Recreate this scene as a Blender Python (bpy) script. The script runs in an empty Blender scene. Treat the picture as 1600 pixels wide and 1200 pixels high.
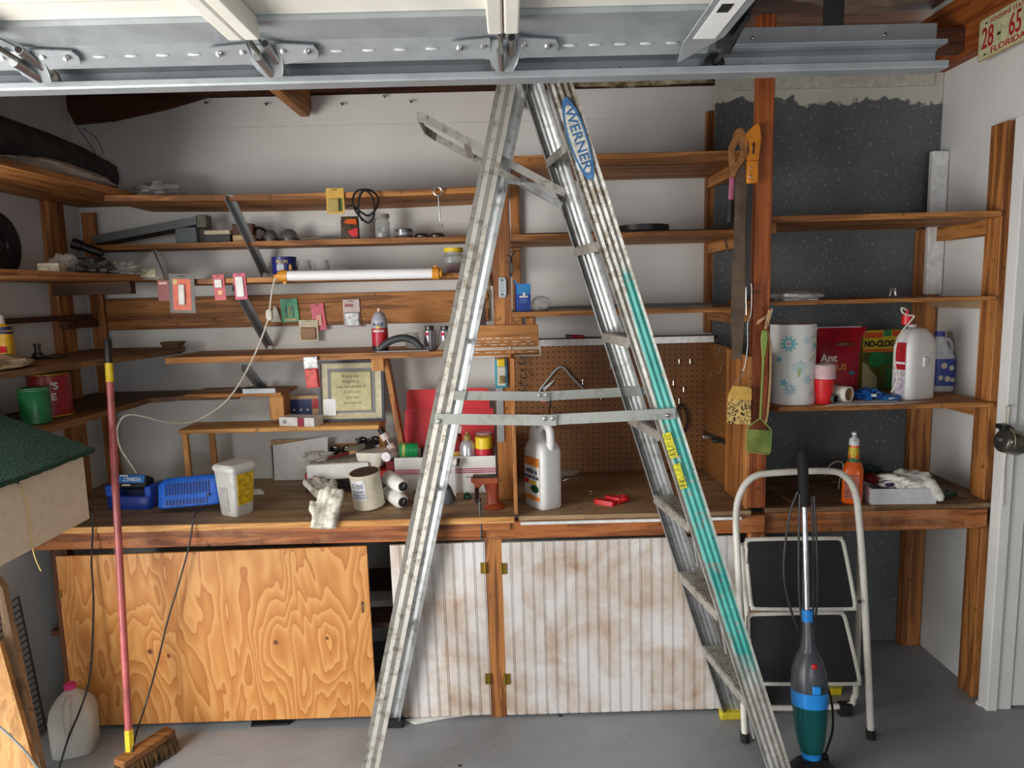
import bpy, math, random
from mathutils import Vector, Matrix, noise
from math import sin, cos, pi, radians

scn = bpy.context.scene
col = scn.collection
rnd = random.Random(7)

# ------------------------------------------------------------------ camera
FPX = 1100.0
PITCH, ROLL = radians(7.36), radians(1.4)
CAM = Vector((0, 0, 1.67))
_f = Vector((0, cos(PITCH), -sin(PITCH)))
_u0 = Vector((0, sin(PITCH), cos(PITCH)))
_r0 = Vector((1, 0, 0))
_r = _r0 * cos(ROLL) - _u0 * sin(ROLL)
_u = _u0 * cos(ROLL) + _r0 * sin(ROLL)
cam_data = bpy.data.cameras.new('camera')
cam_data.sensor_width = 36
cam_data.lens = FPX / 1600 * 36
cam_data.clip_start = 0.02
cam = bpy.data.objects.new('camera', cam_data)
cam.matrix_world = Matrix(((_r.x, _u.x, -_f.x, CAM.x), (_r.y, _u.y, -_f.y, CAM.y), (_r.z, _u.z, -_f.z, CAM.z), (0, 0, 0, 1)))
col.objects.link(cam)
scn.camera = cam

# ------------------------------------------------------------------ light: daylight through the raised overhead door at the left, and an added rear fill
world = bpy.data.worlds.new('sky')
scn.world = world
world.use_nodes = True
world.node_tree.nodes['Background'].inputs[0].default_value = (0.80, 0.88, 1.0, 1)
world.node_tree.nodes['Background'].inputs[1].default_value = 1.6
def area(name, loc, target, sx, sy, power, colr, spread=180):
    d = bpy.data.lights.new(name, 'AREA')
    d.shape = 'RECTANGLE'; d.size = sx; d.size_y = sy; d.energy = power; d.color = colr; d.spread = radians(spread)
    o = bpy.data.objects.new(name, d)
    o.location = loc
    o.rotation_euler = (Vector(target) - Vector(loc)).to_track_quat('-Z', 'Y').to_euler()
    col.objects.link(o)
    return o
area('daylight_door_opening', (-2.12, 0.55, 1.06), (1.0, 0.75, 1.06), 2.3, 1.9, 90, (1.0, 0.975, 0.935))
area('sunlit_driveway_glow', (-2.06, 1.05, 1.30), (-0.6, 3.2, 1.45), 0.8, 0.7, 20, (1.0, 0.95, 0.88))
area('added_rear_fill', (1.0, -1.58, 1.45), (0.6, 3.0, 1.2), 1.4, 0.9, 15, (0.93, 0.97, 1.0))  # added fill lamp behind the camera, no known window there
vs = scn.view_settings
vs.view_transform = 'Standard'
vs.look = 'None'
vs.gamma = 1
vs.use_curve_mapping = False
vs.exposure = 0.22

# ------------------------------------------------------------------ helpers
def at(px, py, X=None, Y=None, Z=None):
    d = _f + _r * ((px - 800) / FPX) + _u * ((600 - py) / FPX)
    if X is not None: t = (X - CAM.x) / d.x
    elif Y is not None: t = (Y - CAM.y) / d.y
    else: t = (Z - CAM.z) / d.z
    return CAM + d * t

def V(*a): return Vector(a)

class MB:
    def __init__(s): s.v = []; s.f = []
    def add(s, vs, fs):
        n = len(s.v); s.v += [Vector(p) for p in vs]; s.f += [tuple(i + n for i in q) for q in fs]; return s
    def box(s, x0, x1, y0, y1, z0, z1):
        return s.add([(x, y, z) for z in (z0, z1) for y in (y0, y1) for x in (x0, x1)],
                     [(0, 2, 3, 1), (4, 5, 7, 6), (0, 1, 5, 4), (2, 6, 7, 3), (0, 4, 6, 2), (1, 3, 7, 5)])
    def bar(s, p0, p1, w, h, up=(0, 0, 1)):
        p0 = Vector(p0); p1 = Vector(p1); d = (p1 - p0).normalized()
        a = d.cross(Vector(up)).normalized(); b = a.cross(d).normalized()
        vs = []
        for p in (p0, p1):
            for sb in (-1, 1):
                for sa in (-1, 1): vs.append(p + a * (w / 2 * sa) + b * (h / 2 * sb))
        return s.add(vs, [(0, 2, 3, 1), (4, 5, 7, 6), (0, 1, 5, 4), (2, 6, 7, 3), (0, 4, 6, 2), (1, 3, 7, 5)])
    def prism(s, pts, vec):
        n = len(pts); pts = [Vector(p) for p in pts]; vec = Vector(vec)
        fs = [tuple(range(n)), tuple(reversed(range(n, 2 * n)))]
        fs += [(i, i + n, (i + 1) % n + n, (i + 1) % n) for i in range(n)]
        return s.add(pts + [p + vec for p in pts], fs)
    def sweep(s, prof, p0, p1, u, v):
        p0 = Vector(p0); p1 = Vector(p1); u = Vector(u); v = Vector(v)
        a = [p0 + u * x + v * y for x, y in prof]
        return s.prism(a, p1 - p0)
    def tube(s, pts, r, n=8, closed=False, caps=True):
        pts = [Vector(p) for p in pts]; m = len(pts)
        rr = r if isinstance(r, (list, tuple)) else [r] * m
        tan = []
        for i in range(m):
            if closed: t = pts[(i + 1) % m] - pts[i - 1]
            else: t = pts[min(i + 1, m - 1)] - pts[max(i - 1, 0)]
            tan.append(t.normalized() if t.length > 1e-9 else Vector((0, 0, 1)))
        ref = Vector((0, 0, 1)) if abs(tan[0].z) < .9 else Vector((1, 0, 0))
        a = (ref - tan[0] * ref.dot(tan[0])).normalized()
        vs = []; fs = []
        for i in range(m):
            a = (a - tan[i] * a.dot(tan[i])).normalized(); b = tan[i].cross(a)
            for k in range(n):
                an = 2 * pi * k / n
                vs.append(pts[i] + (a * cos(an) + b * sin(an)) * rr[i])
        for i in range(m if closed else m - 1):
            j = (i + 1) % m
            for k in range(n):
                l = (k + 1) % n
                fs.append((i * n + k, i * n + l, j * n + l, j * n + k))
        if caps and not closed:
            fs.append(tuple(reversed(range(n)))); fs.append(tuple((m - 1) * n + k for k in range(n)))
        return s.add(vs, fs)
    def lathe(s, prof, c=(0, 0, 0), n=24, M=None):
        c = Vector(c); vs = []; fs = []; idx = []
        for r, z in prof:
            if r < 1e-6: idx.append([len(vs)]); vs.append(Vector((0, 0, z)))
            else:
                idx.append(list(range(len(vs), len(vs) + n)))
                vs += [Vector((r * cos(2 * pi * k / n), r * sin(2 * pi * k / n), z)) for k in range(n)]
        for A, B in zip(idx, idx[1:]):
            for k in range(n):
                l = (k + 1) % n
                if len(A) == 1 and len(B) == 1: continue
                if len(A) == 1: fs.append((A[0], B[l], B[k]))
                elif len(B) == 1: fs.append((A[k], A[l], B[0]))
                else: fs.append((A[k], A[l], B[l], B[k]))
        if M is not None: vs = [M @ v for v in vs]
        return s.add([v + c for v in vs], fs)
    def loft(s, secs, n=24, caps=True, M=None):
        vs = []; fs = []
        for z, hx, hy, cx, cy, e in secs:
            for k in range(n):
                a = 2 * pi * (k + .5) / n; ca, sa = cos(a), sin(a)
                vs.append(Vector((cx + hx * math.copysign(abs(ca) ** (2 / e), ca), cy + hy * math.copysign(abs(sa) ** (2 / e), sa), z)))
        m = len(secs)
        for i in range(m - 1):
            for k in range(n):
                l = (k + 1) % n; fs.append((i * n + k, i * n + l, (i + 1) * n + l, (i + 1) * n + k))
        if caps: fs.append(tuple(reversed(range(n)))); fs.append(tuple((m - 1) * n + k for k in range(n)))
        if M is not None: vs = [M @ v for v in vs]
        return s.add(vs, fs)
    def ball(s, c, rx, ry, rz, nu=16, nv=10, amp=0, fr=3, seed=0, flat=None):
        c = Vector(c); vs = []; fs = []
        for j in range(nv + 1):
            th = pi * j / nv
            for i in range(nu):
                ph = 2 * pi * i / nu
                d = Vector((sin(th) * cos(ph), sin(th) * sin(ph), cos(th)))
                k = 1 + (amp * noise.fractal(d * fr + Vector((seed * 7.1, seed * 3.3, 0)), 1, 2, 3) if amp else 0)
                p = Vector((d.x * rx * k, d.y * ry * k, d.z * rz * k))
                if flat is not None: p.z = max(p.z, flat)
                vs.append(c + p)
        for j in range(nv):
            for i in range(nu):
                l = (i + 1) % nu
                fs.append((j * nu + i, (j + 1) * nu + i, (j + 1) * nu + l, j * nu + l))
        return s.add(vs, fs)
    def xf(s, M):
        s.v = [M @ v for v in s.v]; return s
    def wrap(s, R):
        s.v = [Vector(((R + p.z) * sin(p.x / R), -(R + p.z) * cos(p.x / R), p.y)) for p in s.v]; return s

def cat(pts, k=6, closed=False):
    pts = [Vector(p) for p in pts]; out = []; n = len(pts)
    rng = range(n if closed else n - 1)
    for i in rng:
        p0 = pts[(i - 1) % n] if closed or i > 0 else pts[0]
        p1 = pts[i]; p2 = pts[(i + 1) % n]
        p3 = pts[(i + 2) % n] if closed or i + 2 < n else pts[-1]
        for j in range(k):
            t = j / k
            out.append(.5 * ((2 * p1) + (p2 - p0) * t + (2 * p0 - 5 * p1 + 4 * p2 - p3) * t * t + (3 * p1 - p0 - 3 * p2 + p3) * t ** 3))
    if not closed: out.append(pts[-1])
    return out

ROOTM = {}
def rootm(o):
    while o is not None:
        if o.name in ROOTM: return ROOTM[o.name]
        o = o.parent
    return Matrix.Identity(4)

def make(name, mb, mat, parent=None, w=False, smooth=35, bev=0, recenter=True):
    vs = mb.v
    loc = Vector((0, 0, 0))
    if parent is not None:
        if w:
            Mi = rootm(parent).inverted(); vs = [Mi @ v for v in vs]
    elif recenter:
        xs = [v.x for v in vs]; ys = [v.y for v in vs]; zs = [v.z for v in vs]
        loc = Vector(((min(xs) + max(xs)) / 2, (min(ys) + max(ys)) / 2, min(zs)))
        vs = [v - loc for v in vs]
    me = bpy.data.meshes.new(name)
    me.from_pydata([tuple(v) for v in vs], [], mb.f)
    me.update()
    if mat is not None: me.materials.append(mat)
    if smooth:
        me.polygons.foreach_set('use_smooth', [True] * len(me.polygons))
        me.set_sharp_from_angle(angle=radians(smooth))
    o = bpy.data.objects.new(name, me)
    col.objects.link(o)
    o.location = loc
    if parent is not None: o.parent = parent
    else: ROOTM[o.name] = Matrix.Translation(loc)
    if bev:
        b = o.modifiers.new('bevel', 'BEVEL'); b.width = bev; b.segments = 2; b.limit_method = 'ANGLE'; b.angle_limit = radians(50)
    return o
def fuse(o, vox=.004, it=4):
    m = o.modifiers.new('remesh', 'REMESH'); m.mode = 'VOXEL'; m.voxel_size = vox; m.use_smooth_shade = True
    m = o.modifiers.new('smooth', 'SMOOTH'); m.iterations = it; m.factor = .5
    return o

def T(name, label, category, loc, rz=0, group=None, M=None):
    o = bpy.data.objects.new(name, None)
    o.empty_display_size = .02
    col.objects.link(o)
    m = M if M is not None else Matrix.Translation(Vector(loc)) @ Matrix.Rotation(rz, 4, 'Z')
    o.matrix_world = m
    ROOTM[o.name] = m.copy()
    o['label'] = label; o['category'] = category
    if group: o['group'] = group
    return o
def tag(o, label, category, group=None):
    o['label'] = label; o['category'] = category
    if group: o['group'] = group
    return o
def S(name, mb, mat, parent=None, bev=0, w=True):
    o = make(name, mb, mat, parent, w=w, smooth=0, bev=bev)
    if parent is None: o['kind'] = 'structure'
    return o

FONT = bpy.data.fonts.load('<builtin>') if '<builtin>' in bpy.data.fonts else None
def text(parent, s, size, mat, M=None, wrap=None, z0=0, dep=.0006, sx=1.0, align='CENTER', bold=0, name='lettering'):
    c = bpy.data.curves.new('txt', 'FONT'); c.body = s; c.size = size; c.align_x = align; c.align_y = 'CENTER'; c.extrude = dep; c.offset = bold
    c.resolution_u = 3
    o = bpy.data.objects.new('txt', c); col.objects.link(o)
    dg = bpy.context.evaluated_depsgraph_get(); dg.update()
    me = bpy.data.meshes.new_from_object(o.evaluated_get(dg))
    bpy.data.objects.remove(o); bpy.data.curves.remove(c)
    mb = MB(); mb.v = [Vector((v.co.x * sx, v.co.y, v.co.z)) for v in me.vertices]; mb.f = [tuple(p.vertices) for p in me.polygons]
    bpy.data.meshes.remove(me)
    if wrap: mb.wrap(wrap)
    if M is not None: mb.xf(M)
    return make(name, mb, mat, parent, smooth=0)
def FR(x, y, z, rz=0, tilt=0):   # flat face looking towards -Y (turned by rz about the vertical)
    return Matrix.Translation((x, y, z)) @ Matrix.Rotation(rz, 4, 'Z') @ Matrix.Rotation(pi / 2 + tilt, 4, 'X')

# ------------------------------------------------------------------ materials
def lin(c):
    out = []
    for x in c[:3]:
        x = x / 255.0
        out.append(x / 12.92 if x <= .04045 else ((x + .055) / 1.055) ** 2.4)
    return (*out, 1)
class NT:
    def __init__(s, name):
        s.m = bpy.data.materials.new(name); s.m.use_nodes = True
        s.t = s.m.node_tree; s.b = s.t.nodes['Principled BSDF']
        s.co = s.t.nodes.new('ShaderNodeTexCoord').outputs['Object']
    def n(s, typ, **k):
        o = s.t.nodes.new(typ)
        for a, b in k.items():
            if a == 'ins':
                for i, x in b.items():
                    if isinstance(x, bpy.types.NodeSocket): s.t.links.new(x, o.inputs[i])
                    else: o.inputs[i].default_value = x
            else: setattr(o, a, b)
        return o
    def math(s, op, a, b=0.0, c=0.0, clamp=False):
        return s.n('ShaderNodeMath', operation=op, use_clamp=clamp, ins={0: a, 1: b, 2: c}).outputs[0]
    def mapping(s, scale, loc=(0, 0, 0), src=None, rot=(0, 0, 0)):
        return s.n('ShaderNodeMapping', ins={'Vector': src or s.co, 'Scale': scale, 'Location': loc, 'Rotation': rot}).outputs[0]
    def jitter(s, amt=5.0):
        r = s.n('ShaderNodeObjectInfo').outputs['Random']
        k = s.math('MULTIPLY', r, amt)
        cv = s.n('ShaderNodeCombineXYZ', ins={0: k, 1: k, 2: k}).outputs[0]
        s.co = s.n('ShaderNodeVectorMath', operation='ADD', ins={0: s.co, 1: cv}).outputs[0]
    def noise(s, vec=None, scale=5, detail=4, rough=.55, dist=0):
        return s.n('ShaderNodeTexNoise', ins={'Vector': vec or s.co, 'Scale': scale, 'Detail': detail, 'Roughness': rough, 'Distortion': dist}).outputs['Fac']
    def ramp(s, fac, stops, mode='LINEAR'):
        r = s.n('ShaderNodeValToRGB', ins={0: fac}); e = r.color_ramp; e.interpolation = mode
        while len(e.elements) < len(stops): e.elements.new(.5)
        for x, (p, c) in zip(e.elements, stops): x.position = p; x.color = c if len(c) == 4 else lin(c)
        return r.outputs[0]
    def mix(s, fac, a, b, blend='MIX'):
        m = s.n('ShaderNodeMix', data_type='RGBA', blend_type=blend)
        for i, x in ((0, fac), (6, a), (7, b)):
            if isinstance(x, bpy.types.NodeSocket): s.t.links.new(x, m.inputs[i])
            elif i and len(x) == 3: m.inputs[i].default_value = lin(x)
            else: m.inputs[i].default_value = x
        return m.outputs[2]
    def xyz(s, src=None):
        o = s.n('ShaderNodeSeparateXYZ', ins={0: src or s.co}).outputs; return o[0], o[1], o[2]
    def step(s, x, a, b): return s.n('ShaderNodeMapRange', interpolation_type='SMOOTHSTEP', ins={0: x, 1: a, 2: b}).outputs[0]
    def bump(s, h, st=.2, d=.01):
        s.t.links.new(s.n('ShaderNodeBump', ins={'Height': h, 'Strength': st, 'Distance': d}).outputs[0], s.b.inputs['Normal'])
    def out(s, c, rough=.5, metal=0.0, **k):
        for nm, x in (('Base Color', c), ('Roughness', rough), ('Metallic', metal), *k.items()):
            if isinstance(x, bpy.types.NodeSocket): s.t.links.new(x, s.b.inputs[nm])
            elif isinstance(x, tuple) and len(x) == 3: s.b.inputs[nm].default_value = lin(x)
            else: s.b.inputs[nm].default_value = x
        return s.m

_pm = {}
def plain(c, rough=.45, metal=0.0, var=.10, scale=40, name=None, **k):
    key = (c, rough, metal, var, scale, tuple(k.items()))
    if key in _pm: return _pm[key]
    t = NT(name or 'paint_%d_%d_%d' % c); t.jitter()
    f = t.noise(scale=scale, detail=3)
    cc = t.ramp(f, [(.25, tuple(max(0, x * (1 - var)) for x in c)), (.75, tuple(min(255, x * (1 + var * .6)) for x in c))])
    _pm[key] = t.out(cc, rough, metal, **k)
    return _pm[key]
def wood(name, dark, light, axis='X', fine=1.0, rough=.62, worn=0.0, wornc=(90, 80, 70)):
    t = NT(name); t.jitter(3)
    sc = {'X': (.9, 14, 14), 'Y': (14, .9, 14), 'Z': (14, 14, .9)}[axis]
    sc = tuple(x * fine for x in sc)
    v = t.mapping(sc)
    a = t.noise(v, scale=1.6, detail=5, rough=.6, dist=.8)
    w = t.math('SINE', t.math('MULTIPLY', a, 26))
    f = t.math('ADD', t.math('MULTIPLY', w, .16), a)
    f = t.math('ADD', t.math('MULTIPLY', t.math('SUBTRACT', t.noise(scale=2.3, detail=2), .5), .55), f)
    c = t.ramp(f, [(.22, dark), (.78, light)])
    k = t.step(t.noise(scale=34, detail=1), .70, .76)
    c = t.mix(t.math('MULTIPLY', k, .5), c, tuple(x * .35 for x in dark))
    if worn:
        c = t.mix(t.math('MULTIPLY', t.step(t.noise(scale=5, detail=6, rough=.7), .48, .68), worn), c, wornc)
    t.bump(a, .25, .004)
    return t.out(c, rough)
W_X = wood('stained_pine_along_x', (116, 69, 28), (190, 128, 66), 'X')
W_Y = wood('stained_pine_along_y', (116, 69, 28), (190, 128, 66), 'Y')
W_Z = wood('stained_pine_upright', (114, 66, 28), (188, 124, 64), 'Z')
W_RED = wood('red_stained_beam', (106, 54, 22), (176, 104, 50), 'X', worn=.3, wornc=(190, 150, 110))
W_DARK = wood('dark_brown_board', (52, 28, 15), (92, 52, 27), 'X')
W_TOP = wood('worn_bench_plywood', (128, 102, 74), (172, 142, 106), 'X', fine=.7, worn=.45, wornc=(120, 106, 90))
W_PALE = wood('pale_pine', (168, 112, 54), (222, 166, 96), 'X')
W_PALEZ = wood('pale_pine_upright', (168, 112, 54), (216, 156, 86), 'Z')
W_CEIL = wood('roof_sheathing', (70, 44, 26), (122, 80, 48), 'X')

def m_wall():
    t = NT('white_painted_block')
    f = t.noise(scale=1.3, detail=6, rough=.6); g = t.noise(scale=55, detail=3)
    c = t.ramp(f, [(.3, (206, 205, 202)), (.7, (228, 227, 224))])
    k = t.math('MULTIPLY', t.step(t.noise(t.mapping((7, 7, 9)), scale=4, detail=4, rough=.7), .70, .76), .35)
    c = t.mix(k, c, (150, 146, 140))
    t.bump(t.math('ADD', g, f), .25, .004)
    return t.out(c, .7)
WALL = m_wall()
def m_grey():
    t = NT('speckled_grey_board')
    x, y, z = t.xyz()
    s1 = t.step(t.noise(scale=70, detail=2, rough=.6), .60, .70)
    c = t.ramp(t.noise(scale=3, detail=5), [(.3, (78, 81, 83)), (.7, (100, 103, 103))])
    c = t.mix(t.math('MULTIPLY', s1, .5), c, (168, 172, 174))
    e = t.math('ADD', z, t.math('MULTIPLY', t.math('SUBTRACT', t.noise(scale=9, detail=5, rough=.65), .5), .22))
    c = t.mix(t.step(e, 1.610, 1.622), c, (196, 192, 180))
    return t.out(c, .62)
GREY = m_grey()
def m_floor():
    t = NT('garage_concrete')
    f = t.noise(scale=1.6, detail=7, rough=.62); g = t.noise(scale=22, detail=5, rough=.7)
    c = t.ramp(f, [(.3, (118, 122, 127)), (.7, (150, 153, 156))])
    c = t.mix(t.math('MULTIPLY', t.step(g, .60, .72), .45), c, (104, 100, 92))
    c = t.mix(t.math('MULTIPLY', t.step(t.noise(scale=3.1, detail=6, rough=.7), .60, .70), .30), c, (120, 108, 88))
    t.bump(g, .15, .003)
    return t.out(c, t.ramp(f, [(.3, (.42, .42, .42, 1)), (.7, (.62, .62, .62, 1))]))
FLOOR = m_floor()
def m_ply():
    t = NT('rotary_cut_plywood')
    x, y, z = t.xyz()
    ph = t.math('ADD', t.math('MULTIPLY', t.noise(t.mapping((5.2, 1, 1.5)), scale=1.0, detail=3.0, rough=.5, dist=.35), 13), t.math('MULTIPLY', x, 9))
    for kx, kz in ((-.27, .30), (.22, .32), (.42, .33), (-.20, .28)):
        dx = t.math('MULTIPLY', t.math('SUBTRACT', x, kx), 14); dz = t.math('MULTIPLY', t.math('SUBTRACT', z, kz), 7)
        d2 = t.math('ADD', t.math('MULTIPLY', dx, dx), t.math('MULTIPLY', dz, dz))
        ph = t.math('ADD', ph, t.math('MULTIPLY', t.math('POWER', 2.718, t.math('MULTIPLY', d2, -1.0)), 2.2))
    w = t.math('FRACT', ph)
    fine = t.noise(t.mapping((70, 70, 2.5)), scale=2, detail=3)
    c = t.ramp(w, [(0.0, (206, 150, 84)), (.12, (208, 154, 90)), (.45, (194, 134, 68)), (.86, (180, 116, 54)), (.97, (166, 102, 46)), (1.0, (204, 148, 82))])
    c = t.mix(t.math('MULTIPLY', fine, .35), c, (176, 106, 44))
    for kx, kz, r in ((-.27, .30, .014), (.22, .32, .013), (.42, .33, .009), (-.20, .28, .010)):
        dx = t.math('SUBTRACT', x, kx); dz = t.math('SUBTRACT', z, kz)
        d = t.math('SQRT', t.math('ADD', t.math('MULTIPLY', dx, dx), t.math('MULTIPLY', dz, dz)))
        c = t.mix(t.math('SUBTRACT', 1.0, t.step(d, r * .5, r)), c, (104, 52, 22))
    t.bump(fine, .15, .002)
    return t.out(c, .5)
PLY = m_ply()
def m_bead():
    t = NT('whitewashed_beadboard'); t.jitter(0.0)
    wp = t.n('ShaderNodeNewGeometry').outputs['Position']
    a = t.noise(wp, scale=5.5, detail=6, rough=.62, dist=.4)
    b = t.noise(t.mapping((9, 9, 2.2), src=wp), scale=1.5, detail=4)
    f = t.math('ADD', t.math('MULTIPLY', a, .75), t.math('MULTIPLY', b, .35))
    c = t.ramp(f, [(.36, (172, 138, 110)), (.50, (200, 186, 174)), (.62, (216, 212, 210))])
    t.bump(b, .12, .002)
    return t.out(c, .6)
BEAD = m_bead()
def m_peg():
    t = NT('brown_pegboard')
    x, y, z = t.xyz()
    u = t.math('ADD', x, y)
    fx = t.math('SUBTRACT', t.math('FRACT', t.math('MULTIPLY', u, 39.37)), .5)
    fz = t.math('SUBTRACT', t.math('FRACT', t.math('MULTIPLY', z, 39.37)), .5)
    d = t.math('SQRT', t.math('ADD', t.math('MULTIPLY', fx, fx), t.math('MULTIPLY', fz, fz)))
    hole = t.math('LESS_THAN', d, .15)
    c = t.ramp(t.noise(scale=3, detail=5), [(.3, (106, 66, 28)), (.7, (140, 90, 42))])
    c = t.mix(hole, c, (26, 14, 8))
    t.bump(hole, -.4, .004)
    return t.out(c, .55)
PEG = m_peg()
def metal(name, c, rough=.38, dirt=.0, dirtc=(90, 84, 74), metallic=.9, scale=16):
    t = NT(name); t.jitter(4)
    a = t.noise(scale=scale, detail=6, rough=.7)
    cc = t.ramp(t.noise(scale=4, detail=4), [(.3, tuple(x * .86 for x in c)), (.7, c)])
    if dirt: cc = t.mix(t.math('MULTIPLY', t.step(a, .50, .64), dirt), cc, dirtc)
    return t.out(cc, rough, metallic)
GALV = metal('galvanised_steel', (176, 182, 186), .42, .3, (128, 134, 138), .4, 9)
ALU = metal('ladder_aluminium', (196, 198, 198), .36, .55, (122, 116, 106), .65, 30)
ALUD = metal('dirty_aluminium', (172, 168, 160), .5, .8, (112, 102, 88), .35, 34)
STEEL = metal('bright_steel', (200, 200, 198), .25)
DSTEEL = metal('dark_steel', (92, 92, 92), .4, .4, (60, 50, 42))
BRASS = metal('brass', (176, 146, 60), .35)
CHROME = metal('chrome', (215, 215, 218), .12)
def m_rail():
    t = NT('ladder_rail_with_teal_paint')
    x, y, z = t.xyz()
    n1 = t.noise(scale=26, detail=6, rough=.72); n2 = t.noise(scale=6, detail=5, rough=.65)
    base = t.ramp(t.noise(t.mapping((12, 12, 3)), scale=2, detail=4), [(.3, (150, 148, 142)), (.7, (196, 194, 188))])
    dirt = t.step(z, 1.50, 1.80)
    dirt = t.math('MULTIPLY', t.step(n1, .44, .58), t.math('ADD', t.math('MULTIPLY', dirt, .55), .35))
    base = t.mix(dirt, base, (120, 108, 90))
    u = t.math('ADD', x, t.math('SUBTRACT', t.math('MULTIPLY', z, .313), .883))      # distance across the rail
    wob = t.math('MULTIPLY', t.math('SUBTRACT', n2, .5), .10)
    m = t.math('MULTIPLY', t.step(t.math('ADD', z, t.math('MULTIPLY', wob, 2.2)), .38, .46), t.math('SUBTRACT', 1.0, t.step(t.math('ADD', z, t.math('MULTIPLY', wob, 1.6)), 1.68, 1.74)))
    edge = t.math('MULTIPLY', t.step(z, 1.0, 1.75), .026)
    m = t.math('MULTIPLY', m, t.step(t.math('SUBTRACT', t.math('ADD', u, t.math('MULTIPLY', wob, .25)), edge), -.030, -.022))
    m = t.math('MULTIPLY', m, t.math('SUBTRACT', 1.0, t.step(u, .029, .034)))
    m = t.math('MULTIPLY', m, t.math('SUBTRACT', 1.0, t.math('MULTIPLY', t.step(n1, .56, .63), .85)))
    teal = t.ramp(n2, [(.3, (48, 142, 134)), (.7, (96, 182, 172))])
    c = t.mix(m, base, teal)
    spl = t.step(t.noise(scale=60, detail=2), .70, .73)
    c = t.mix(t.math('MULTIPLY', spl, .7), c, (54, 50, 44))
    return t.out(c, .45, t.math('MULTIPLY', t.math('SUBTRACT', 1.0, m), .35))
RAIL = m_rail()
def m_turf():
    t = NT('green_artificial_turf')
    f = t.noise(scale=130, detail=3)
    c = t.ramp(f, [(.3, (12, 34, 26)), (.7, (34, 76, 58))])
    t.bump(f, .9, .01)
    return t.out(c, .95)
TURF = m_turf()
def glass(name, c=(255, 255, 255), rough=.04, tr=1.0, alpha=1.0):
    t = NT(name)
    t.out(c, rough, 0.0, Alpha=alpha)
    t.b.inputs['Transmission Weight'].default_value = tr
    t.b.inputs['IOR'].default_value = 1.3
    return t.m
GLASS = glass('clear_glass', (226, 230, 228), .06, .7, .60)
PLAST = glass('clear_plastic', (232, 232, 226), .12, .5, .42)
FILM = glass('milky_plastic_film', (206, 202, 196), .25, .2, .62)
MILK = glass('translucent_jug_plastic', (226, 226, 218), .35, .35, .86)
TEALCUP = glass('teal_dust_cup', (22, 92, 92), .12, .25, .90)
def m_leo():
    t = NT('leopard_print')
    v = t.n('ShaderNodeTexVoronoi', feature='F1', ins={'Vector': t.co, 'Scale': 90, 'Randomness': 1.0}).outputs['Distance']
    ring = t.math('MULTIPLY', t.step(v, .30, .36), t.math('SUBTRACT', 1.0, t.step(v, .50, .56)))
    ring = t.math('MULTIPLY', ring, t.step(t.noise(scale=60, detail=1), .36, .42))
    return t.out(t.mix(ring, (226, 190, 112), (28, 20, 14)), .6)
LEO = m_leo()
def m_cloth(name, c, d):
    t = NT(name); t.jitter(3)
    c2 = t.ramp(t.noise(scale=14, detail=5, rough=.65), [(.36, d), (.6, c)])
    t.bump(t.noise(scale=120, detail=2), .3, .002)
    return t.out(c2, .9)
GLOVE = m_cloth('soiled_white_cotton', (226, 222, 210), (128, 116, 100))
RAG = m_cloth('white_rag', (226, 224, 216), (176, 172, 166))
TARP = m_cloth('dark_grey_tarp', (62, 60, 58), (36, 34, 32))
SACK = m_cloth('tan_burlap', (190, 172, 142), (136, 116, 90))
INSUL = m_cloth('dirty_insulation', (206, 194, 166), (92, 74, 52))
BRIST = m_cloth('brown_bristle', (110, 82, 48), (46, 32, 18))
WHITE = plain((226, 226, 224), .45); OFFW = plain((214, 208, 194), .55); CREAM = plain((222, 204, 178), .6, var=.05)
BLACK = plain((26, 26, 28), .45); RUBBER = plain((20, 20, 21), .8); CHAR = plain((58, 60, 64), .4); GREYP = plain((128, 130, 132), .5)
RED = plain((186, 26, 34), .4); BRED = plain((214, 32, 38), .35); BLUE = plain((28, 92, 196), .4); YEL = plain((228, 196, 34), .45)
GRN = plain((34, 132, 76), .45); DGRN = plain((20, 74, 46), .5); ORG = plain((226, 96, 22), .35); PINK = plain((214, 62, 132), .5)
PAPER = plain((232, 232, 230), .7, var=.03); KRAFT = plain((176, 136, 90), .75); NAVY = plain((30, 44, 96), .5); TAN = plain((196, 158, 112), .6)
INK = plain((30, 28, 30), .7); CORD = plain((216, 208, 190), .5); GOLD = plain((206, 164, 72), .35)
LIME = plain((140, 172, 84), .5); DKRED = plain((110, 20, 26), .4); PURP = plain((76, 48, 140), .45); LBLUE = plain((64, 150, 206), .45)
TEAL = plain((38, 140, 122), .5); SILV = plain((172, 172, 174), .3, metal=.6)

# ================================================================== SETTING
BW = 3.25          # back wall
LW, RW = -1.93, 1.87
FY = 2.60          # front plane of the workbench
S('floor', MB().box(-2.0, 4.2, -1.6, 3.4, -.1, 0), FLOOR)
S('driveway', MB().box(-9, -2.0, -6, 8, -.12, -.02), plain((188, 184, 176), .8, scale=4))
wbk = S('wall_back', MB().box(-2.05, 1.99, BW + .004, BW + .1, 0, 2.556), WALL)
S('wall_panel', MB().box(-2.05, 1.99, BW, BW + .0035, 0, 2.4262), WALL, wbk)
S('wall_panel', MB().box(-2.05, 1.99, BW, BW + .0035, 2.4292, 2.556), WALL, wbk)
S('batten', MB().box(-1.05, -.1, BW - .008, BW - .0002, 1.925, 1.985), WALL, wbk)
S('wall_left', MB().box(-2.05, LW, 1.82, BW, 0, 2.85).box(-2.05, LW, -1.6, -.75, 0, 2.85).box(-2.05, LW, -.75, 1.82, 2.2, 2.85), WALL)
S('wall_right', MB().box(RW, RW + .12, 2.66, BW, 0, 2.85), WALL)
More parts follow.
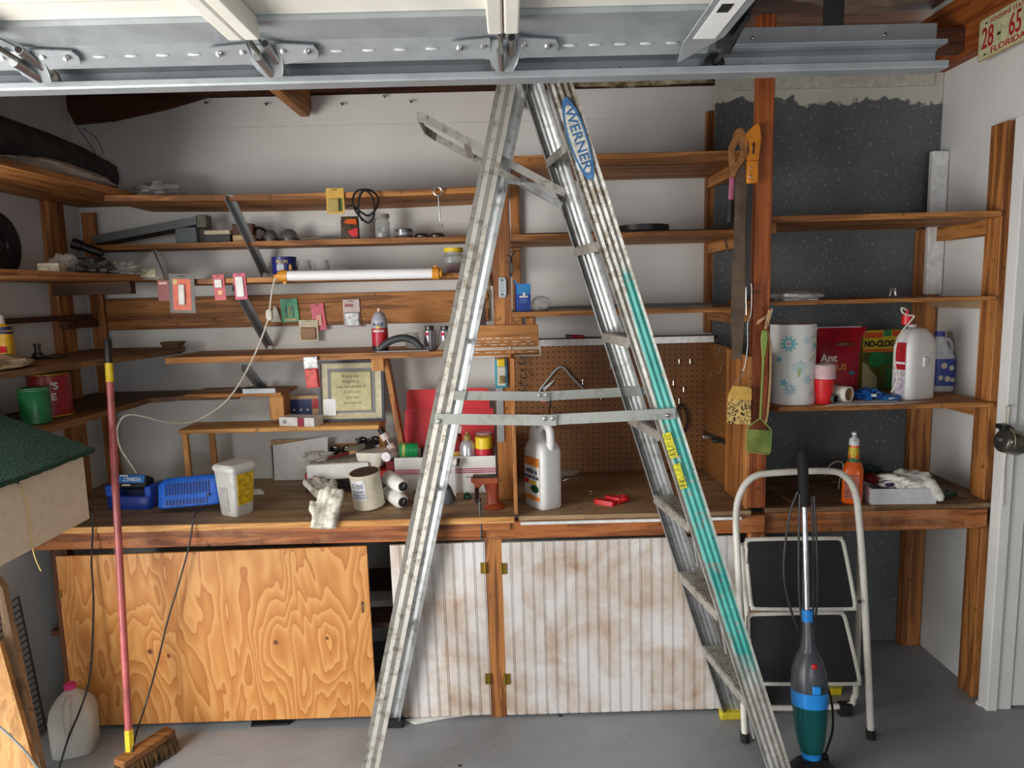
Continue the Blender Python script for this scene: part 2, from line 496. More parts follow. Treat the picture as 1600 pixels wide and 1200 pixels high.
S('wall_front', MB().box(RW, 4.2, 2.62, 2.66, 0, 2.85), WALL)
DIM = plain((150, 147, 141), .8, scale=3, name='low_bounce_block')  # grey darkened so these unseen walls bounce less light
S('wall_side', MB().box(4.2, 4.3, -1.6, 2.66, 0, 2.85), DIM)
S('wall_rear', MB().box(-2.05, .25, -1.7, -1.6, 0, 2.85).box(1.75, 4.3, -1.7, -1.6, 0, 2.85).box(.25, 1.75, -1.7, -1.6, 0, .95).box(.25, 1.75, -1.7, -1.6, 1.95, 2.85), DIM)
S('added_window_1', MB().box(.25, .30, -1.69, -1.64, .95, 1.95).box(1.70, 1.75, -1.69, -1.64, .95, 1.95).box(.30, 1.70, -1.69, -1.64, .95, 1.0).box(.30, 1.70, -1.69, -1.64, 1.90, 1.95).box(.98, 1.02, -1.69, -1.64, 1.0, 1.90), WALL)  # added window frame out of view, goes with the rear fill lamp
S('ceiling', MB().box(-2.05, 4.3, -1.7, 3.6, 2.85, 2.93), W_CEIL)
S('trim_1', MB().box(-2.05, 1.99, BW + .03, BW + .10, 2.5565, 2.575), W_DARK)               # top plate
S('trim_2', MB().box(-2.05, 1.99, 3.5, 3.56, 2.5, 2.85), W_DARK)                            # dark eaves board
S('trim_3', MB().box(RW - .045, RW, 2.45, BW, 2.555, 2.80), wood('rust_brown_beam', (120, 58, 20), (176, 96, 40), 'Y'))   # plate carrying the licence plate
S('trim_4', MB().box(1.40, RW - .047, 2.93, 2.97, 2.575, 2.668), W_DARK)                      # stub rafter end
for i, x in enumerate((-.875, .052)):
    S('trim_%d' % (5 + i), MB().prism([(x - .019, 0.2, 2.58), (x - .019, 0.2, 2.455), (x - .019, 3.20, 2.455), (x - .019, 3.245, 2.50), (x - .019, 3.245, 2.58)], (.038, 0, 0)), W_Y)   # ceiling joists
S('trim_7', MB().box(-1.92, -.90, 2.66, 2.70, 2.475, 2.60), W_X)                            # blocking between joists
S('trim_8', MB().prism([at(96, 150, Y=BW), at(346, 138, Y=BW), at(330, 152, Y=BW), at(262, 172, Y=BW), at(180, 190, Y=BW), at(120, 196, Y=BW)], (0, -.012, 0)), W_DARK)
# door frame and door at the right
S('trim_9', MB().box(1.828, 1.868, 2.565, 2.62, 0, 2.25), WALL, bev=.003)
S('trim_10', MB().box(1.868, 1.93, 2.575, 2.62, 0, 2.25), WALL, bev=.003)
d1 = S('door_1', MB().box(1.936, 2.72, 2.582, 2.618, .01, 2.10), WALL, bev=.003)
S('trim_11', MB().box(1.82, 2.1, 2.60, 2.62, 0, .012), WALL)

# ================================================================== OVERHEAD DOOR AND TRACK
g = T('overhead_door', 'raised sectional garage door with white embossed panels seen from below', 'garage door', (-.7, 1.70, 2.225))
DOORW = plain((222, 220, 210), .45, var=.05, scale=6)
DZ = 2.245
ends = [.47, 0.0, -.535, -1.07, -1.605, -1.92]
for a, b in zip(ends, ends[1:]):
    sec = make('door_section', MB().box(b + .002, a - .002, -.72, 1.52, DZ, DZ + .03), DOORW, g, w=True, smooth=0)
    make('end_stile', MB().box(b + .004, a - .004, 1.522, 1.635, DZ - .012, DZ + .03), GALV, sec, w=True, smooth=0)
    make('galvanised_edge', MB().prism([(b + .004, 1.636, DZ - .010), (b + .004, 1.70, DZ - .040), (b + .004, 1.70, DZ - .012), (b + .004, 1.66, DZ + .02), (b + .004, 1.636, DZ + .02)], (a - b - .008, 0, 0)), GALV, sec, w=True, smooth=0)
    for k in range(6):
        if a - b > .4: make('punched_oval', MB().ball((b + .09 + (a - b - .18) * k / 5, 1.668, DZ - .0255), .016, .005, .0035, 12, 6), plain((190, 194, 190), .5), sec, w=True)
    if a - b < .4: continue
    for j in range(5):
        y1 = 1.44 - j * .46; y0 = y1 - .38; x0 = b + .085; x1 = a - .085
        z = DZ; m = MB(); c = .035
        def fr(x0, x1, y0, y1, z, i): return [(x0 + i, y0 + i, z), (x1 - i, y0 + i, z), (x1 - i, y1 - i, z), (x0 + i, y1 - i, z)]
        vs = fr(x0, x1, y0, y1, z - .0005, 0) + fr(x0, x1, y0, y1, z - .012, c) + fr(x0, x1, y0, y1, z - .012, c + .012) + fr(x0, x1, y0, y1, z - .004, c + .03)
        fs = []
        for r in range(3):
            for k in range(4): l = (k + 1) % 4; fs.append((r * 4 + k, (r + 1) * 4 + k, (r + 1) * 4 + l, r * 4 + l))
        fs.append((12, 13, 14, 15)); m.add(vs, fs)
        make('embossed_panel', m, DOORW, sec, w=True, smooth=0)
for x in ends[1:5]:
    for s in (-1, 1):
        make('section_rail', MB().box(x + s * .017 - .0155, x + s * .017 + .0155, -.7, 1.535, DZ - .045, DZ), DOORW, g, w=True, smooth=0, bev=.004)
# top section bracket with sticker
br = make('end_bracket', MB().prism([(.47, .25, 2.204), (.47, 1.58, 2.204), (.405, 1.728, 2.198), (.392, 1.62, 2.204), (.392, .25, 2.204)], (0, 0, -.004)).box(.466, .470, .25, 1.58, 2.2045, 2.245), GALV, g, w=True, smooth=0)
make('sticker', MB().box(.405, .452, .9, 1.585, 2.1985, 2.1995), PAPER, br, w=True, smooth=0)
make('sticker_mark', MB().box(.412, .434, 1.40, 1.44, 2.1975, 2.1983).box(.422, .428, 1.26, 1.36, 2.1975, 2.1983), INK, br, w=True, smooth=0)
def hinge(x, last=False):
    h = make('hinge', MB().prism([(x - .045, 1.640, DZ - .020), (x - .03, 1.69, DZ - .055), (x - .018, 1.715, DZ - .066), (x + .018, 1.715, DZ - .066), (x + .03, 1.69, DZ - .055), (x + .045, 1.640, DZ - .020)], (0, .004, .006)), GALV, g, w=True, smooth=0)
    for s in (-1, 1):
        make('hinge_wing', MB().prism([(x + s * .03, 1.632, DZ - .016), (x + s * .03, 1.688, DZ - .043), (x + s * .115, 1.675, DZ - .036), (x + s * .122, 1.655, DZ - .027), (x + s * .115, 1.640, DZ - .019)], (0, -.003, -.004)), GALV, h, w=True, smooth=0)
        make('bolt', MB().lathe([(0, 0), (.007, 0), (.007, .006), (.0035, .008), (.0035, .014), (0, .014)], n=8, M=Matrix.Translation((x + s * .098, 1.652, DZ - .030)) @ Matrix.Rotation(pi / 2 + .6, 4, 'X')), STEEL, h, w=True)
        make('bolt', MB().lathe([(0, 0), (.006, 0), (.006, .006), (0, .008)], n=8, M=Matrix.Translation((x + s * .045, 1.650, DZ - .028)) @ Matrix.Rotation(pi / 2 + .6, 4, 'X')), STEEL, h, w=True)
    make('roller_sleeve', MB().tube([(x + .018, 1.610, DZ - .026), (x + .018, 1.70, DZ - .040)], .0105, 10), STEEL, h, w=True)
    make('sleeve_hole', MB().tube([(x + .018, 1.6085, DZ - .026), (x + .018, 1.6105, DZ - .026)], .0075, 10), INK, h, w=True)
    make('roller_sleeve', MB().tube([(x - .006, 1.625, DZ - .046), (x - .006, 1.712, DZ - .056)], .0105, 10), STEEL, h, w=True)
    make('roller_stem', MB().tube([(x - .006, 1.575, DZ - .030), (x - .008, 1.755, DZ - .048)], .0058, 8), plain((112, 108, 100), .4, metal=.5), h, w=True)
    make('roller_wheel', MB().lathe([(0, -.012), (.012, -.012), (.015, -.006), (.023, -.007), (.024, 0), (.023, .007), (0, .008)], n=20, M=Matrix.Translation((x - .008, 1.752, DZ - .046)) @ Matrix.Rotation(pi / 2, 4, 'X')), plain((150, 142, 126), .5), h, w=True)
for x in ends[1:4]: hinge(x)
rb = make('top_roller_bracket', MB().box(.475, .50, 1.60, 1.66, 2.20, 2.25).bar((.49, 1.45, 2.235), (.51, 1.70, 2.205), .02, .005), DSTEEL, g, w=True, smooth=0)
make('roller_stem', MB().tube([(.50, 1.52, 2.215), (.50, 1.75, 2.198)], .006, 8), DSTEEL, rb, w=True)
make('roller_wheel', MB().lathe([(0, -.010), (.012, -.010), (.024, -.007), (.024, .007), (.012, .010), (0, .010)], n=20, M=Matrix.Translation((.50, 1.762, 2.2)) @ Matrix.Rotation(pi / 2, 4, 'X')), DSTEEL, rb, w=True)

tr = T('door_track', 'long galvanised door track running across the top above the ladder', 'door track', (-.5, 1.78, 2.17))
x0, x1 = -1.92, 1.045
def chan(prof): return MB().prism([(x0, y, z) for y, z in prof], (x1 - x0, 0, 0))
make('track_channel', chan([(1.735, 2.176), (1.738, 2.172), (1.785, 2.172), (1.795, 2.182), (1.795, 2.224), (1.785, 2.232), (1.742, 2.232), (1.742, 2.229), (1.783, 2.229), (1.791, 2.222), (1.791, 2.184), (1.783, 2.175), (1.742, 2.175), (1.742, 2.190), (1.739, 2.190), (1.735, 2.188)]), GALV, tr, w=True, smooth=0)
make('stiffening_angle', chan([(1.742, 2.233), (1.795, 2.233), (1.795, 2.290), (1.790, 2.290), (1.790, 2.238), (1.742, 2.238)]), GALV, tr, w=True, smooth=0)
for x in (-.45, .28, .62, -1.2):
    make('rivet', MB().ball((x, 1.789, 2.203), .005, .003, .005, 8, 6), STEEL, tr, w=True)
for x in (.60, .92):
    make('rivet', MB().ball((x, 1.7885, 2.266), .005, .003, .005, 8, 6), STEEL, tr, w=True)
make('hanger_strap', MB().box(.775, .825, 1.80, 1.804, 2.24, 2.85), DSTEEL, tr, w=True, smooth=0)

# stuff stored above: wrapped rolls and insulation
def lump(name, label, cat_, c, r, mat, seed, amp=.25, par=None, flat=None):
    o = make(name, MB().ball(c, *r, 28, 16, amp, 2.6, seed, flat), mat)
    return tag(o, label, cat_)
lump('insulation_batt', 'dirty cream insulation batt lying along the top of the back wall', 'insulation', (.56, 3.30, 2.615), (.40, .05, .050), INSUL, 2)
lump('wrapped_bundle', 'brown plastic wrapped bundle stored above the right end of the track', 'bundle', (1.12, 2.15, 2.62), (.34, .30, .13), plain((126, 104, 88), .35), 5)
lump('rolled_cover', 'dark grey rolled cover stored above the licence plate', 'bundle', (1.72, 2.05, 2.70), (.13, .30, .10), TARP, 9)

# ================================================================== WORKBENCH
wb = T('workbench', 'long built-in wooden workbench with plywood and beadboard cabinet doors', 'workbench', (0, 2.9, 0))
make('benchtop', MB().box(LW + .005, .0, FY - .015, BW - .005, .808, .830), W_TOP, wb, w=True, bev=.002)
make('benchtop_edge', MB().box(LW + .005, -.004, FY - .021, FY - .0155, .806, .829), W_PALE, wb, w=True, smooth=0)
make('nook_floor', MB().box(.012, .90, FY - .005, BW - .005, .808, .826), W_TOP, wb, w=True, bev=.002)
make('nook_edge_strip', MB().box(.02, .86, FY - .016, FY - .006, .795, .806), WHITE, wb, w=True, smooth=0)
make('benchtop_right', MB().box(.962, RW - .004, FY + .02, 3.12, .806, .826), wood('dark_worn_bench_board', (70, 48, 30), (128, 94, 62), 'X', worn=.5, wornc=(168, 150, 124)), wb, w=True, bev=.002)
make('front_beam', MB().box(-1.86, .955, FY, FY + .038, .735, .806), W_RED, wb, w=True, bev=.003)
make('front_beam_upper', MB().box(-1.86, -.02, FY - .012, FY - .0005, .775, .806), W_RED, wb, w=True, bev=.002)
make('front_beam_right', MB().box(.96, 1.82, FY + .02, FY + .058, .725, .805), W_RED, wb, w=True, bev=.003)
make('post', MB().box(-.118, -.052, FY + .005, FY + .05, 0, .735), W_Z, wb, w=True, bev=.003)
make('post', MB().box(-1.80, -1.735, FY + .02, FY + .06, 0, .735), wood('dark_upright', (56, 28, 14), (104, 58, 28), 'Z'), wb, w=True, bev=.003)
make('post', MB().box(.90, .96, FY + .01, FY + .055, 0, .73), W_Z, wb, w=True, bev=.003)
make('bottom_shelf', MB().box(-1.86, .9, FY + .06, BW - .02, .36, .38), W_DARK, wb, w=True, smooth=0)
# plywood door, sagging on its hinges
pd = make('cabinet_door', MB().box(-.595, .595, -.006, .006, 0, .694), PLY, wb, smooth=0, bev=.002)
pd.matrix_local = rootm(wb).inverted() @ Matrix.Translation((-1.158, FY - .014, .026)) @ Matrix.Rotation(radians(-.55), 4, 'Y') @ Matrix.Rotation(radians(-.6), 4, 'X')
make('hook_latch', MB().tube([(.565, -.010, .43), (.565, -.014, .465), (.567, -.012, .47)], .0022, 6).ball((.565, -.010, .47), .004, .004, .004, 8, 6), DSTEEL, pd)
make('hinge', MB().box(-.594, -.585, -.010, -.006, .53, .56), BRASS, pd, smooth=0)
make('hinge', MB().box(-.594, -.585, -.010, -.006, .09, .12), BRASS, pd, smooth=0)
# beadboard doors
def bead(xa, xb, za, zb, y, rot, n):
    d = make('cabinet_door', MB().box(xa, xb, .004, .012, za, zb), BEAD, wb, smooth=0)
    cx = (xa + xb) / 2
    d.matrix_local = rootm(wb).inverted() @ Matrix.Translation((cx, y, 0)) @ Matrix.Rotation(radians(rot), 4, 'Y') @ Matrix.Translation((-cx, 0, 0))
    wd = (xb - xa) / n
    me = None
    for k in range(n):
        m = MB(); g2 = .0032; h = wd / 2
        prof = [(-h + g2, 0), (-h + g2 + .0008, -.004), (h - .0065, -.004), (h - .0057, 0)]
        prof2 = [(h - .0045, 0), (h - .0040, -.0035), (h - .0008, -.0035), (h - .0003, 0)]
        m.prism([(a, b + .004, za) for a, b in prof], (0, 0, zb - za)); m.prism([(a, b + .004, za) for a, b in prof2], (0, 0, zb - za))
        if me is None:
            o = make('plank', m, BEAD, d, smooth=0); me = o.data
        else:
            o = bpy.data.objects.new('plank', me); col.objects.link(o); o.parent = d
        o.location = (xa + wd * (k + .5), 0, 0)
    return d
dl = bead(-.478, -.112, .012, .722, FY + .002, -.6, 9)
dr = bead(-.055, .86, .012, .722, FY + .004, -.35, 22)
for d, xx, s in ((dl, -.118, -1), (dr, -.05, 1)):
    for z in (.62, .165):
        h = make('hinge', MB().box(xx - .014 if s < 0 else xx - .010, xx + .010 if s < 0 else xx + .016, -.004, -.001, z - .022, z + .022).tube([(xx + s * -.004, -.005, z - .022), (xx + s * -.004, -.005, z + .022)], .004, 8), BRASS, d, smooth=0)
make('hook_latch', MB().tube([(-.470, -.006, .50), (-.462, -.012, .495), (-.455, -.012, .49)], .002, 6), STEEL, dl)
for px, py in ((327, 851), (488, 848)):
    p = at(px, py, Y=FY - .012)
    make('screw_hook', MB().tube(cat([p, p + V(0, -.014, 0), p + V(.006, -.018, .006), p + V(.012, -.014, .0)], 4), .0018, 6), DSTEEL, wb, w=True)
# things inside the open cabinet
for k, (z, w_, c, lb, y) in enumerate(((.382, .20, (186, 184, 178), 'white board lying on the inner shelf of the open cabinet', 2.80), (.004, .24, (206, 204, 198), 'white moulding strip on the floor inside the open cabinet', 2.76), (.035, .24, (150, 150, 150), 'grey moulding strip on top of the white one inside the cabinet', 2.77))):
    o = make('trim_strip', MB().box(-.70, -.70 + w_, y, y + .10, z, z + .028), plain(c, .5), smooth=0, bev=.003)
    tag(o, lb, 'moulding strip')

# ================================================================== PEGBOARD NOOK
pg = T('pegboard', 'brown pegboard lining the nook behind the white weed killer jug', 'pegboard', (.45, 3.2, .826))
make('back_panel', MB().box(.012, .895, 3.215, 3.222, .83, 1.445), PEG, pg, w=True, smooth=0)
make('side_panel', MB().box(.886, .893, 2.86, 3.213, .83, 1.43), PEG, pg, w=True, smooth=0)
make('side_plank', MB().prism([(.880, FY + .012, .828), (.880, 2.87, .828), (.880, 2.87, 1.425), (.880, FY + .012, 1.415)], (.018, 0, 0)), W_Z, pg, w=True, bev=.002)
make('ledge', MB().box(.012, .905, 3.08, 3.212, 1.450, 1.462), W_DARK, pg, w=True, smooth=0)
make('ledge_front', MB().box(.06, .885, 3.068, 3.080, 1.436, 1.464), WHITE, pg, w=True, smooth=0)
make('left_cheek', MB().box(-.004, .011, FY, 2.80, .832, 1.43), W_Z, pg, w=True, bev=.002)

# ================================================================== SHELVING
def shelfbox(parent, x0, x1, y0, y1, z1, th=.02, mat=W_X, sag=0, name='shelf'):
    n = 10; m = MB(); vs = []; fs = []
    for i in range(n + 1):
        x = x0 + (x1 - x0) * i / n; s = -sag * sin(pi * i / n)
        vs += [(x, y0, z1 - th + s), (x, y1, z1 - th + s), (x, y1, z1 + s), (x, y0, z1 + s)]
    for i in range(n):
        a = i * 4; b = a + 4
        fs += [(a, b, b + 1, a + 1), (a + 1, b + 1, b + 2, a + 2), (a + 2, b + 2, b + 3, a + 3), (a + 3, b + 3, b, a)]
    fs += [(0, 1, 2, 3), (n * 4 + 3, n * 4 + 2, n * 4 + 1, n * 4)]
    m.add(vs, fs)
    return make(name, m, mat, parent, w=True, smooth=30, bev=.0015)
Z1, Z2, Z3, Z4, Z5 = 2.095, 1.917, 1.757, 1.440, 1.268       # left bay shelf tops
sl = T('wall_shelving', 'long brown corner shelving with metal braces filling the left bay', 'shelving', (-1.1, 3.1, .83))
shelfbox(sl, -1.60, -.03, 2.87, BW - .003, Z1, .024, W_X, .012)
shelfbox(sl, -1.84, -.06, 3.07, BW - .003, Z2, .022)
shelfbox(sl, -1.42, -.06, 2.87, BW - .003, Z3, .020)
shelfbox(sl, -1.43, -.21, 2.90, BW - .003, Z4, .026)
shelfbox(sl, -1.42, -1.0, 3.02, BW - .003, Z5, .016, W_X)
make('rail_board', MB().box(-1.86, -.10, BW - .022, BW - .003, 1.545, 1.688), W_X, sl, w=True, bev=.002)
# boards returning along the left wall
make('shelf', MB().box(LW + .004, -1.55, 1.95, BW - .003, 2.097, 2.121), W_Y, sl, w=True, bev=.002)
make('shelf', MB().box(LW + .004, -1.50, 1.95, BW - .01, Z3 + .001, Z3 + .021), W_Y, sl, w=True, bev=.002)
make('shelf', MB().prism([(LW + .004, 2.0, Z4 + .001), (-1.62, 2.0, Z4 + .001), (-1.455, 3.10, Z4 + .001), (-1.50, BW - .01, Z4 + .001), (LW + .004, BW - .01, Z4 + .001)], (0, 0, .022)), wood('worn_left_shelf', (92, 62, 36), (150, 104, 58), 'Y', worn=.5, wornc=(120, 104, 84)), sl, w=True, bev=.002)
make('shelf', MB().prism([(LW + .004, 2.30, Z5 - .030), (-1.56, 2.30, Z5 - .030), (-1.56, 3.0, Z5 - .030), (-1.44, 3.05, Z5 - .030), (-1.2, 3.05, Z5 - .030), (-1.2, 3.08, Z5 - .030), (-1.44, BW - .01, Z5 - .030), (LW + .004, BW - .01, Z5 - .030)], (0, 0, .022)), wood('worn_lower_shelf', (84, 54, 30), (140, 94, 52), 'Y', worn=.3), sl, w=True, bev=.002)
make('post', MB().box(LW + .002, LW + .040, 2.975, 3.075, .832, 2.095), W_Z, sl, w=True, bev=.002)
make('post', MB().box(-1.90, -1.838, BW - .042, BW - .023, .832, 2.07), W_Z, sl, w=True, bev=.002)
make('cleat', MB().box(LW + .041, LW + .06, 2.35, 3.18, 1.60, 1.622), W_DARK, sl, w=True, bev=.002)
make('cleat', MB().box(LW + .041, LW + .075, 2.96, 3.19, 1.565, 1.598), W_DARK, sl, w=True, bev=.002)
make('cleat', MB().box(-1.885, -1.56, 2.93, 2.97, Z3 - .052, Z3 - .0005), W_DARK, sl, w=True, bev=.002)
# leaning upright and triangular bracket under the fourth shelf
make('post', MB().bar((-.545, 3.05, 1.413), (-.465, 3.05, .832), .022, .060, (0, 1, 0)), W_Z, sl, w=True, bev=.002)
make('shelf_bracket', MB().prism([(-.585, 2.93, 1.413), (-.585, 2.93, 1.36), (-.585, 3.05, 1.413)], (.05, 0, 0)), W_PALEZ, sl, w=True)
make('support_block', MB().box(-1.065, -1.003, 3.05, 3.16, 1.143, Z5 - .017), W_PALEZ, sl, w=True, bev=.002)
# galvanised angle braces
def brace(p0, p1):
    p0 = Vector(p0); p1 = Vector(p1); d = (p1 - p0).normalized()
    n = V(1, 0, 0); k = d.cross(n).normalized()
    return MB().sweep([(0, 0), (.030, 0), (.030, .003), (.003, .003), (.003, .028), (0, .028)], p0, p1, n, k)
for px0, py0, ya, za, zb, yb in ((372, 0, 2.865, 2.085, 1.79, 3.225), (388, 0, 2.865, 1.735, 1.46, 3.225), (400, 0, 2.895, 1.41, 1.28, 3.1)):
    xx = -1.115
    make('angle_brace', brace((xx, ya, za), (xx, yb, zb)), GALV, sl, w=True, smooth=0)
bb = at(418, 614, Y=3.0)
make('shelf_bracket', MB().box(-1.16, -1.02, 3.005, 3.018, 1.268, 1.288), GALV, sl, w=True, smooth=0)

sc_ = T('wall_shelving', 'brown centre shelving behind the tall ladder above the pegboard', 'shelving', (.45, 3.0, 1.47))
make('post', MB().box(-.066, .006, 2.80, 2.845, .832, 2.165), W_Z, sc_, w=True, bev=.003)
make('post', MB().box(.012, .052, 3.21, 3.247, 1.50, 2.17), W_Z, sc_, w=True, bev=.002)
make('post', MB().box(.885, .953, 3.205, 3.245, 1.47, 2.44), W_Z, sc_, w=True, bev=.002)
shelfbox(sc_, -.02, .925, 2.78, 3.20, 2.190, .036)
shelfbox(sc_, .008, .925, 2.765, 3.20, 1.893, .022)
shelfbox(sc_, .008, .925, 2.765, 3.20, 1.596, .020)
for z in (2.153, 1.870, 1.575):
    make('cleat', MB().box(.888, .926, 2.79, 3.20, z - .045, z), W_Y, sc_, w=True, bev=.002)
make('cleat', MB().box(.007, .045, 2.79, 3.20, 1.53, 1.574), W_Y, sc_, w=True, bev=.002)
make('cleat', MB().box(.06, .10, 2.79, 2.84, 1.53, 1.573), W_Z, sc_, w=True, bev=.002)
make('cleat', MB().box(-.11, -.067, 2.80, 2.84, 1.70, 1.755), W_Z, sc_, w=True, bev=.002)
make('end_cleat', MB().box(.885, .955, 2.70, 2.75, 1.54, 1.60), W_X, sc_, w=True, bev=.002)
make('end_cleat', MB().box(.89, .955, 2.70, 2.75, 1.80, 1.88), W_X, sc_, w=True, bev=.002)

sr = T('wall_shelving', 'brown right bay shelving in front of the speckled grey board', 'shelving', (1.4, 2.9, .83))
make('back_board', MB().box(.90, RW - .003, 3.13, 3.15, .004, 2.62), GREY, sr, w=True, smooth=0)
make('back_cap', MB().box(.97, RW - .05, 3.118, 3.129, 2.50, 2.62), plain((196, 190, 176), .7), sr, w=True, smooth=0)
make('side_strip', MB().box(.957, .99, 3.155, 3.247, .9, 2.56), plain((128, 130, 130), .6), sr, w=True, smooth=0)
make('post', MB().box(.898, .958, FY + .006, FY + .05, .832, 2.62), wood('front_upright', (112, 50, 18), (172, 92, 40), 'Z'), sr, w=True, bev=.003)
make('post', MB().box(1.775, 1.866, 3.085, 3.128, 0, 1.90), W_Z, sr, w=True, bev=.003)
make('post', MB().box(1.828, 1.868, 2.66, 2.75, 0, 2.25), W_Z, sr, w=True, bev=.003)
make('post', MB().box(1.795, 1.866, 3.06, 3.084, 1.62, 2.22), WHITE, sr, w=True, bev=.003)
shelfbox(sr, .962, 1.822, 2.65, 3.125, 1.928, .022)
shelfbox(sr, .962, 1.822, 2.65, 3.125, 1.615, .015)
make('shelf', MB().prism([(.985, 2.72, 1.194), (1.02, 2.655, 1.194), (1.835, 2.645, 1.194), (1.826, 2.75, 1.194), (1.826, 3.125, 1.194), (.985, 3.125, 1.194)], (0, 0, .020)), W_X, sr, w=True, bev=.002)
for z, t_ in ((1.905, .06), (1.599, .035), (1.193, .05)):
    make('cleat', MB().box(1.83, 1.866, 2.752, 3.084, z - t_, z), W_Y if t_ != .035 else wood('pale_dirty_cleat', (120, 96, 70), (182, 156, 122), 'Y'), sr, w=True, bev=.002)
make('cleat', MB().box(.960, .998, 2.67, 2.78, 1.865, 1.905), W_Y, sr, w=True, bev=.002)

# ================================================================== STEPLADDER
ld = T('stepladder', 'tall aluminium stepladder with teal paint smeared on its front rail', 'ladder', (0, 2.38, 0))
def railprof(h, ribs, s, thick=.003, depth=.026):
    out = []; n = ribs * 2
    for i in range(n + 1):
        u = -h + 2 * h * i / n
        out += [(u, s * (-.012 if i % 2 == 0 or i in (0, n) else -.008))] if 0 < i < n else [(u, s * -.012)]
    inn = [(-h + thick + (2 * h - 2 * thick) * i / n, s * (-.012 + thick + (0 if i % 2 == 0 else .004))) for i in range(n + 1)]
    return out + [(h, s * (depth - .012)), (h - thick, s * (depth - .012))] + list(reversed(inn)) + [(-h + thick, s * (depth - .012)), (-h, s * (depth - .012))]
def railx(z): return .883 - .313 * z
def yn(z): return 2.165 + .06 * z / 2.4
def yf(z): return 2.565 - .045 * z / 2.4
def xb(z): return -.53 + .2336 * z
uF = V(.954, 0, .299); uB = V(.974, 0, -.227)
SKF, SKB = -.045, .025      # the far side stands a little less spread
for nm, yy, s, mat_, sk in (('front_rail', yn, 1, RAIL, 0), ('front_rail', yf, -1, ALU, SKF)):
    make(nm, MB().sweep(railprof(.037, 4, s), (railx(.02) + sk, yy(.02), .02), (railx(2.4) + sk, yy(2.4), 2.4), uF, (0, 1, 0)), mat_, ld, w=True, smooth=0)
for yy, s, mat_, sk in ((yn, 1, ALUD, 0), (yf, -1, ALU, SKB)):
    make('rear_rail', MB().sweep(railprof(.029, 2, s), (xb(.02) + sk, yy(.02), .02), (xb(2.39) + sk, yy(2.39), 2.39), uB, (0, 1, 0)), mat_, ld, w=True, smooth=0)
for yy in (yn, yf):
    for xx in (railx(.02) + (SKF if yy is yf else 0), xb(.02) + (SKB if yy is yf else 0)):
        make('foot', MB().box(xx - .05, xx + .045, yy(0) - .017, yy(0) + .017, 0, .03), RUBBER if xx < 0 else plain((196, 176, 40), .6), ld, w=True, bev=.004)
for k in range(1, 8):
    z = .302 * k + .01; x = railx(z); a = yn(z) + .014; b = yf(z) - .014
    m = MB().box(x - .037, x + .037, a, b, z - .004, z).box(x - .037, x - .034, a, b, z - .030, z - .004).box(x + .034, x + .037, a, b, z - .026, z - .004)
    for i in range(6): m.box(x - .032 + i * .0122, x - .027 + i * .0122, a, b, z, z + .0022)
    m.xf(Matrix(((1, SKF / (b - a), 0, -SKF * a / (b - a)), (0, 1, 0, 0), (0, 0, 1, 0), (0, 0, 0, 1))))
    st = make('step', m, ALUD, ld, w=True, smooth=0)
    if k <= 3:
        make('step_brace', MB().bar((x, a + .01, z - .15), (x, a + .12, z - .028), .016, .004, (1, 0, 0)), ALU, st, w=True, smooth=0)
for z in (.42, .95, 1.5, 2.02):
    make('rear_crossbar', MB().box(xb(z) - .012, xb(z) + .012, yn(z) + .014, yf(z) - .014, z - .012, z + .012), ALU, ld, w=True, smooth=0)
make('top_cap', MB().box(-.03, .24, 2.20, 2.535, 2.402, 2.445), ALUD, ld, w=True, bev=.006)
for yy, off, mm in ((yn, -.024, 0), (yf, -.004, .022)):
    y = yy(1.28) + off; sp = make('spreader', MB().bar((-.245, y, 1.285), (.135, y - .003, 1.272), .005, .034, (0, 0, 1)).bar((.095, y + .006, 1.272), (.51, y + .004, 1.283), .005, .034, (0, 0, 1)), metal('worn_spreader_steel', (176, 178, 172), .5, .5, (120, 122, 112), .4), ld, w=True, smooth=0)
    sp.location.z += mm
    for px in (-.232, .10, .125, .484):
        make('rivet', MB().ball((px, y - .005, 1.278), .008, .004, .008, 10, 6), STEEL, sp, w=True)
# pail shelf
pl = [at(883, 302, Y=2.240), at(700, 205, Y=2.240), at(668, 187, Y=2.245), at(655, 182, Y=2.275)]
y2 = 2.500
far = [Vector((p.x, y2 - (p.y - 2.240), p.z)) for p in pl]
ps = make('pail_shelf', MB().bar(pl[0], pl[2], .004, .023).bar(far[0], far[2], .004, .023).bar(pl[2] + V(0, -.002, 0), pl[3] + V(-.004, .006, .0), .004, .026).bar(far[2] + V(0, .002, 0), far[3] + V(-.004, -.006, 0), .004, .026).bar(pl[3] + V(-.004, 0, 0), far[3] + V(-.004, 0, 0), .004, .026), ALUD, ld, w=True, smooth=0)
for t_ in (.30, .72):
    p = pl[0].lerp(pl[2], t_); q = far[0].lerp(far[2], t_)
    make('shelf_slat', MB().bar(p + V(0, .003, -.006), q + V(0, -.003, -.006), .020, .003), ALU, ps, w=True, smooth=0)
make('shelf_arm', MB().bar(at(790, 283, Y=2.43), at(822, 287, Y=2.43), .004, .014).bar(at(822, 287, Y=2.43), at(878, 322, Y=2.43), .004, .02), ALU, ps, w=True, smooth=0)
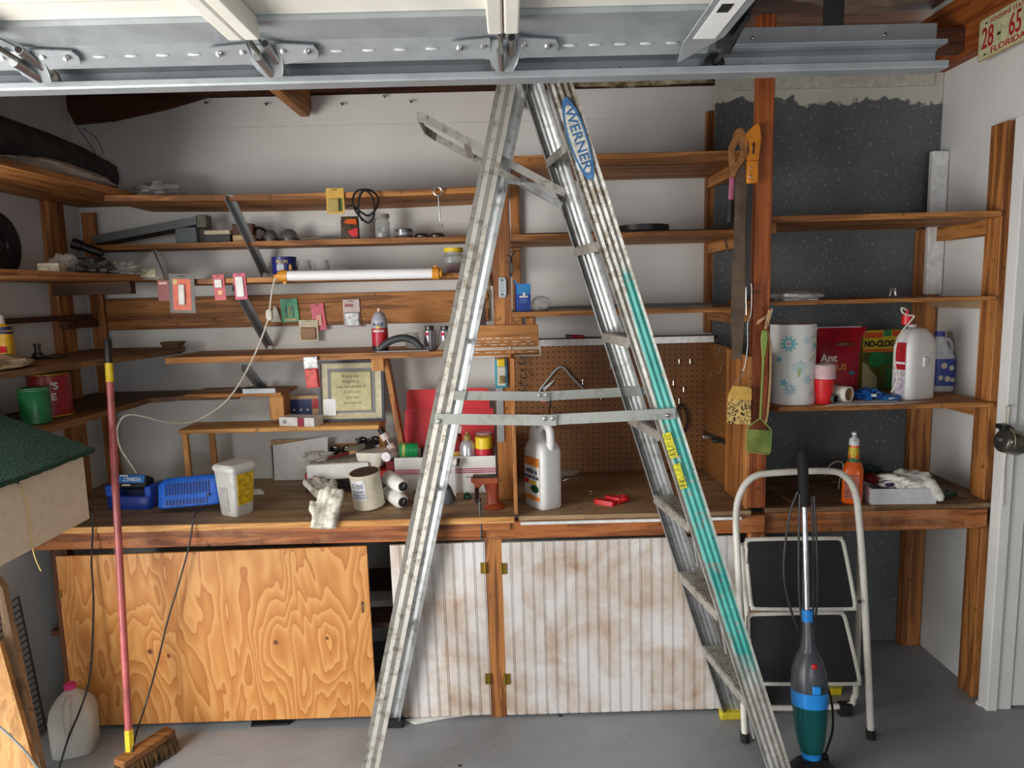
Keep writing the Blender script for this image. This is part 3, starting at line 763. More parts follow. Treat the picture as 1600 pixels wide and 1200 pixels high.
# oval maker's label with letters reading down the rail
c0 = at(900, 221, Y=2.236); dn = V(.299, 0, -.954)
Ml = Matrix(((dn.x, uF.x, 0, railx(c0.z)), (0, 0, -1, yn(c0.z) - .0135), (dn.z, uF.z, 0, c0.z), (0, 0, 0, 1)))
Ml = rootm(ld).inverted() @ Ml
def oval(a, b, t_, n=40): return MB().prism([(a * cos(2 * pi * i / n), b * sin(2 * pi * i / n), 0) for i in range(n)], (0, 0, t_))
lab = make('oval_label', oval(.128, .029, .0010).xf(Ml), plain((66, 118, 166), .5, var=.25), ld, smooth=0)
make('label_field', oval(.104, .0235, .0014).xf(Ml), plain((206, 202, 190), .6, var=.25, scale=90), lab, smooth=0)
text(lab, 'WERNER', .042, plain((58, 104, 152), .5, var=.3, scale=90), Ml @ Matrix.Translation((0, 0, .0016)), sx=1.12, bold=.0006)
ws = at(1048, 672, Y=2.21)
mw = MB(); mi = MB()
dU = V(-.299, 0, .954)
def patch(mb_, z, ln, u0, u1, off):
    q = Vector((railx(z), yn(z) - off, z))
    mb_.prism([q + uF * u0, q + uF * u1, q + uF * u1 + dU * ln + V(0, .00003, 0), q + uF * u0 + dU * ln], (0, -.0006, 0))
patch(mw, 1.145, .085, -.031, -.004, .0132)
patch(mw, 1.045, .085, -.029, -.006, .0132)
for k in range(5):
    patch(mi, 1.155 + k * .014, .004, -.028, -.010 + .003 * (k % 2), .0140)
for k in range(5):
    patch(mi, 1.052 + k * .014, .005, -.026, -.012 + .003 * (k % 2), .0140)
stk = make('warning_sticker', mw, plain((206, 200, 52), .5, var=.4, scale=120), ld, w=True, smooth=0)
make('faded_print', mi, plain((112, 104, 52), .6, var=.3), stk, w=True, smooth=0)

# ================================================================== STEP STOOL
so = T('step_stool', 'white folding step stool with black treads leaning on the bench', 'step stool', (1.1, 2.45, 0))
pts = [at(1164, 1150, Y=2.415), at(1154, 900, Y=2.475), at(1150, 808, Y=2.505), at(1158, 768, Y=2.515), at(1178, 745, Y=2.52), at(1210, 739, Y=2.522), at(1295, 736, Y=2.522), at(1322, 746, Y=2.52), at(1336, 770, Y=2.515), at(1342, 810, Y=2.505), at(1350, 920, Y=2.475), at(1361, 1150, Y=2.415)]
WTUBE = plain((212, 208, 198), .35, var=.06)
make('front_frame', MB().tube(cat(pts, 5), .0125, 12), WTUBE, so, w=True)
for p in (pts[0], pts[-1]):
    make('foot', MB().tube([(p.x, p.y, .0), (p.x, p.y + .004, .035)], .0165, 12), RUBBER, so, w=True)
rf = [at(1345, 840, Y=2.53), at(1338, 1060, Y=2.56), at(1334, 1090, Y=2.565), at(1318, 1103, Y=2.566), at(1200, 1106, Y=2.566), at(1182, 1096, Y=2.565), at(1176, 1070, Y=2.56), at(1160, 850, Y=2.53)]
make('rear_frame', MB().tube(cat(rf, 5), .011, 10), WTUBE, so, w=True)
make('foot', MB().box(rf[3].x - .02, rf[3].x + .03, 2.55, 2.583, 0, .05), RUBBER, so, w=True, bev=.004)
make('foot', MB().box(rf[5].x - .045, rf[5].x + .015, 2.55, 2.583, 0, .05), RUBBER, so, w=True, bev=.004)
def tread(q, ya, yb):
    y = lambda p: ya if p[1] < (q[0][1] + q[2][1]) / 2 else yb
    P = [at(p[0], p[1], Y=y(p)) for p in q]
    c = sum(P, Vector()) / 4; ring = []
    for i in range(4):
        a, b, d = P[i - 1], P[i], P[(i + 1) % 4]
        u = (a - b).normalized() * .03; v = (d - b).normalized() * .03
        ring += [b + u, b + u * .35 + v * .35 * .3, b + u * .3 * .35 + v * .35, b + v] if 0 else [b + u, b + u * .29 + v * .29 - (u + v) * .02, b + v]
    t_ = make('tread', MB().tube(cat(ring, 3, True), .008, 8, closed=True), WTUBE, so, w=True)
    nrm = (P[1] - P[0]).cross(P[3] - P[0]).normalized()
    if nrm.y > 0: nrm = -nrm
    inner = [c + (p - c) * .955 for p in cat(ring, 3, True)]
    make('tread_mat', MB().prism([p - nrm * .004 for p in inner], nrm * .008), plain((24, 25, 26), .75, scale=160), t_, w=True, smooth=0)
    return t_
tread([(1164, 843), (1316, 841), (1337, 951), (1174, 951)], 2.50, 2.455)
tread([(1168, 960), (1318, 957), (1344, 1068), (1176, 1068)], 2.485, 2.43)
for px, py in ((1343, 940), (1349, 1052)):
    make('pivot_bolt', MB().ball(at(px, py, Y=2.45), .007, .007, .007, 8, 6), BLACK, so, w=True)

# yellow box under the stool
yb = T('carton', 'yellow carton on the floor behind the step stool', 'box', (at(1309, 1100, Z=0).x, 2.72, 0))
make('carton_body', MB().box(-.045, .045, -.02, .012, 0, .085), YEL, yb, bev=.002)
make('carton_band', MB().box(-.046, .046, -.0215, -.0205, .03, .05), plain((150, 140, 30), .6), yb, smooth=0)

# ================================================================== STICK VACUUM
b0 = at(1268, 1196, Z=.035); t0 = at(1254, 703, Y=2.44)
ax = (t0 - b0); L = ax.length; ax.normalize()
xa = V(1, 0, 0); xa = (xa - ax * xa.dot(ax)).normalized(); ya_ = ax.cross(xa)
Mv = Matrix(((xa.x, ya_.x, ax.x, b0.x), (xa.y, ya_.y, ax.y, b0.y), (xa.z, ya_.z, ax.z, b0.z), (0, 0, 0, 1)))
vc = T('stick_vacuum', 'grey and blue upright stick vacuum with teal dust cup before the step stool', 'vacuum', (0, 0, 0), M=Mv)
VG = plain((70, 72, 78), .3); VB = plain((34, 138, 222), .3)
make('grip', MB().loft([(L - .20, .013, .015, 0, 0, 3), (L - .15, .016, .018, 0, 0, 3), (L - .02, .017, .020, -.002, 0, 3), (L, .010, .014, -.002, 0, 2.5)], 16), RUBBER, vc)
make('shaft', MB().tube([(0, 0, .50), (0, 0, L - .19)], .0095, 14), plain((205, 206, 212), .18, metal=.8), vc)
make('collar', MB().loft([(.485, .016, .018, 0, 0, 3), (.525, .017, .019, 0, 0, 3)], 16), VB, vc)
make('neck', MB().loft([(.36, .040, .040, 0, .0, 2.3), (.40, .024, .028, 0, 0, 2.3), (.45, .018, .022, 0, 0, 2.3), (.490, .015, .018, 0, 0, 2.3)], 20), VG, vc)
make('motor_body', MB().loft([(.235, .058, .056, 0, 0, 2.2), (.275, .060, .058, 0, 0, 2.2), (.32, .056, .055, 0, 0, 2.2), (.36, .044, .045, 0, 0, 2.2), (.385, .030, .032, 0, 0, 2.2)], 24), VG, vc)
make('blue_band', MB().loft([(.205, .0585, .0575, 0, 0, 2.2), (.235, .0592, .0582, 0, 0, 2.2), (.255, .0600, .0590, 0, 0, 2.2)], 24), VB, vc)
make('dust_cup', MB().loft([(.045, .034, .034, 0, 0, 2.2), (.08, .044, .044, 0, 0, 2.2), (.14, .052, .052, 0, 0, 2.2), (.206, .0575, .0565, 0, 0, 2.2)], 24), TEALCUP, vc)
make('filter', MB().loft([(.10, .020, .020, 0, 0, 2.2), (.20, .034, .034, 0, 0, 2.2)], 16), plain((40, 60, 60), .6), vc)
make('release_button', MB().box(-.013, .013, -.066, -.050, .258, .285), VB, vc, bev=.003)
make('power_button', MB().ball((0, -.046, .345), .0115, .007, .0115, 12, 8), RED, vc)
make('lower_ring', MB().loft([(.022, .028, .028, 0, 0, 2.2), (.047, .035, .035, 0, 0, 2.2)], 20), VB, vc)
make('floor_head', MB().loft([(-.034, .09, .055, .0, -.01, 4), (-.012, .088, .052, 0, -.01, 4), (.02, .045, .035, 0, .0, 3), (.026, .03, .03, 0, 0, 2.4)], 24), BLACK, vc)
for q in ([(1247, 768), (1235, 800), (1226, 860), (1226, 910), (1238, 960), (1248, 985)], [(1250, 772), (1248, 850), (1249, 930), (1254, 975)], [(1254, 772), (1256, 850), (1255, 930), (1257, 980)], [(1272, 775), (1276, 850), (1277, 930), (1272, 990)], [(1268, 775), (1271, 860), (1271, 940), (1268, 985)]):
    p3 = [at(x, y, Y=2.408 - (y - 768) * .00022) for x, y in q]
    make('power_cord', MB().tube(cat(p3, 6), .0042, 7), plain((52, 52, 56), .5), vc, w=True)
p3 = [at(x, y, Y=2.31 - (y - 1060) * .0003) for x, y in ((1290, 1062), (1300, 1100), (1301, 1140), (1294, 1165), (1288, 1180))]
make('power_cord', MB().tube(cat(p3, 6), .0042, 7), BLACK, vc, w=True)
make('plug', MB().box(p3[-1].x - .018, p3[-1].x + .012, p3[-1].y - .012, p3[-1].y + .01, p3[-1].z - .03, p3[-1].z + .005), BLACK, vc, w=True, bev=.004)

# ================================================================== LEFT FLOOR THINGS
# broom
hb = [at(186, 1203, Z=.05), at(268, 1150, Z=.05)]
hd = (hb[1] - hb[0]); hd.z = 0; hd.normalize()
pb = at(203, 1176, Z=.075); pt = at(168, 528, Y=2.572)
bm = T('push_broom', 'broom with pinkish red metal pole and brown bristles leaning on the bench', 'broom', (pb.x, pb.y, 0))
pdv = (pt - pb).normalized(); LB = (pt - pb).length
make('pole', MB().tube([pb + pdv * .08, pt - pdv * .16], .0125, 14), plain((176, 92, 92), .28, var=.18, scale=14), bm, w=True)
make('yellow_collar', MB().tube([pt - pdv * .161, pt - pdv * .092], .0135, 14), YEL, bm, w=True)
make('black_tip', MB().tube([pt - pdv * .093, pt - pdv * .01, pt], [.0137, .0130, .008], 14), BLACK, bm, w=True)
make('socket', MB().tube([pb, pb + pdv * .082], .016, 6), YEL, bm, w=True, smooth=0)
sd = V(hd.y, -hd.x, 0)
make('brush_block', MB().bar(hb[0] + V(0, 0, .022), hb[1] + V(0, 0, .022), .055, .026), wood('broom_block', (96, 58, 28), (150, 100, 54), 'X'), bm, w=True, bev=.004)
mbz = MB()
for i in range(30):
    for j in range(6):
        p = hb[0].lerp(hb[1], (i + .5) / 30) + sd * ((j - 2.5) * .0095); p.z = .058
        q = p + sd * ((j - 2.5) * .005 + rnd.uniform(-.006, .006)) + hd * rnd.uniform(-.006, .006); q.z = .001
        mbz.tube([p, p.lerp(q, .5) + sd * .001, q], [.0042, .0040, .0022], 5)
bz = make('bristles', mbz, BRIST, bm, w=True); bz['kind'] = 'stuff'

# milk jug
jp = at(98, 1192, Z=0)
mj = T('milk_jug', 'empty translucent gallon milk jug with pink cap on the floor', 'jug', (jp.x, jp.y + .085, 0), .35)
make('jug_body', MB().loft([(0, .066, .066, 0, 0, 4), (.008, .074, .074, 0, 0, 4), (.14, .076, .076, 0, 0, 4), (.175, .070, .070, 0, 0, 3.4), (.205, .050, .050, 0, 0, 2.6), (.228, .028, .028, 0, 0, 2), (.236, .020, .020, 0, 0, 2), (.245, .020, .020, 0, 0, 2)], 32), MILK, mj, smooth=60)
make('handle', MB().tube(cat([(.0, -.030, .222), (.0, -.066, .208), (.0, -.080, .175), (.0, -.080, .13), (.0, -.070, .10)], 5), .0125, 10), MILK, mj)
make('cap', MB().lathe([(0, .262), (.017, .262), (.0205, .259), (.0215, .243), (0, .243)], n=20), PINK, mj)

# wire rack leaning on the left wall
wr = T('wire_rack', 'dark wire oven rack leaning beside the left end of the bench', 'rack', (-1.80, 2.5, 0))
A, B_, C_, D_ = V(-1.855, 2.40, .005), V(-1.80, 2.585, .005), V(-1.80, 2.585, .50), V(-1.855, 2.40, .50)
A, B_, C_, D_ = V(-1.915, 2.36, .02), V(-1.86, 2.57, .02), V(-1.905, 2.57, .565), V(-1.925, 2.36, .53)
fr_ = make('rim', MB().tube([A, B_, C_, D_], .004, 7, closed=True), DSTEEL, wr, w=True)
for i in range(1, 22):
    t_ = i / 22
    make('wire', MB().tube([A.lerp(D_, t_), B_.lerp(C_, t_)], .0024, 6), DSTEEL, wr, w=True)
# leaning boards at far left
o = make('plank', MB().prism([at(-6, 905, Y=2.33), at(4, 920, Y=2.33), at(66, 1210, Y=2.21), at(34, 1215, Y=2.21)], (0, .025, 0)), wood('old_grey_plank', (112, 92, 72), (164, 138, 108), 'Z'), smooth=0)
tag(o, 'narrow weathered plank leaning in the left corner behind the plywood offcut', 'plank')
o = make('plywood_offcut', MB().prism([at(-60, 990, Y=2.18), at(0, 1008, Y=2.20), at(62, 1225, Y=2.08), at(-60, 1225, Y=2.08)], (0, .018, 0)), wood('plywood_offcut', (146, 102, 54), (186, 138, 82), 'Z'), smooth=0)
tag(o, 'pale plywood offcut leaning at the lower left corner', 'board')
p3 = [at(x, y, Y=2.05) for x, y in ((-20, 1120), (10, 1145), (40, 1175), (66, 1210))]
tag(make('grey_cord', MB().tube(cat(p3, 5), .0035, 7), GREYP), 'thin grey cord crossing the plywood offcut at lower left', 'cord')

# wall box with turf roof
bx = T('turf_roof_box', 'cream wooden box with sloping green turf lid on the left wall', 'box', (-1.64, 2.0, 1.0))
y0, y1 = 1.62, 2.175
make('box_body', MB().prism([(LW + .003, y0, .99), (-1.355, y0, .99), (-1.355, y0, 1.215), (LW + .003, y0, 1.445)], (0, y1 - y0, 0)), CREAM, bx, w=True, bev=.003)
mt = MB(); nx, ny = 26, 24; vs = []; fs = []
for j in range(ny + 1):
    for i in range(nx + 1):
        s_, t_ = i / nx, j / ny
        x = LW + .004 + (-1.335 - LW) * s_; y = y0 - .01 + (y1 - y0 + .03) * t_
        z = 1.452 + (1.208 - 1.452) * s_ + .006 + noise.noise(Vector((x * 30, y * 30, 1))) * .004
        if i in (0, nx) or j in (0, ny): x += rnd.uniform(-.005, .004) if i else 0; y += rnd.uniform(-.006, .006)
        vs.append((x, y, z))
k = len(vs); vs += [(a, b, c - .014) for a, b, c in vs]
for j in range(ny):
    for i in range(nx):
        a = j * (nx + 1) + i; q = (a, a + 1, a + nx + 2, a + nx + 1); fs += [q, tuple(reversed([z + k for z in q]))]
bd = [i for i in range(nx + 1)] + [j * (nx + 1) + nx for j in range(1, ny + 1)] + [ny * (nx + 1) + i for i in range(nx - 1, -1, -1)] + [j * (nx + 1) for j in range(ny - 1, 0, -1)]
fs += [(bd[i], bd[i] + k, bd[(i + 1) % len(bd)] + k, bd[(i + 1) % len(bd)]) for i in range(len(bd))]
mt.add(vs, fs)
make('turf_lid', mt, TURF, bx, w=True)
for px, py in ((30, 740), (28, 754)):
    p = at(px, py, X=-1.355); make('nail', MB().ball(p, .002, .005, .005, 8, 6), DSTEEL, bx, w=True)
p3 = [at(x, y, X=-1.350) for x, y in ((31, 755), (38, 775), (44, 800), (48, 830), (50, 850), (55, 872), (64, 892))]
make('string', MB().tube(cat(p3, 5), .0016, 6), plain((214, 186, 110), .7), bx, w=True)

# broken white sheet under the beadboard door and scraps
P = [at(x, y, Z=.002) for x, y in ((633, 1126), (650, 1132), (700, 1122), (760, 1114), (740, 1111), (660, 1116))]
tag(make('broken_panel', MB().prism(P, (0, 0, .004)), WHITE, smooth=0), 'broken white sheet lying on the floor below the beadboard door', 'sheet')
P = [at(x, y, Z=.002) for x, y in ((392, 1136), (450, 1133), (458, 1128), (394, 1128))]
tag(make('floor_scrap', MB().prism(P, (0, 0, .008)), BLACK, smooth=0), 'flat black scrap poking out under the plywood door', 'scrap')
for (px, py), r, lb in (((875, 1118), .006, 'small dark pebble on the floor before the right beadboard door'), ((718, 1196), .005, 'small dark pebble on the floor near the ladder rear foot')):
    q = at(px, py, Z=.003); tag(make('pebble', MB().ball(q, r * 1.4, r, r * .6, 10, 6, .3, 2, 3), DSTEEL), lb, 'pebble')
p3 = [(at(px, 800 + k * 22, Y=FY - .03 - (.05 if k > 9 else 0)) ) for k, px in enumerate((146, 145, 143, 146, 149, 147, 146))]
cA = [at(x, y, Y=yy) for x, y, yy in ((128, 792, 2.64), (143, 798, 2.565), (145, 830, 2.565), (143, 880, 2.56), (146, 930, 2.55), (145, 990, 2.52), (140, 1060, 2.47), (125, 1110, 2.42), (108, 1150, 2.30), (92, 1202, 2.24), (84, 1230, 2.22))]
tag(make('charger_cord', MB().tube(cat(cA, 6), .0036, 7), BLACK), 'black cord hanging left of the broom pole down to the floor', 'cord')
cB = [at(x, y, Y=yy) for x, y, yy in ((324, 789, 2.66), (312, 799, 2.60), (303, 808, 2.565), (296, 850, 2.56), (280, 910, 2.55), (262, 970, 2.53), (245, 1040, 2.50), (228, 1100, 2.45), (212, 1150, 2.36), (203, 1202, 2.28), (200, 1230, 2.26))]
tag(make('charger_cord', MB().tube(cat(cB, 6), .0034, 7), BLACK), 'black cord from the front blue charger slanting across the plywood door', 'cord')

# ------------------------------------------------------------------ small builders
def wh(x0, y0, x1, y1, Y):
    a = at(x0, (y0 + y1) / 2, Y=Y); b = at(x1, (y0 + y1) / 2, Y=Y); c = at((x0 + x1) / 2, y0, Y=Y); d = at((x0 + x1) / 2, y1, Y=Y)
    return (a - b).length, (c - d).length
def spot(x0, y0, x1, y1, Z=None, Y=None):
    """base point (front), width, height of a thing standing on height Z or hanging at depth Y"""
    p = at((x0 + x1) / 2, y1, Z=Z) if Y is None else at((x0 + x1) / 2, y1, Y=Y)
    w, h = wh(x0, y0, x1, y1, p.y)
    return p, w, h
def stand(box, Y, Zs):
    p = at((box[0] + box[2]) / 2, (box[1] + box[3]) / 2, Y=Y); w, h = wh(*box, Y)
    return V(p.x, Y, Zs), w, h
def roll(loc, a, rz=0): return Matrix.Translation(loc) @ Matrix.Rotation(rz, 4, 'Z') @ Matrix.Rotation(a, 4, 'Y')
def can(name, label, cat_, loc, r, h, body, top=None, bands=(), rz=0, group=None, M=None, tone=SILV, prof=None):
    o = T(name, label, cat_, loc, rz, group, M)
    make('can_body', MB().lathe(prof or [(0, 0), (r * .94, 0), (r, .003), (r, .006), (r * .97, .009), (r * .97, h - .009), (r, h - .006), (r, h - .002), (r * .95, h), (r * .92, h - .003), (0, h - .003)], n=28), body, o)
    for i, (a, b, m) in enumerate(bands):
        make('label_band', MB().lathe([(r * .972, h * a), (r * .985, h * a), (r * .985, h * b), (r * .972, h * b)], n=28), m, o)
    if top: make('lid', MB().lathe([(r * .90, h - .0025), (r * .88, h + .001), (0, h + .001)], n=28), top, o)
    return o
def jar(name, label, loc, r, h, lid=None, fill=None, group=None, neck=.86):
    o = T(name, label, 'jar', loc, 0, group)
    make('glass_body', MB().lathe([(0, 0), (r * .94, 0), (r, .004), (r, h * .66), (r * neck, h * .78), (r * neck, h), (r * neck - .003, h), (r * neck - .003, h * .77), (r - .003, h * .65), (r - .003, .005), (0, .004)], n=28), GLASS, o)
    make('rim', MB().lathe([(r * neck, h * .96), (r * neck + .003, h * .965), (r * neck + .003, h * .995), (r * neck, h)], n=28), GLASS, o)
    if lid: make('lid', MB().lathe([(r * neck + .004, h * .86), (r * neck + .004, h + .003), (0, h + .003)], n=28), lid, o)
    if fill:
        for i, (m, a, b, rr) in enumerate(fill): make('contents', MB().lathe([(0, a * h), (rr * r, a * h), (rr * r, b * h), (rr * r * .6, b * h + .004), (0, b * h + .004)], n=14), m, o)
    return o
def card(name, label, box, Y, mat, pieces=(), ang=0, cat_='packet', group=None, th=.0016, bend=0):
    p, w, h = spot(*box, Y=Y)
    o = T(name, label, cat_, p, 0, group, M=roll(p, radians(ang)))
    make('backing_card', MB().loft([(0, w / 2, th / 2, 0, 0, 12), (h, w / 2, th / 2, 0, 0, 12)], 16), mat, o, smooth=0)
    for nm, x0, y0, x1, y1, d, m in pieces:
        a, b = -w / 2 + w * x0, -w / 2 + w * x1; c, e = h * (1 - y1), h * (1 - y0)
        make(nm, MB().box(a, b, -th / 2 - d, -th / 2 - .0001, c, e), m, o, smooth=0, bev=min(.004, d * .6) if d > .002 else 0)
    make('hang_hole', MB().box(-w * .14, w * .14, -th / 2 - .0006, -th / 2 - .0001, h * .93, h * .955), INK, o, smooth=0)
    return o
def wire(name, label, cat_, pts, r, mat, k=6, closed=False, group=None):
    return tag(make(name, MB().tube(cat(pts, k, closed), r, 7, closed=closed), mat), label, cat_, group)

# ================================================================== TOP SHELF LEFT
o = make('tarp_roll', MB().tube([V(-1.80, 1.98, 2.235), V(-1.80, 2.3, 2.24), V(-1.80, 2.55, 2.238), V(-1.79, 2.8, 2.232), V(-1.77, 3.0, 2.22), V(-1.72, 3.13, 2.20)], [.098, .102, .100, .096, .084, .068], 16).xf(Matrix.Translation((0, 0, 0))), TARP)
m_ = o.data
for v in m_.vertices:
    v.co += v.normal * noise.fractal(v.co * 9, 1, 2, 3) * .016
tag(o, 'dark grey rolled tarp on the top left corner shelf', 'tarp')
o = make('plastic_sheeting', MB().ball((-1.615, 2.66, 2.145), .060, .32, .030, 36, 18, .25, 1.6, 3, flat=-.025), plain((176, 164, 152), .35, var=.2, scale=12))
tag(o, 'folded clear plastic sheeting lying on the top left corner shelf', 'plastic sheet')
o = make('plastic_bag', MB().ball((-1.47, 3.05, 2.128), .10, .08, .036, 24, 14, .5, 2.5, 8, flat=-.03), FILM)
tag(o, 'small crumpled clear bag at the left end of the top back shelf', 'plastic bag')
for k, q in enumerate((((120, 198), (140, 225), (155, 248), (172, 252)), ((128, 200), (150, 215), (162, 240)), ((22, 205), (15, 228)))):
    wire('loose_wire', ('thin dark wire dangling from the upper left wall corner', 'second thin wire crossing the dangling one in the wall corner', 'short dark wire above the tarp roll at the left edge')[k], 'wire', [(at(x, y, Y=BW - .004) if k < 2 else at(x, y, X=LW + .003)) for x, y in q], .0016, DSTEEL)
dp = at(-6, 383, X=LW + .02)
o = T('hub_disc', 'black round disc hung on the left wall at the frame edge', 'disc', dp, M=Matrix.Translation(dp) @ Matrix.Rotation(pi / 2, 4, 'Y'))
make('disc', MB().lathe([(0, -.012), (.11, -.012), (.125, -.004), (.125, .008), (.10, .012), (.05, .012), (.045, .006), (0, .006)], n=32), BLACK, o)
make('hub', MB().lathe([(0, .006), (.02, .006), (.02, .016), (0, .016)], n=16), DSTEEL, o)

# ================================================================== SECOND SHELF (narrow)
zz = Z2 + .001
p, w, h = stand((150, 345, 325, 378), 3.14, zz)
o = T('metal_trough', 'long grey metal trough propped on the second shelf at left', 'trough', p)
a0, a1 = at(152, 372, Y=3.12), at(312, 350, Y=3.12)
a0.z = zz + .010
dr_ = (a1 - a0).normalized()
make('channel', MB().sweep([(-.03, -.004), (.03, -.014), (.03, .034), (.026, .034), (.026, -.010), (-.026, -.001), (-.026, .03), (-.03, .03)], a0, a1, (0, 1, 0), (0, 0, 1)), plain((92, 96, 96), .45, metal=.4), o, w=True, smooth=0)
make('end_cap', MB().box(a1.x - .005, a1.x + .040, 3.095, 3.155, a1.z - .018, a1.z + .036), plain((104, 100, 82), .5), o, w=True, bev=.004)
make('prop', MB().box(a1.x - .10, a1.x - .01, 3.10, 3.14, zz, a1.z - .014), plain((112, 120, 124), .6), o, w=True, bev=.003)
def smallbox(box, Y, Zs, mb, mt, label, dep=.05, top=.35, cat_='box', name='small_box'):
    p, w, h = stand(box, Y, Zs)
    o = T(name, label, cat_, p)
    make('box_body', MB().box(-w / 2, w / 2, -dep / 2, dep / 2, 0, h * (1 - top)), mb, o, bev=.002)
    make('box_top', MB().box(-w / 2 * .98, w / 2 * .98, -dep / 2 * .98, dep / 2 * .98, h * (1 - top) + .0002, h), mt, o, bev=.002)
    return o
smallbox((322, 357, 363, 376), 3.13, zz, BLACK, CREAM, 'black tin with cream lid on the second shelf beside the grey trough')
smallbox((366, 347, 398, 375), 3.13, zz, plain((206, 176, 130), .6), plain((84, 50, 34), .6), 'brown leather case on a cream block beside the metal brace', top=.62)
p = at(405, 362, Y=3.15)
o = make('coil', MB().tube([(p.x + .028 * cos(t), 3.15 + .012 * sin(t * 3), zz + .034 + .027 * sin(t)) for t in [i * 2 * pi / 24 for i in range(24)]], .006, 8, closed=True), RUBBER)
tag(o, 'black rubber ring standing behind the upper metal brace', 'rubber ring')
for k, b in enumerate(((411, 357, 435, 375), (438, 356, 466, 375))):
    p, w, h = stand(b, 3.13, zz); r = w / 2
    o = T('steel_dome', ('left of the two grey steel domes on the second shelf', 'right of the two grey steel domes on the second shelf')[k], 'dome', p)
    make('dome', MB().lathe([(0, h), (r * .4, h * .95), (r * .7, h * .78), (r * .9, h * .5), (r, h * .12), (r * .98, 0), (0, 0)], n=24), plain((124, 122, 118), .4, metal=.5), o)
    make('rim', MB().lathe([(r * .98, h * .10), (r * 1.05, h * .12), (r * 1.05, h * .20), (r * .97, h * .22)], n=24), DSTEEL, o)
for k, (x0, x1, y, a) in enumerate(((472, 520, 372, .10), (482, 512, 368, -.18), (490, 524, 370, .05))):
    p = at((x0 + x1) / 2, y, Y=3.12); w, _ = wh(x0, 360, x1, 370, 3.12)
    o = make('metal_scrap', MB().bar((p.x - w / 2, 3.10 + k * .02, zz + .004 + k * .006), (p.x + w / 2, 3.13 + k * .02, zz + .005 + k * .006 + abs(a) * .05), .02, .005), plain((142, 138, 130), .4, metal=.5), bev=.001)
    tag(o, ('lowest flat metal strip in the pile right of the steel domes', 'tilted metal strip in the pile right of the steel domes', 'topmost metal strip in the pile right of the steel domes')[k], 'metal strip')
p, w, h = stand((533, 335, 561, 371), 3.12, zz)
o = T('printed_packet', 'clear packet printed orange and red standing on the second shelf', 'packet', p)
make('packet_body', MB().loft([(0, w / 2, .018, 0, 0, 4), (h * .8, w / 2, .014, 0, 0, 4), (h, w / 2 * .95, .003, 0, 0, 4)], 20), plain((86, 72, 60), .3, var=.4, scale=60), o)
make('print_patch', MB().prism([(w * .12, -.0185, h * .1), (w * .46, -.0185, h * .12), (w * .46, -.0178, h * .5), (-w * .1, -.0182, h * .35)], (0, -.001, 0)), BRED, o)
make('print_patch', MB().prism([(-w * .3, -.0168, h * .70), (w * .42, -.0165, h * .62), (w * .40, -.0155, h * .86), (-w * .1, -.0155, h * .88)], (0, -.002, 0)), ORG, o)
p, w, h = stand((586, 334, 609, 371), 3.12, zz)
o = jar('glass_jar', 'tall glass jar of white cubes on the second shelf', p, w / 2, h, plain((150, 146, 132), .4))
for k, (dx, dz, m) in enumerate(((-.008, .006, WHITE), (.010, .006, plain((104, 118, 132), .4)), (.003, .030, WHITE), (-.008, .028, plain((72, 84, 96), .4)))):
    make('cube', MB().box(dx - .009, dx + .009, -.016, .002, dz, dz + .019), m, o, bev=.002)
p, w, h = stand((617, 356, 645, 370), 3.12, zz)
can('round_tin', 'low round steel tin on the second shelf below the black cable', 'tin', p, w / 2, h, plain((110, 110, 112), .3, metal=.5), DSTEEL, ((.3, .6, SILV),))
for k, b in enumerate(((648, 364, 671, 370), (671, 363, 695, 369))):
    p, w, h = stand(b, 3.12, zz)
    o = make('dark_disc', MB().lathe([(0, 0), (w / 2, 0), (w / 2 * 1.02, h * .5), (w / 2 * .8, h), (0, h)], p, 24), DSTEEL)
    tag(o, ('left flat dark disc right of the round tin', 'right flat dark disc right of the round tin')[k], 'disc')

# hung from the top shelf edge
HY = 2.862
card('blister_pack', 'gold blister pack hung on the top shelf edge', (511, 294, 539, 334), HY, GOLD, (('blister', .12, .42, .72, .93, .012, plain((172, 150, 86), .3)), ('green_print', .70, .40, .90, .90, .001, plain((92, 110, 44), .5))), 0)
c = at(572, 322, Y=HY - .006)
wire('cable_loop', 'black cable coiled in two loops hung from the top shelf', 'cable', [at(x, y, Y=HY - .004 - i * .0016) for i, (x, y) in enumerate(((541, 323), (552, 322), (562, 330), (576, 337), (588, 325), (591, 310), (582, 299), (569, 296), (556, 300), (551, 315), (557, 332), (568, 344), (576, 348), (583, 340), (585, 325), (582, 308), (574, 299), (566, 300), (561, 312), (560, 330), (566, 345)))], .0042, RUBBER)
o = T('eye_bolt', 'steel eye bolt hung from the top shelf edge near the ladder', 'eye bolt', at(688, 354, Y=HY - .006))
rc = at(684, 299, Y=HY - .006)
make('eye', MB().tube([(rc.x + .016 * cos(t), rc.y, rc.z + .016 * sin(t)) for t in [i * pi / 12 for i in range(24)]], .0032, 8, closed=True), STEEL, o, w=True)
make('shank', MB().tube([at(685, 306, Y=HY - .006), at(688, 346, Y=HY - .006)], .003, 8), STEEL, o, w=True)
make('nut', MB().lathe([(0, 0), (.007, 0), (.007, .008), (0, .008)], at(689, 354, Y=HY - .006), 6), STEEL, o, w=True)

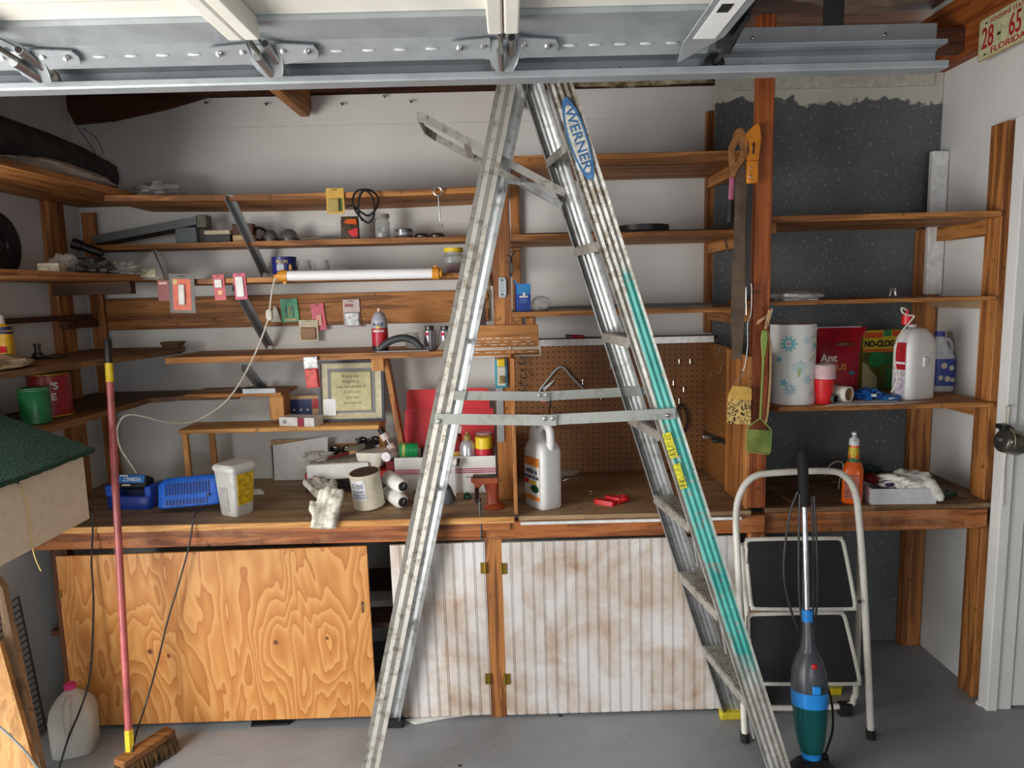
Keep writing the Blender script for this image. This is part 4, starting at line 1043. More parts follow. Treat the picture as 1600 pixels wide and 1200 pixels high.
# ================================================================== THIRD SHELF
zz = Z3 + .001
ZL = Z3 + .022
p, w, h = stand((64, 405, 99, 421), 2.62, ZL)
smallbox((64, 404, 98, 421), 2.62, ZL, plain((196, 190, 170), .5, var=.3), plain((214, 208, 190), .5), 'small cream carton on the left wall shelf beside clear bags', dep=.05, top=.3)
for k, (b, sd_) in enumerate((((78, 391, 125, 424), 4), ((108, 398, 178, 424), 6), ((160, 402, 218, 424), 11))):
    p, w, h = stand(b, 2.72 + .05 * k, ZL)
    o = make('plastic_bag', MB().ball((p.x, p.y, ZL + h * .42), w / 2, .06, h * .5, 24, 14, .5, 2.6, sd_, flat=-h * .41), FILM if k != 1 else plain((74, 70, 64), .35))
    tag(o, ('clear plastic bag behind the small cream carton', 'dark plastic bag in the middle of the left wall shelf', 'clear plastic bag next to the domed package')[k], 'plastic bag')
o = T('flashlight', 'black flashlight lying behind the bags on the left wall shelf', 'flashlight', at(138, 388, Y=2.98))
a_, b_ = at(114, 380, Y=2.96), at(160, 396, Y=2.98)
make('barrel', MB().tube([a_, a_.lerp(b_, .3), a_.lerp(b_, .32), b_], [.022, .022, .017, .017], 14), BLACK, o, w=True)
make('support', MB().box(a_.x + .005, b_.x, 2.95, 3.0, ZL, b_.z - .016), BLACK, o, w=True)
p, w, h = stand((216, 377, 262, 424), 2.95, zz + .002)
p.y = 2.95
o = T('domed_package', 'clear domed plastic package with label on the corner of the third shelf', 'package', p)
make('dome', MB().loft([(0, w / 2, .045, 0, 0, 3), (h * .35, w / 2, .042, 0, 0, 2.6), (h * .7, w / 2 * .72, .032, .006, 0, 2.2), (h * .95, w / 2 * .25, .012, .010, 0, 2), (h, .004, .004, .012, 0, 2)], 24), PLAST, o)
make('label', MB().box(-w * .30, w * .22, -.0475, -.0465, h * .08, h * .34), plain((206, 200, 172), .6, var=.25, scale=120), o, smooth=0)
make('strap', MB().tube(cat([(w * .12, -.02, h * .97), (w * .35, -.046, h * .6), (w * .55, -.06, h * .15), (w * .62, -.070, -.01)], 5), .004, 7), plain((96, 100, 102), .4), o)
p, w, h = stand((425, 395, 463, 426), 2.93, zz)
o = can('blue_can', 'dark blue can with yellow lettering on the third shelf', 'can', p, w / 2, h, plain((30, 36, 112), .35), plain((90, 90, 120), .4), ((.92, 1.0, plain((60, 62, 110), .4)),), rz=.1)
text(o, 'PLUM', .021, YEL, Matrix.Translation((0, 0, h * .74)), wrap=w / 2 * .975, sx=.9)
o.children[-1].rotation_euler.z = .62
make('price_label', MB().box(-.020, .008, -w / 2 - .0005, -w / 2 + .004, h * .30, h * .62), plain((176, 186, 200), .5), o, smooth=0)
make('gold_emblem', MB().ball((.028, -w / 2 * .74, h * .45), .010, .004, .016, 10, 8), GOLD, o)
for k, b in enumerate(((463, 399, 486, 424), (490, 399, 515, 424))):
    p, w, h = stand(b, 2.95, zz)
    jar('glass_jar', ('empty glass jar right beside the dark blue can', 'empty glass jar second from the dark blue can')[k], p, w / 2, h, None, None)
p, w, h = stand((523, 411, 550, 422), 2.95, zz)
o = T('parts_tray', 'small clear tray of dark screws on the third shelf', 'tray', p)
make('tray', MB().box(-w / 2, w / 2, -.03, .03, 0, .003).box(-w / 2, w / 2, -.03, -.028, .003, h).box(-w / 2, w / 2, .028, .03, .003, h).box(-w / 2, -w / 2 + .002, -.028, .028, .003, h).box(w / 2 - .002, w / 2, -.028, .028, .003, h), PLAST, o, smooth=0)
ms = MB()
for i in range(40):
    q = V(rnd.uniform(-w * .42, w * .42), rnd.uniform(-.024, .024), rnd.uniform(.004, h * .7)); d = V(rnd.uniform(-1, 1), rnd.uniform(-1, 1), rnd.uniform(-.3, .3)).normalized() * .008
    ms.tube([q - d, q + d], .0018, 5)
x_ = make('screws', ms, DSTEEL, o); x_['kind'] = 'stuff'
o = make('wood_shaving', MB().ball((at(585, 418, Y=2.95).x, 2.95, zz + .004), .05, .03, .006, 20, 8, .3, 3, 2, flat=-.004), plain((120, 112, 100), .6)); tag(o, 'flat grey scrap on the third shelf above the tube light', 'scrap')
p, w, h = stand((692, 383, 726, 421), 2.96, zz)
jar('glass_jar', 'glass jar with yellow lid and pink contents beside the ladder', p, w / 2, h, YEL, ((plain((196, 70, 110), .5), .03, .32, .7), (plain((150, 128, 90), .5), .33, .40, .8)), neck=.8)
p, w, h = stand((724, 388, 742, 420), 3.05, zz)
jar('glass_jar', 'glass jar partly hidden behind the ladder rear rail on the third shelf', p, w / 2, h, None, ((plain((120, 104, 80), .5), .03, .3, .8),))

# tube light with cord
LY = 2.845
t0_, t1_ = at(447, 431, Y=LY), at(678, 427, Y=LY)
tl = T('tube_light', 'white tube work light with orange end caps along the third shelf', 'work light', at(560, 440, Y=LY))
make('tube', MB().tube([t0_, t1_], .0205, 20), plain((238, 238, 240), .25, var=.01), tl, w=True)
OC = plain((222, 150, 48), .4)
dx_ = (t1_ - t0_).normalized()
for c_, s in ((t0_, -1), (t1_, 1)):
    make('end_cap', MB().tube([c_ - dx_ * s * .006, c_ + dx_ * s * .020, c_ + dx_ * s * .0205, c_ + dx_ * s * .032], [.0235, .0235, .019, .017], 20), OC, tl, w=True)
make('strain_relief', MB().tube([t0_ - dx_ * .032, t0_ - dx_ * .05], [.010, .005], 10), OC, tl, w=True)
make('mounting_clip', MB().box(t0_.x - .012, t0_.x + .0, 2.838, 2.872, t0_.z - .031, t0_.z - .0235).box(t1_.x - .0, t1_.x + .012, 2.838, 2.872, t1_.z + .0235, t1_.z + .03), OC, tl, w=True, smooth=0)
cd = [at(x, y, Y=yy) for x, y, yy in ((434, 431, LY), (429, 438, LY), (424, 462, LY), (421, 488, LY - .002), (418, 502, LY), (408, 530, 2.85), (395, 560, 2.86), (375, 598, 2.88), (352, 628, 2.92), (325, 648, 2.90), (295, 660, 2.86), (258, 659, 2.78), (225, 651, 2.70), (203, 648, 2.66), (190, 654, 2.64), (183, 672, 2.64), (187, 697, 2.66), (200, 719, 2.70), (213, 738, 2.76))]
make('cord', MB().tube(cat(cd, 6), .0036, 8), CORD, tl, w=True)
sw = at(421, 492, Y=LY - .003)
make('switch_block', MB().loft([(-.022, .008, .008, 0, 0, 3), (-.012, .014, .011, 0, 0, 3), (.012, .014, .011, 0, 0, 3), (.022, .008, .008, 0, 0, 3)], 14).xf(Matrix.Translation(sw)), OFFW, tl, w=True)
P = [at(x, y, Y=3.218) for x, y in ((428, 478), (432, 480), (440, 503), (424, 503))]
tag(make('triangular_scrap', MB().prism(P, (0, -.004, 0)), OFFW, smooth=0), 'white triangular scrap nailed to the rail board behind the cord switch', 'scrap')

# cards hung on the third shelf edge
card('blister_pack', 'dark red packet hung behind the orange blister pack', (248, 438, 266, 470), 2.868, plain((136, 26, 32), .4), (('print', .15, .08, .85, .2, .0006, plain((220, 180, 170), .5)),))
card('blister_pack', 'large black and orange blister pack on the third shelf edge', (266, 428, 306, 489), 2.855, plain((70, 66, 58), .4), (('orange_panel', .15, .13, .86, .93, .001, plain((222, 92, 52), .45)), ('blister', .38, .26, .64, .80, .010, plain((206, 200, 188), .3)), ('gold_dot', .16, .14, .34, .27, .002, GOLD)), 2)
card('blister_pack', 'red packet left of the metal brace on the third shelf edge', (336, 429, 354, 469), 2.864, plain((196, 30, 60), .4), (('blister', .14, .18, .80, .52, .006, plain((220, 214, 208), .3)), ('print', .35, .62, .7, .78, .001, plain((240, 196, 130), .5))), -2)
card('blister_pack', 'pink packet with silver blister beside the metal brace', (368, 427, 387, 468), 2.864, plain((206, 40, 92), .4), (('blister', .16, .12, .82, .90, .006, plain((216, 212, 208), .3)),), -2)
# cards on the rail board
RY = 3.224
card('blister_pack', 'green packet of drill bits on the rail board', (441, 467, 468, 503), RY - .004, plain((52, 168, 118), .4), (('drill_bits', .26, .30, .34, .80, .004, DSTEEL), ('drill_bits', .46, .30, .54, .80, .004, GOLD), ('drill_bits', .66, .30, .74, .80, .004, DSTEEL), ('gold_foot', .15, .86, .88, .94, .003, GOLD)), -3)
card('blister_pack', 'pink packet overlapping the box of screws on the rail board', (491, 474, 511, 516), RY - .004, plain((226, 82, 112), .4), (('blister', .28, .40, .76, .84, .006, plain((230, 150, 130), .3)),), -5)
card('screw_pack', 'cream pack with window of brass screws hung on the rail board', (468, 500, 498, 533), RY - .016, plain((222, 210, 180), .5), (('screw_window', .10, .34, .90, .92, .008, plain((146, 96, 30), .4, var=.45, scale=160)),), 1)
card('foil_pouch', 'white card with silver foil pouch on the rail board', (538, 468, 564, 511), RY - .004, plain((222, 204, 198), .5), (('foil', .06, .46, .96, .97, .009, plain((178, 180, 180), .25, metal=.6, var=.3, scale=70)), ('print', .12, .16, .62, .26, .0005, plain((170, 90, 90), .5))), -1)

# ================================================================== FOURTH SHELF
zz = Z4 + .001
p, w, h = stand((581, 487, 606, 550), 2.975, zz)
o = T('spray_can', 'grey and red spray can standing on the fourth shelf', 'spray can', p)
r = w / 2
make('can_body', MB().lathe([(0, 0), (r * .95, 0), (r, .004), (r, h * .72), (r * .93, h * .80), (r * .72, h * .90), (r * .42, h * .965), (r * .28, h * .975), (0, h * .975)], n=28), plain((168, 168, 176), .3), o)
make('red_label', MB().lathe([(r * 1.003, h * .14), (r * 1.01, h * .15), (r * 1.01, h * .56), (r * 1.003, h * .57)], n=28), plain((176, 28, 44), .4, var=.3, scale=90), o)
make('dark_base_band', MB().lathe([(r * 1.003, h * .01), (r * 1.012, h * .02), (r * 1.012, h * .13), (r * 1.003, h * .14)], n=28), plain((40, 40, 46), .4), o)
make('nozzle', MB().lathe([(r * .2, h * .97), (r * .2, h), (r * .14, h * 1.06), (0, h * 1.06)], n=12), plain((232, 206, 180), .5), o)
text(o, 'BLACK', .015, NAVY, Matrix.Translation((0, 0, h * .66)), wrap=r * 1.004, sx=.95, bold=.0006)
make('emblem', MB().ball((0, -r * .985, h * .60), .011, .004, .008, 12, 8), plain((206, 186, 120), .5), o)
mm = MB()
for i in range(8): mm.box(-.026 + i * .0066, -.0212 + i * .0066, -.004, .004, -.0002, .0006)
make('faded_print', mm.wrap(r * 1.013).xf(Matrix.Translation((0, 0, h * .50))), WHITE, o, smooth=0)
a_ = [at(x, y, Y=2.918) for x, y in ((594, 550), (598, 541), (612, 532), (630, 528), (646, 532), (656, 541), (660, 549))]
for q in a_: q.z = max(q.z, zz + .012)
o = T('float_handle', 'black arched plastic trowel handle on the fourth shelf', 'trowel handle', V(a_[3].x, 2.925, zz))
make('grip', MB().tube(cat(a_, 5), [.0125 + .003 * sin(i / 30 * pi) for i in range(31)], 12), plain((56, 60, 62), .45), o, w=True)
make('base_plate', MB().box(a_[0].x - .012, a_[-1].x + .03, 2.902, 2.938, zz, zz + .004), plain((150, 150, 150), .5), o, w=True, smooth=0)
p, w, h = stand((634, 523, 656, 547), 3.08, zz)
jar('glass_jar', 'small glass jar behind the black trowel handle', p, w / 2, h, None)
for k, b in enumerate(((662, 511, 681, 548), (686, 511, 706, 547))):
    p, w, h = stand(b, 2.98, zz); r = w / 2
    o = can('solvent_can', ('left steel solvent can with purple label on the fourth shelf', 'right steel solvent can half behind the grey wedge')[k], 'can', p, r, h * .86, plain((150, 150, 156), .25, metal=.6), None, ((.04, .42, PURP if k == 0 else plain((150, 150, 150), .3)), (.62, .92, plain((226, 222, 226), .4))), prof=[(0, 0), (r, 0), (r, h * .80), (r * .72, h * .86), (0, h * .86)])
    make('screw_cap', MB().lathe([(r * .70, h * .85), (r * .74, h * .86), (r * .74, h * .98), (r * .66, h), (0, h)], n=24), DSTEEL, o)
    make('red_mark', MB().box(-r * .6, -r * .05, -r - .0015, -r * .80, h * .60, h * .74), plain((196, 40, 70), .4), o, smooth=0)
P = [at(x, y, Y=2.93) for x, y in ((681, 549), (690, 535), (704, 518), (716, 515), (716, 549))]
tag(make('sanding_wedge', MB().prism(P, (0, .022, 0)), plain((150, 142, 130), .8, var=.2), bev=.003), 'grey sanding wedge at the right end of the fourth shelf', 'wedge')
p, w, h = stand((252, 541, 290, 551), 3.12, Z4 + .024)
o = T('small_dish', 'shallow brown dish on the left end of the fourth shelf', 'dish', p)
make('dish', MB().lathe([(0, 0), (w * .35, 0), (w * .5, h), (w * .47, h), (w * .33, .004), (0, .004)], n=24), plain((104, 84, 60), .4), o)
make('screws', MB().ball((0, 0, h * .4), w * .3, w * .3, h * .35, 16, 8, .4, 5, 2), plain((96, 60, 36), .5), o)
p, w, h = stand((478, 558, 502, 606), 2.88, 0)
card('foil_pouch', 'red pouch with silver top hung below the fourth shelf', (479, 557, 501, 606), 2.888, plain((206, 74, 70), .35), (('silver_top', 0, 0, 1, .38, .004, plain((176, 176, 176), .25, metal=.6, var=.4, scale=60)), ('pouch', .06, .40, .92, .98, .012, plain((210, 76, 70), .35, var=.25))), -3)
# left wall side
zl = Z4 + .024
p = at(60, 560, Z=zl)
o = T('brass_valve', 'small dark pipe valve on the left fourth shelf', 'valve', p)
make('valve_body', MB().lathe([(0, 0), (.020, 0), (.020, .018), (.012, .022), (.009, .045), (.013, .046), (.013, .056), (0, .056)], n=14), DSTEEL, o)
make('flange', MB().box(-.075, .09, -.03, .03, .0002, .006), BLACK, o)
p = at(14, 572, Z=zl)
o = make('burlap_sack', MB().ball((-1.70, 2.26, zl + .016), .10, .17, .032, 30, 14, .35, 2.4, 4, flat=-.016), SACK); tag(o, 'flat tan burlap sack at the front of the left fourth shelf', 'sack')
p, w, h = stand((-14, 500, 20, 562), 2.52, zl)
o = T('spray_bottle', 'yellow bottle with blue label at the left frame edge', 'bottle', p)
make('bottle_body', MB().loft([(0, .036, .026, 0, 0, 3.5), (h * .82, .035, .025, 0, 0, 3.2), (h * .95, .028, .02, 0, 0, 2.5), (h, .016, .016, 0, 0, 2)], 20), plain((226, 178, 24), .4), o)
make('label_band', MB().loft([(h * .74, .0362, .0262, 0, 0, 3.4), (h * .92, .0325, .0235, 0, 0, 3)], 20, caps=False), NAVY, o)
make('red_patch', MB().box(.0, .030, -.0275, -.0255, h * .28, h * .44), BRED, o)
make('cap', MB().lathe([(.015, h), (.015, h + .02), (.012, h + .03), (0, h + .03)], n=14), WHITE, o)

# ================================================================== LOWER LEFT SHELF: cans, screws
zl = Z5 - .007
p = at(80, 655, Z=zl); p.y = 2.60; p.x = at(79, 620, Y=2.60).x
o = can('coffee_can', 'red can with yellow rims on the lower left shelf', 'can', V(p.x, 2.60, zl), .072, .155, plain((150, 24, 36), .35), YEL, ((.0, .05, YEL), (.95, 1.0, YEL)), rz=.3)
text(o, "'S", .036, WHITE, Matrix.Rotation(.5, 4, 'Z') @ Matrix.Translation((0, 0, .112)), wrap=.0712, bold=.001)
text(o, 'E', .036, WHITE, Matrix.Rotation(.42, 4, 'Z') @ Matrix.Translation((0, 0, .072)), wrap=.0712, bold=.001)
can('coffee_can', 'green can in front of the red can above the turf lid', 'can', V(at(54, 630, Y=2.42).x, 2.42, zl), .048, .125, plain((24, 112, 62), .35), plain((60, 150, 100), .4), ((.93, 1.0, plain((150, 170, 150), .4)),))
o = T('screw_pile', 'heap of loose grey screws at the end of the short shelf', 'screws', at(395, 612, Y=3.06))
ms = MB()
for i in range(150):
    p = at(rnd.uniform(366, 424), 610, Y=rnd.uniform(3.03, 3.12)); p.z = Z5 + .003 + abs(rnd.gauss(0, .010)) * (1 - abs(p.x + 1.07) * 4)
    p.z = max(p.z, Z5 + .003); d = V(rnd.uniform(-1, 1), rnd.uniform(-1, 1), rnd.uniform(-.35, .35)).normalized() * .014
    ms.tube([p - d, p + d * .8, p + d * .81, p + d], [.0012, .0016, .0034, .0034], 5)
x_ = make('screws', ms, plain((112, 110, 104), .4, metal=.6), o, w=True); x_['kind'] = 'stuff'
jar('glass_jar', 'small clear jar lying with the loose screws under the brace', V(at(408, 600, Y=3.14).x, 3.16, Z5 + .001), .018, .032, None)
wire('steel_rod', 'thin steel rod lying on the short shelf left of the screws', 'rod', [V(-1.35, 3.07, Z5 + .003), V(-1.2, 3.09, Z5 + .012), V(-1.1, 3.12, Z5 + .026)], .002, DSTEEL)

# ================================================================== BENCH RISER and what stands on it
rs = T('bench_riser', 'low pale wooden bench riser holding the picture frame', 'riser', V(-.93, 3.1, .83))
zt = 1.122
xl, xr = at(278, 676, Y=2.98).x, at(592, 662, Y=2.98).x
make('top_board', MB().box(xl, xr, 2.98, 3.16, zt - .020, zt), W_PALE, rs, w=True, bev=.004)
for x in (xl + .02, xl + .075):
    make('leg', MB().bar((x + .006, 3.0 if x < xl + .05 else 3.14, .832), (x, 3.0 if x < xl + .05 else 3.14, zt - .021), .018, .024), W_PALEZ, rs, w=True, bev=.002)
make('foot_rail', MB().box(xl + .01, xl + .10, 3.0, 3.15, .8315, .846), W_PALE, rs, w=True, bev=.002)
make('leg', MB().box(xr - .03, xr - .004, 3.12, 3.15, .832, zt - .021), W_PALEZ, rs, w=True, bev=.002)
def star(r, n=5): return [(r * (1 if i % 2 == 0 else .42) * sin(pi * i / n), r * (1 if i % 2 == 0 else .42) * cos(pi * i / n), 0) for i in range(2 * n)]
def flag(label, box, Y, rows, cols_, zb):
    p, w, h = stand(box, Y, zb)
    o = T('starred_folder', label, 'folder', p)
    make('board', MB().box(-w / 2, w / 2, 0, .004, 0, h), TAN, o, smooth=0)
    make('blue_field', MB().box(-w / 2 * .98, w * .30, -.001, 0, h * .04, h * .86), NAVY, o, smooth=0)
    make('red_edge', MB().box(w * .31, w / 2 * .98, -.001, 0, h * .46, h * .86), RED, o, smooth=0)
    for r_ in range(rows):
        for c_ in range(cols_):
            make('star', MB().prism(star(.007), (0, 0, .0008)).xf(FR(-w * .46 + (c_ + (.5 if r_ % 2 else 0)) * w * .74 / cols_, -.0012, h * (.18 + .5 * r_ / max(1, rows)))), plain((226, 216, 190), .6), o, smooth=0)
    return o
flag('navy folder printed with stars standing behind the red and white box', (431, 634, 503, 672), 3.145, 2, 5, zt)
flag('navy starred folder leaning on the wall under the bench riser', (424, 676, 512, 737), 3.22, 3, 6, .832)
P = [at(x, y, Y=3.195) for x, y in ((428, 735), (426, 696), (512, 682), (512, 735))]
for q in P[:1] + P[3:]: q.z = .832
tag(make('paper_sheet', MB().prism(P, (0, .003, 0)), PAPER, smooth=0), 'large white paper sheet leaning under the bench riser', 'paper')
p, w, h = stand((441, 650, 501, 669), 3.03, zt)
o = T('medicine_box', 'flat white and dark red carton on the bench riser', 'box', p, radians(-14))
make('carton_body', MB().box(-w / 2, w / 2, -.04, .04, 0, h * .72), plain((222, 220, 216), .5), o, bev=.001)
make('red_end', MB().box(w * .03, w * .22, -.0406, -.0401, .0005, h * .72), plain((150, 36, 52), .5), o, smooth=0)
make('print', MB().box(-w * .4, -w * .28, -.0406, -.0401, h * .2, h * .5), plain((150, 150, 150), .5), o, smooth=0)
# framed print
p, w, h = stand((497, 566, 600, 661), 3.08, zt)
fm = T('picture_frame', 'square dark framed print of handwritten verse on the bench riser', 'picture frame', p, M=Matrix.Translation(p) @ Matrix.Rotation(radians(-5), 4, 'X'))
FB = plain((58, 62, 74), .35)
e = .012
make('frame', MB().box(-w / 2, -w / 2 + e, -.010, .008, 0, h).box(w / 2 - e, w / 2, -.010, .008, 0, h).box(-w / 2 + e, w / 2 - e, -.010, .008, 0, e).box(-w / 2 + e, w / 2 - e, -.010, .008, h - e, h).box(-w / 2 + e, w / 2 - e, .002, .008, e, h - e), FB, fm, smooth=0)
make('outer_mat', MB().box(-w / 2 + e, w / 2 - e, .0, .0018, e, h - e), plain((214, 206, 172), .7), fm, smooth=0)
make('grey_mat', MB().box(-w * .36, w * .36, -.0012, -.0002, h * .14, h * .87), plain((140, 140, 142), .6), fm, smooth=0)
make('verse_tile', MB().box(-w * .305, w * .305, -.007, -.0014, h * .18, h * .82), plain((204, 198, 148), .5), fm, bev=.004)
for k, s_ in enumerate(('If you can', 'imagine it,', 'you can dream it,', 'if you can', 'dream it, you', 'can become it')):
    if k in (0, 1, 2): text(fm, ('If you can', 'imagine it,', 'you can dream it')[k], .020, plain((120, 112, 84), .7), FR(0, -.0073, h * (.745 - k * .085)), sx=.95)
for k, s_ in enumerate(('if you can', 'you can', 'become it')):
    text(fm, s_, .020, plain((140, 132, 100), .7), FR(.004, -.0073, h * (.49 - k * .09)), sx=.95)
make('white_patch', MB().box(-w * .43, -w * .24, -.0076, -.0070, h * .11, h * .38), plain((246, 246, 246), .4, var=.01), fm, smooth=0)  # plain white rectangle at the lower left of the frame

# ================================================================== BENCHTOP LEFT
ZB = .831
# blue charger with battery
p = at(201, 797, Z=ZB)
ch = T('battery_charger', 'blue battery charger with battery seated behind the broom pole', 'charger', V(p.x, p.y + .075, ZB), radians(-6))
w, h = wh(164, 738, 240, 796, p.y + .02)
KB = plain((30, 84, 196), .35); KD = plain((22, 56, 150), .4)
make('base', MB().loft([(0, w * .47, .068, 0, 0, 6), (.008, w * .5, .07, 0, 0, 6), (.045, w * .5, .07, 0, 0, 6), (.055, w * .47, .066, 0, 0, 6)], 28), KD, ch)
make('side_wall', MB().box(-w * .5, -w * .33, -.06, .05, .05, .098), KB, ch, bev=.006)
make('side_wall', MB().box(w * .36, w * .5, -.06, .05, .05, .095), KB, ch, bev=.006)
bt = make('battery', MB().loft([(-w * .30, .028, .032, 0, 0, 4), (w * .30, .028, .032, 0, 0, 4), (w * .34, .022, .026, 0, 0, 4)], 24, M=Matrix.Translation((0, -.01, .098)) @ Matrix.Rotation(radians(-22), 4, 'X') @ Matrix.Rotation(pi / 2, 4, 'Y')), BLACK, ch)
Mb = Matrix.Translation((0, -.01, .098)) @ Matrix.Rotation(radians(-22), 4, 'X')
make('blue_shell', MB().box(-w * .27, w * .31, -.0345, -.020, -.006, .0285).xf(Mb), plain((54, 126, 204), .35), bt, bev=.004)
text(bt, 'KOBALT', .020, WHITE, Mb @ Matrix.Translation((.01, -.0352, .009)) @ Matrix.Rotation(pi / 2, 4, 'X') @ Matrix.Rotation(pi, 4, 'Z'), bold=.0006)
make('white_mark', MB().box(-.03, .005, -.0350, -.0342, -.018, -.012).box(-.045, -.010, -.0350, -.0342, .020, .026).xf(Mb), WHITE, bt, smooth=0)
# second charger on its side
p = at(292, 803, Z=ZB); w, h = wh(243, 757, 341, 803, p.y)
c2 = T('battery_charger', 'blue vented battery charger lying on its side before the white tub', 'charger', V(p.x, p.y + .05, ZB), M=Matrix.Translation((p.x, p.y + .055, ZB + .015)) @ Matrix.Rotation(radians(4), 4, 'Z') @ Matrix.Rotation(radians(-3), 4, 'Y') @ Matrix.Rotation(radians(-14), 4, 'X'))
make('housing', MB().loft([(0, w * .46, .040, 0, 0, 6), (.006, w * .5, .045, 0, 0, 6), (h * .80, w * .49, .043, 0, 0, 6), (h * .95, w * .44, .036, .006, 0, 5), (h, w * .40, .03, .008, 0, 5)], 32), plain((40, 110, 222), .35), c2)
for i in range(15):
    x = -w * .34 + i * w * .048
    make('vent_slot', MB().box(x - .0026, x + .0026, -.0465, -.043, h * .42, h * .80), plain((18, 44, 120), .5), c2, smooth=0)
for i in range(13):
    x = -w * .33 + i * w * .052
    make('vent_slot', MB().box(x - .003, x + .003, -.0467, -.0437, h * .08, h * .26), plain((18, 44, 120), .5), c2, smooth=0)
make('cord_outlet', MB().tube([(w * .33, -.042, h * .34), (w * .33, -.056, h * .32)], .006, 10), BLACK, c2)
P0, P1 = V(at(262, 758, Y=2.83).x, 2.83, ZB + .018), V(at(345, 745, Y=2.86).x, 2.86, ZB + .085)
o = T('scraper_bar', 'black slotted bar lying behind the front blue charger', 'tool', V(P0.x, 2.84, ZB))
make('bar', MB().bar(P0, P1, .03, .022), plain((34, 34, 38), .5), o, w=True, bev=.004)
for t_ in (.12, .3, .48, .66): make('slot', MB().bar(P0.lerp(P1, t_) + V(0, -.0165, 0), P0.lerp(P1, t_ + .07) + V(0, -.0165, 0), .002, .008), plain((84, 80, 76), .5), o, w=True)
make('rest', MB().box(P1.x - .03, P1.x - .005, 2.845, 2.87, ZB, P1.z - .014), BLACK, o, w=True)
# plastic tub
p = at(362, 809, Z=ZB); w, h = wh(338, 727, 388, 808, p.y)
tb = T('plastic_tub', 'square translucent white tub with yellow label on the bench', 'tub', V(p.x, p.y + .06, ZB), radians(-28))
make('tub_body', MB().loft([(0, .044, .044, 0, 0, 7), (.004, .046, .046, 0, 0, 7), (h * .90, .058, .058, 0, 0, 7)], 32), plain((206, 206, 202), .35, var=.08), tb)
make('lid', MB().loft([(h * .885, .061, .061, 0, 0, 7), (h * .935, .063, .063, 0, 0, 7), (h * .96, .062, .062, 0, 0, 7), (h, .054, .054, 0, 0, 7)], 32), plain((226, 226, 224), .4), tb)
make('yellow_label', MB().prism([(.0495, -.036, h * .22), (.0495, .036, h * .22), (.0585, .040, h * .82), (.0585, -.040, h * .82)], (.002, 0, 0)), plain((222, 180, 32), .5, var=.3, scale=60), tb)
make('embossed_panel', MB().prism([(-.030, -.0485, h * .10), (.016, -.0485, h * .10), (.016, -.0535, h * .56), (-.030, -.0535, h * .56)], (0, -.002, 0)), plain((184, 184, 182), .4), tb)
o = make('clothes_peg', MB().box(-.03, .03, -.006, .006, 0, .012).box(-.03, .02, -.006, .006, .013, .022), OFFW); o.location = V(at(402, 772, Z=ZB).x, at(402, 772, Z=ZB).y, ZB); tag(o, 'small cream clip on the bench right of the white tub', 'clip')

# gloves
def glove(name, label, base, fw, sd_, up, fold=0, s=1.0):
    """base palm centre, fw = finger direction, sd_ = thumb side, up = normal"""
    m = MB(); base = Vector(base); fw = Vector(fw).normalized(); up = Vector(up).normalized(); sd_ = Vector(sd_).normalized()
    def pt(a, b, c): return base + sd_ * a * s + fw * b * s + up * c * s
    for a in (-.03, -.01, .01, .03):
        m.tube([pt(a * 1.05, -.07, 0), pt(a * 1.1, -.03, .006), pt(a, .03, .006)], [.021 * s, .020 * s, .018 * s], 10)
    for i, (a, ln, cu) in enumerate(((-.034, .055, .03), (-.012, .068, .018), (.011, .070, .026), (.033, .060, .012))):
        m.tube(cat([pt(a, .025, .006), pt(a * 1.15, .025 + ln * .5, .012 + cu * .4), pt(a * 1.2, .025 + ln, .002 + cu * fold)], 4), [.015 * s] * 5 + [.0135 * s] * 3 + [.010 * s], 10)
    m.tube(cat([pt(.035, -.02, .006), pt(.060, .010, .014), pt(.068, .040, .010)], 4), [.017 * s] * 5 + [.015 * s] * 3 + [.011 * s], 10)
    o = make(name, m, GLOVE, smooth=180)
    fuse(o, .0045, 3)
    d = o.modifiers.new('crumple', 'DISPLACE'); tx = bpy.data.textures.new('crumple', 'CLOUDS'); tx.noise_scale = .03; d.texture = tx; d.strength = .010; d.mid_level = .5; d.texture_coords = 'LOCAL'
    return tag(o, label, 'glove')
gp = at(505, 768, Z=ZB + .03); gp.z = ZB + .032
glove('work_glove', 'soiled white work glove crumpled against the open box on the bench', gp, (-.5, .45, .15), (.6, .5, .1), (.1, -.4, 1), 1.2, .95)
gp = at(510, 806, Y=2.592); gp.z = ZB + .012
glove('work_glove', 'soiled white work glove hanging over the front edge of the bench', at(511, 800, Y=2.585) + V(0, .01, 0), (.12, .42, .62), (-1, .05, 0), (0, -.7, .5), .5, .95)

# open box with tools
p = at(487, 771, Z=ZB); Yb = p.y
bxx0, bxx1 = at(474, 760, Y=Yb).x, at(606, 760, Y=Yb + .06).x
cb = T('open_box', 'low black and red box heaped with brushes and sunglasses on the bench', 'box', V((bxx0 + bxx1) / 2, Yb + .12, ZB), radians(4))
hw = (bxx1 - bxx0) / 2
make('box_base', MB().box(-hw, hw, -.10, .11, 0, .055), plain((34, 32, 34), .5), cb, bev=.002)
make('red_trim', MB().box(-hw - .001, hw + .001, -.101, .111, .0553, .085), plain((168, 34, 32), .5), cb, bev=.002)
ry = Matrix.Rotation(radians(5), 4, 'X')
make('white_insert', MB().box(-hw + .006, hw * .52, -.106, .09, .058, .125).xf(Matrix.Rotation(radians(3), 4, 'Z')), PAPER, cb, bev=.003)
make('paper_top', MB().box(-hw + .012, hw * .50, -.10, .085, .1253, .1275).xf(Matrix.Rotation(radians(3), 4, 'Z')), plain((186, 180, 170), .7, var=.3, scale=40), cb, smooth=0)
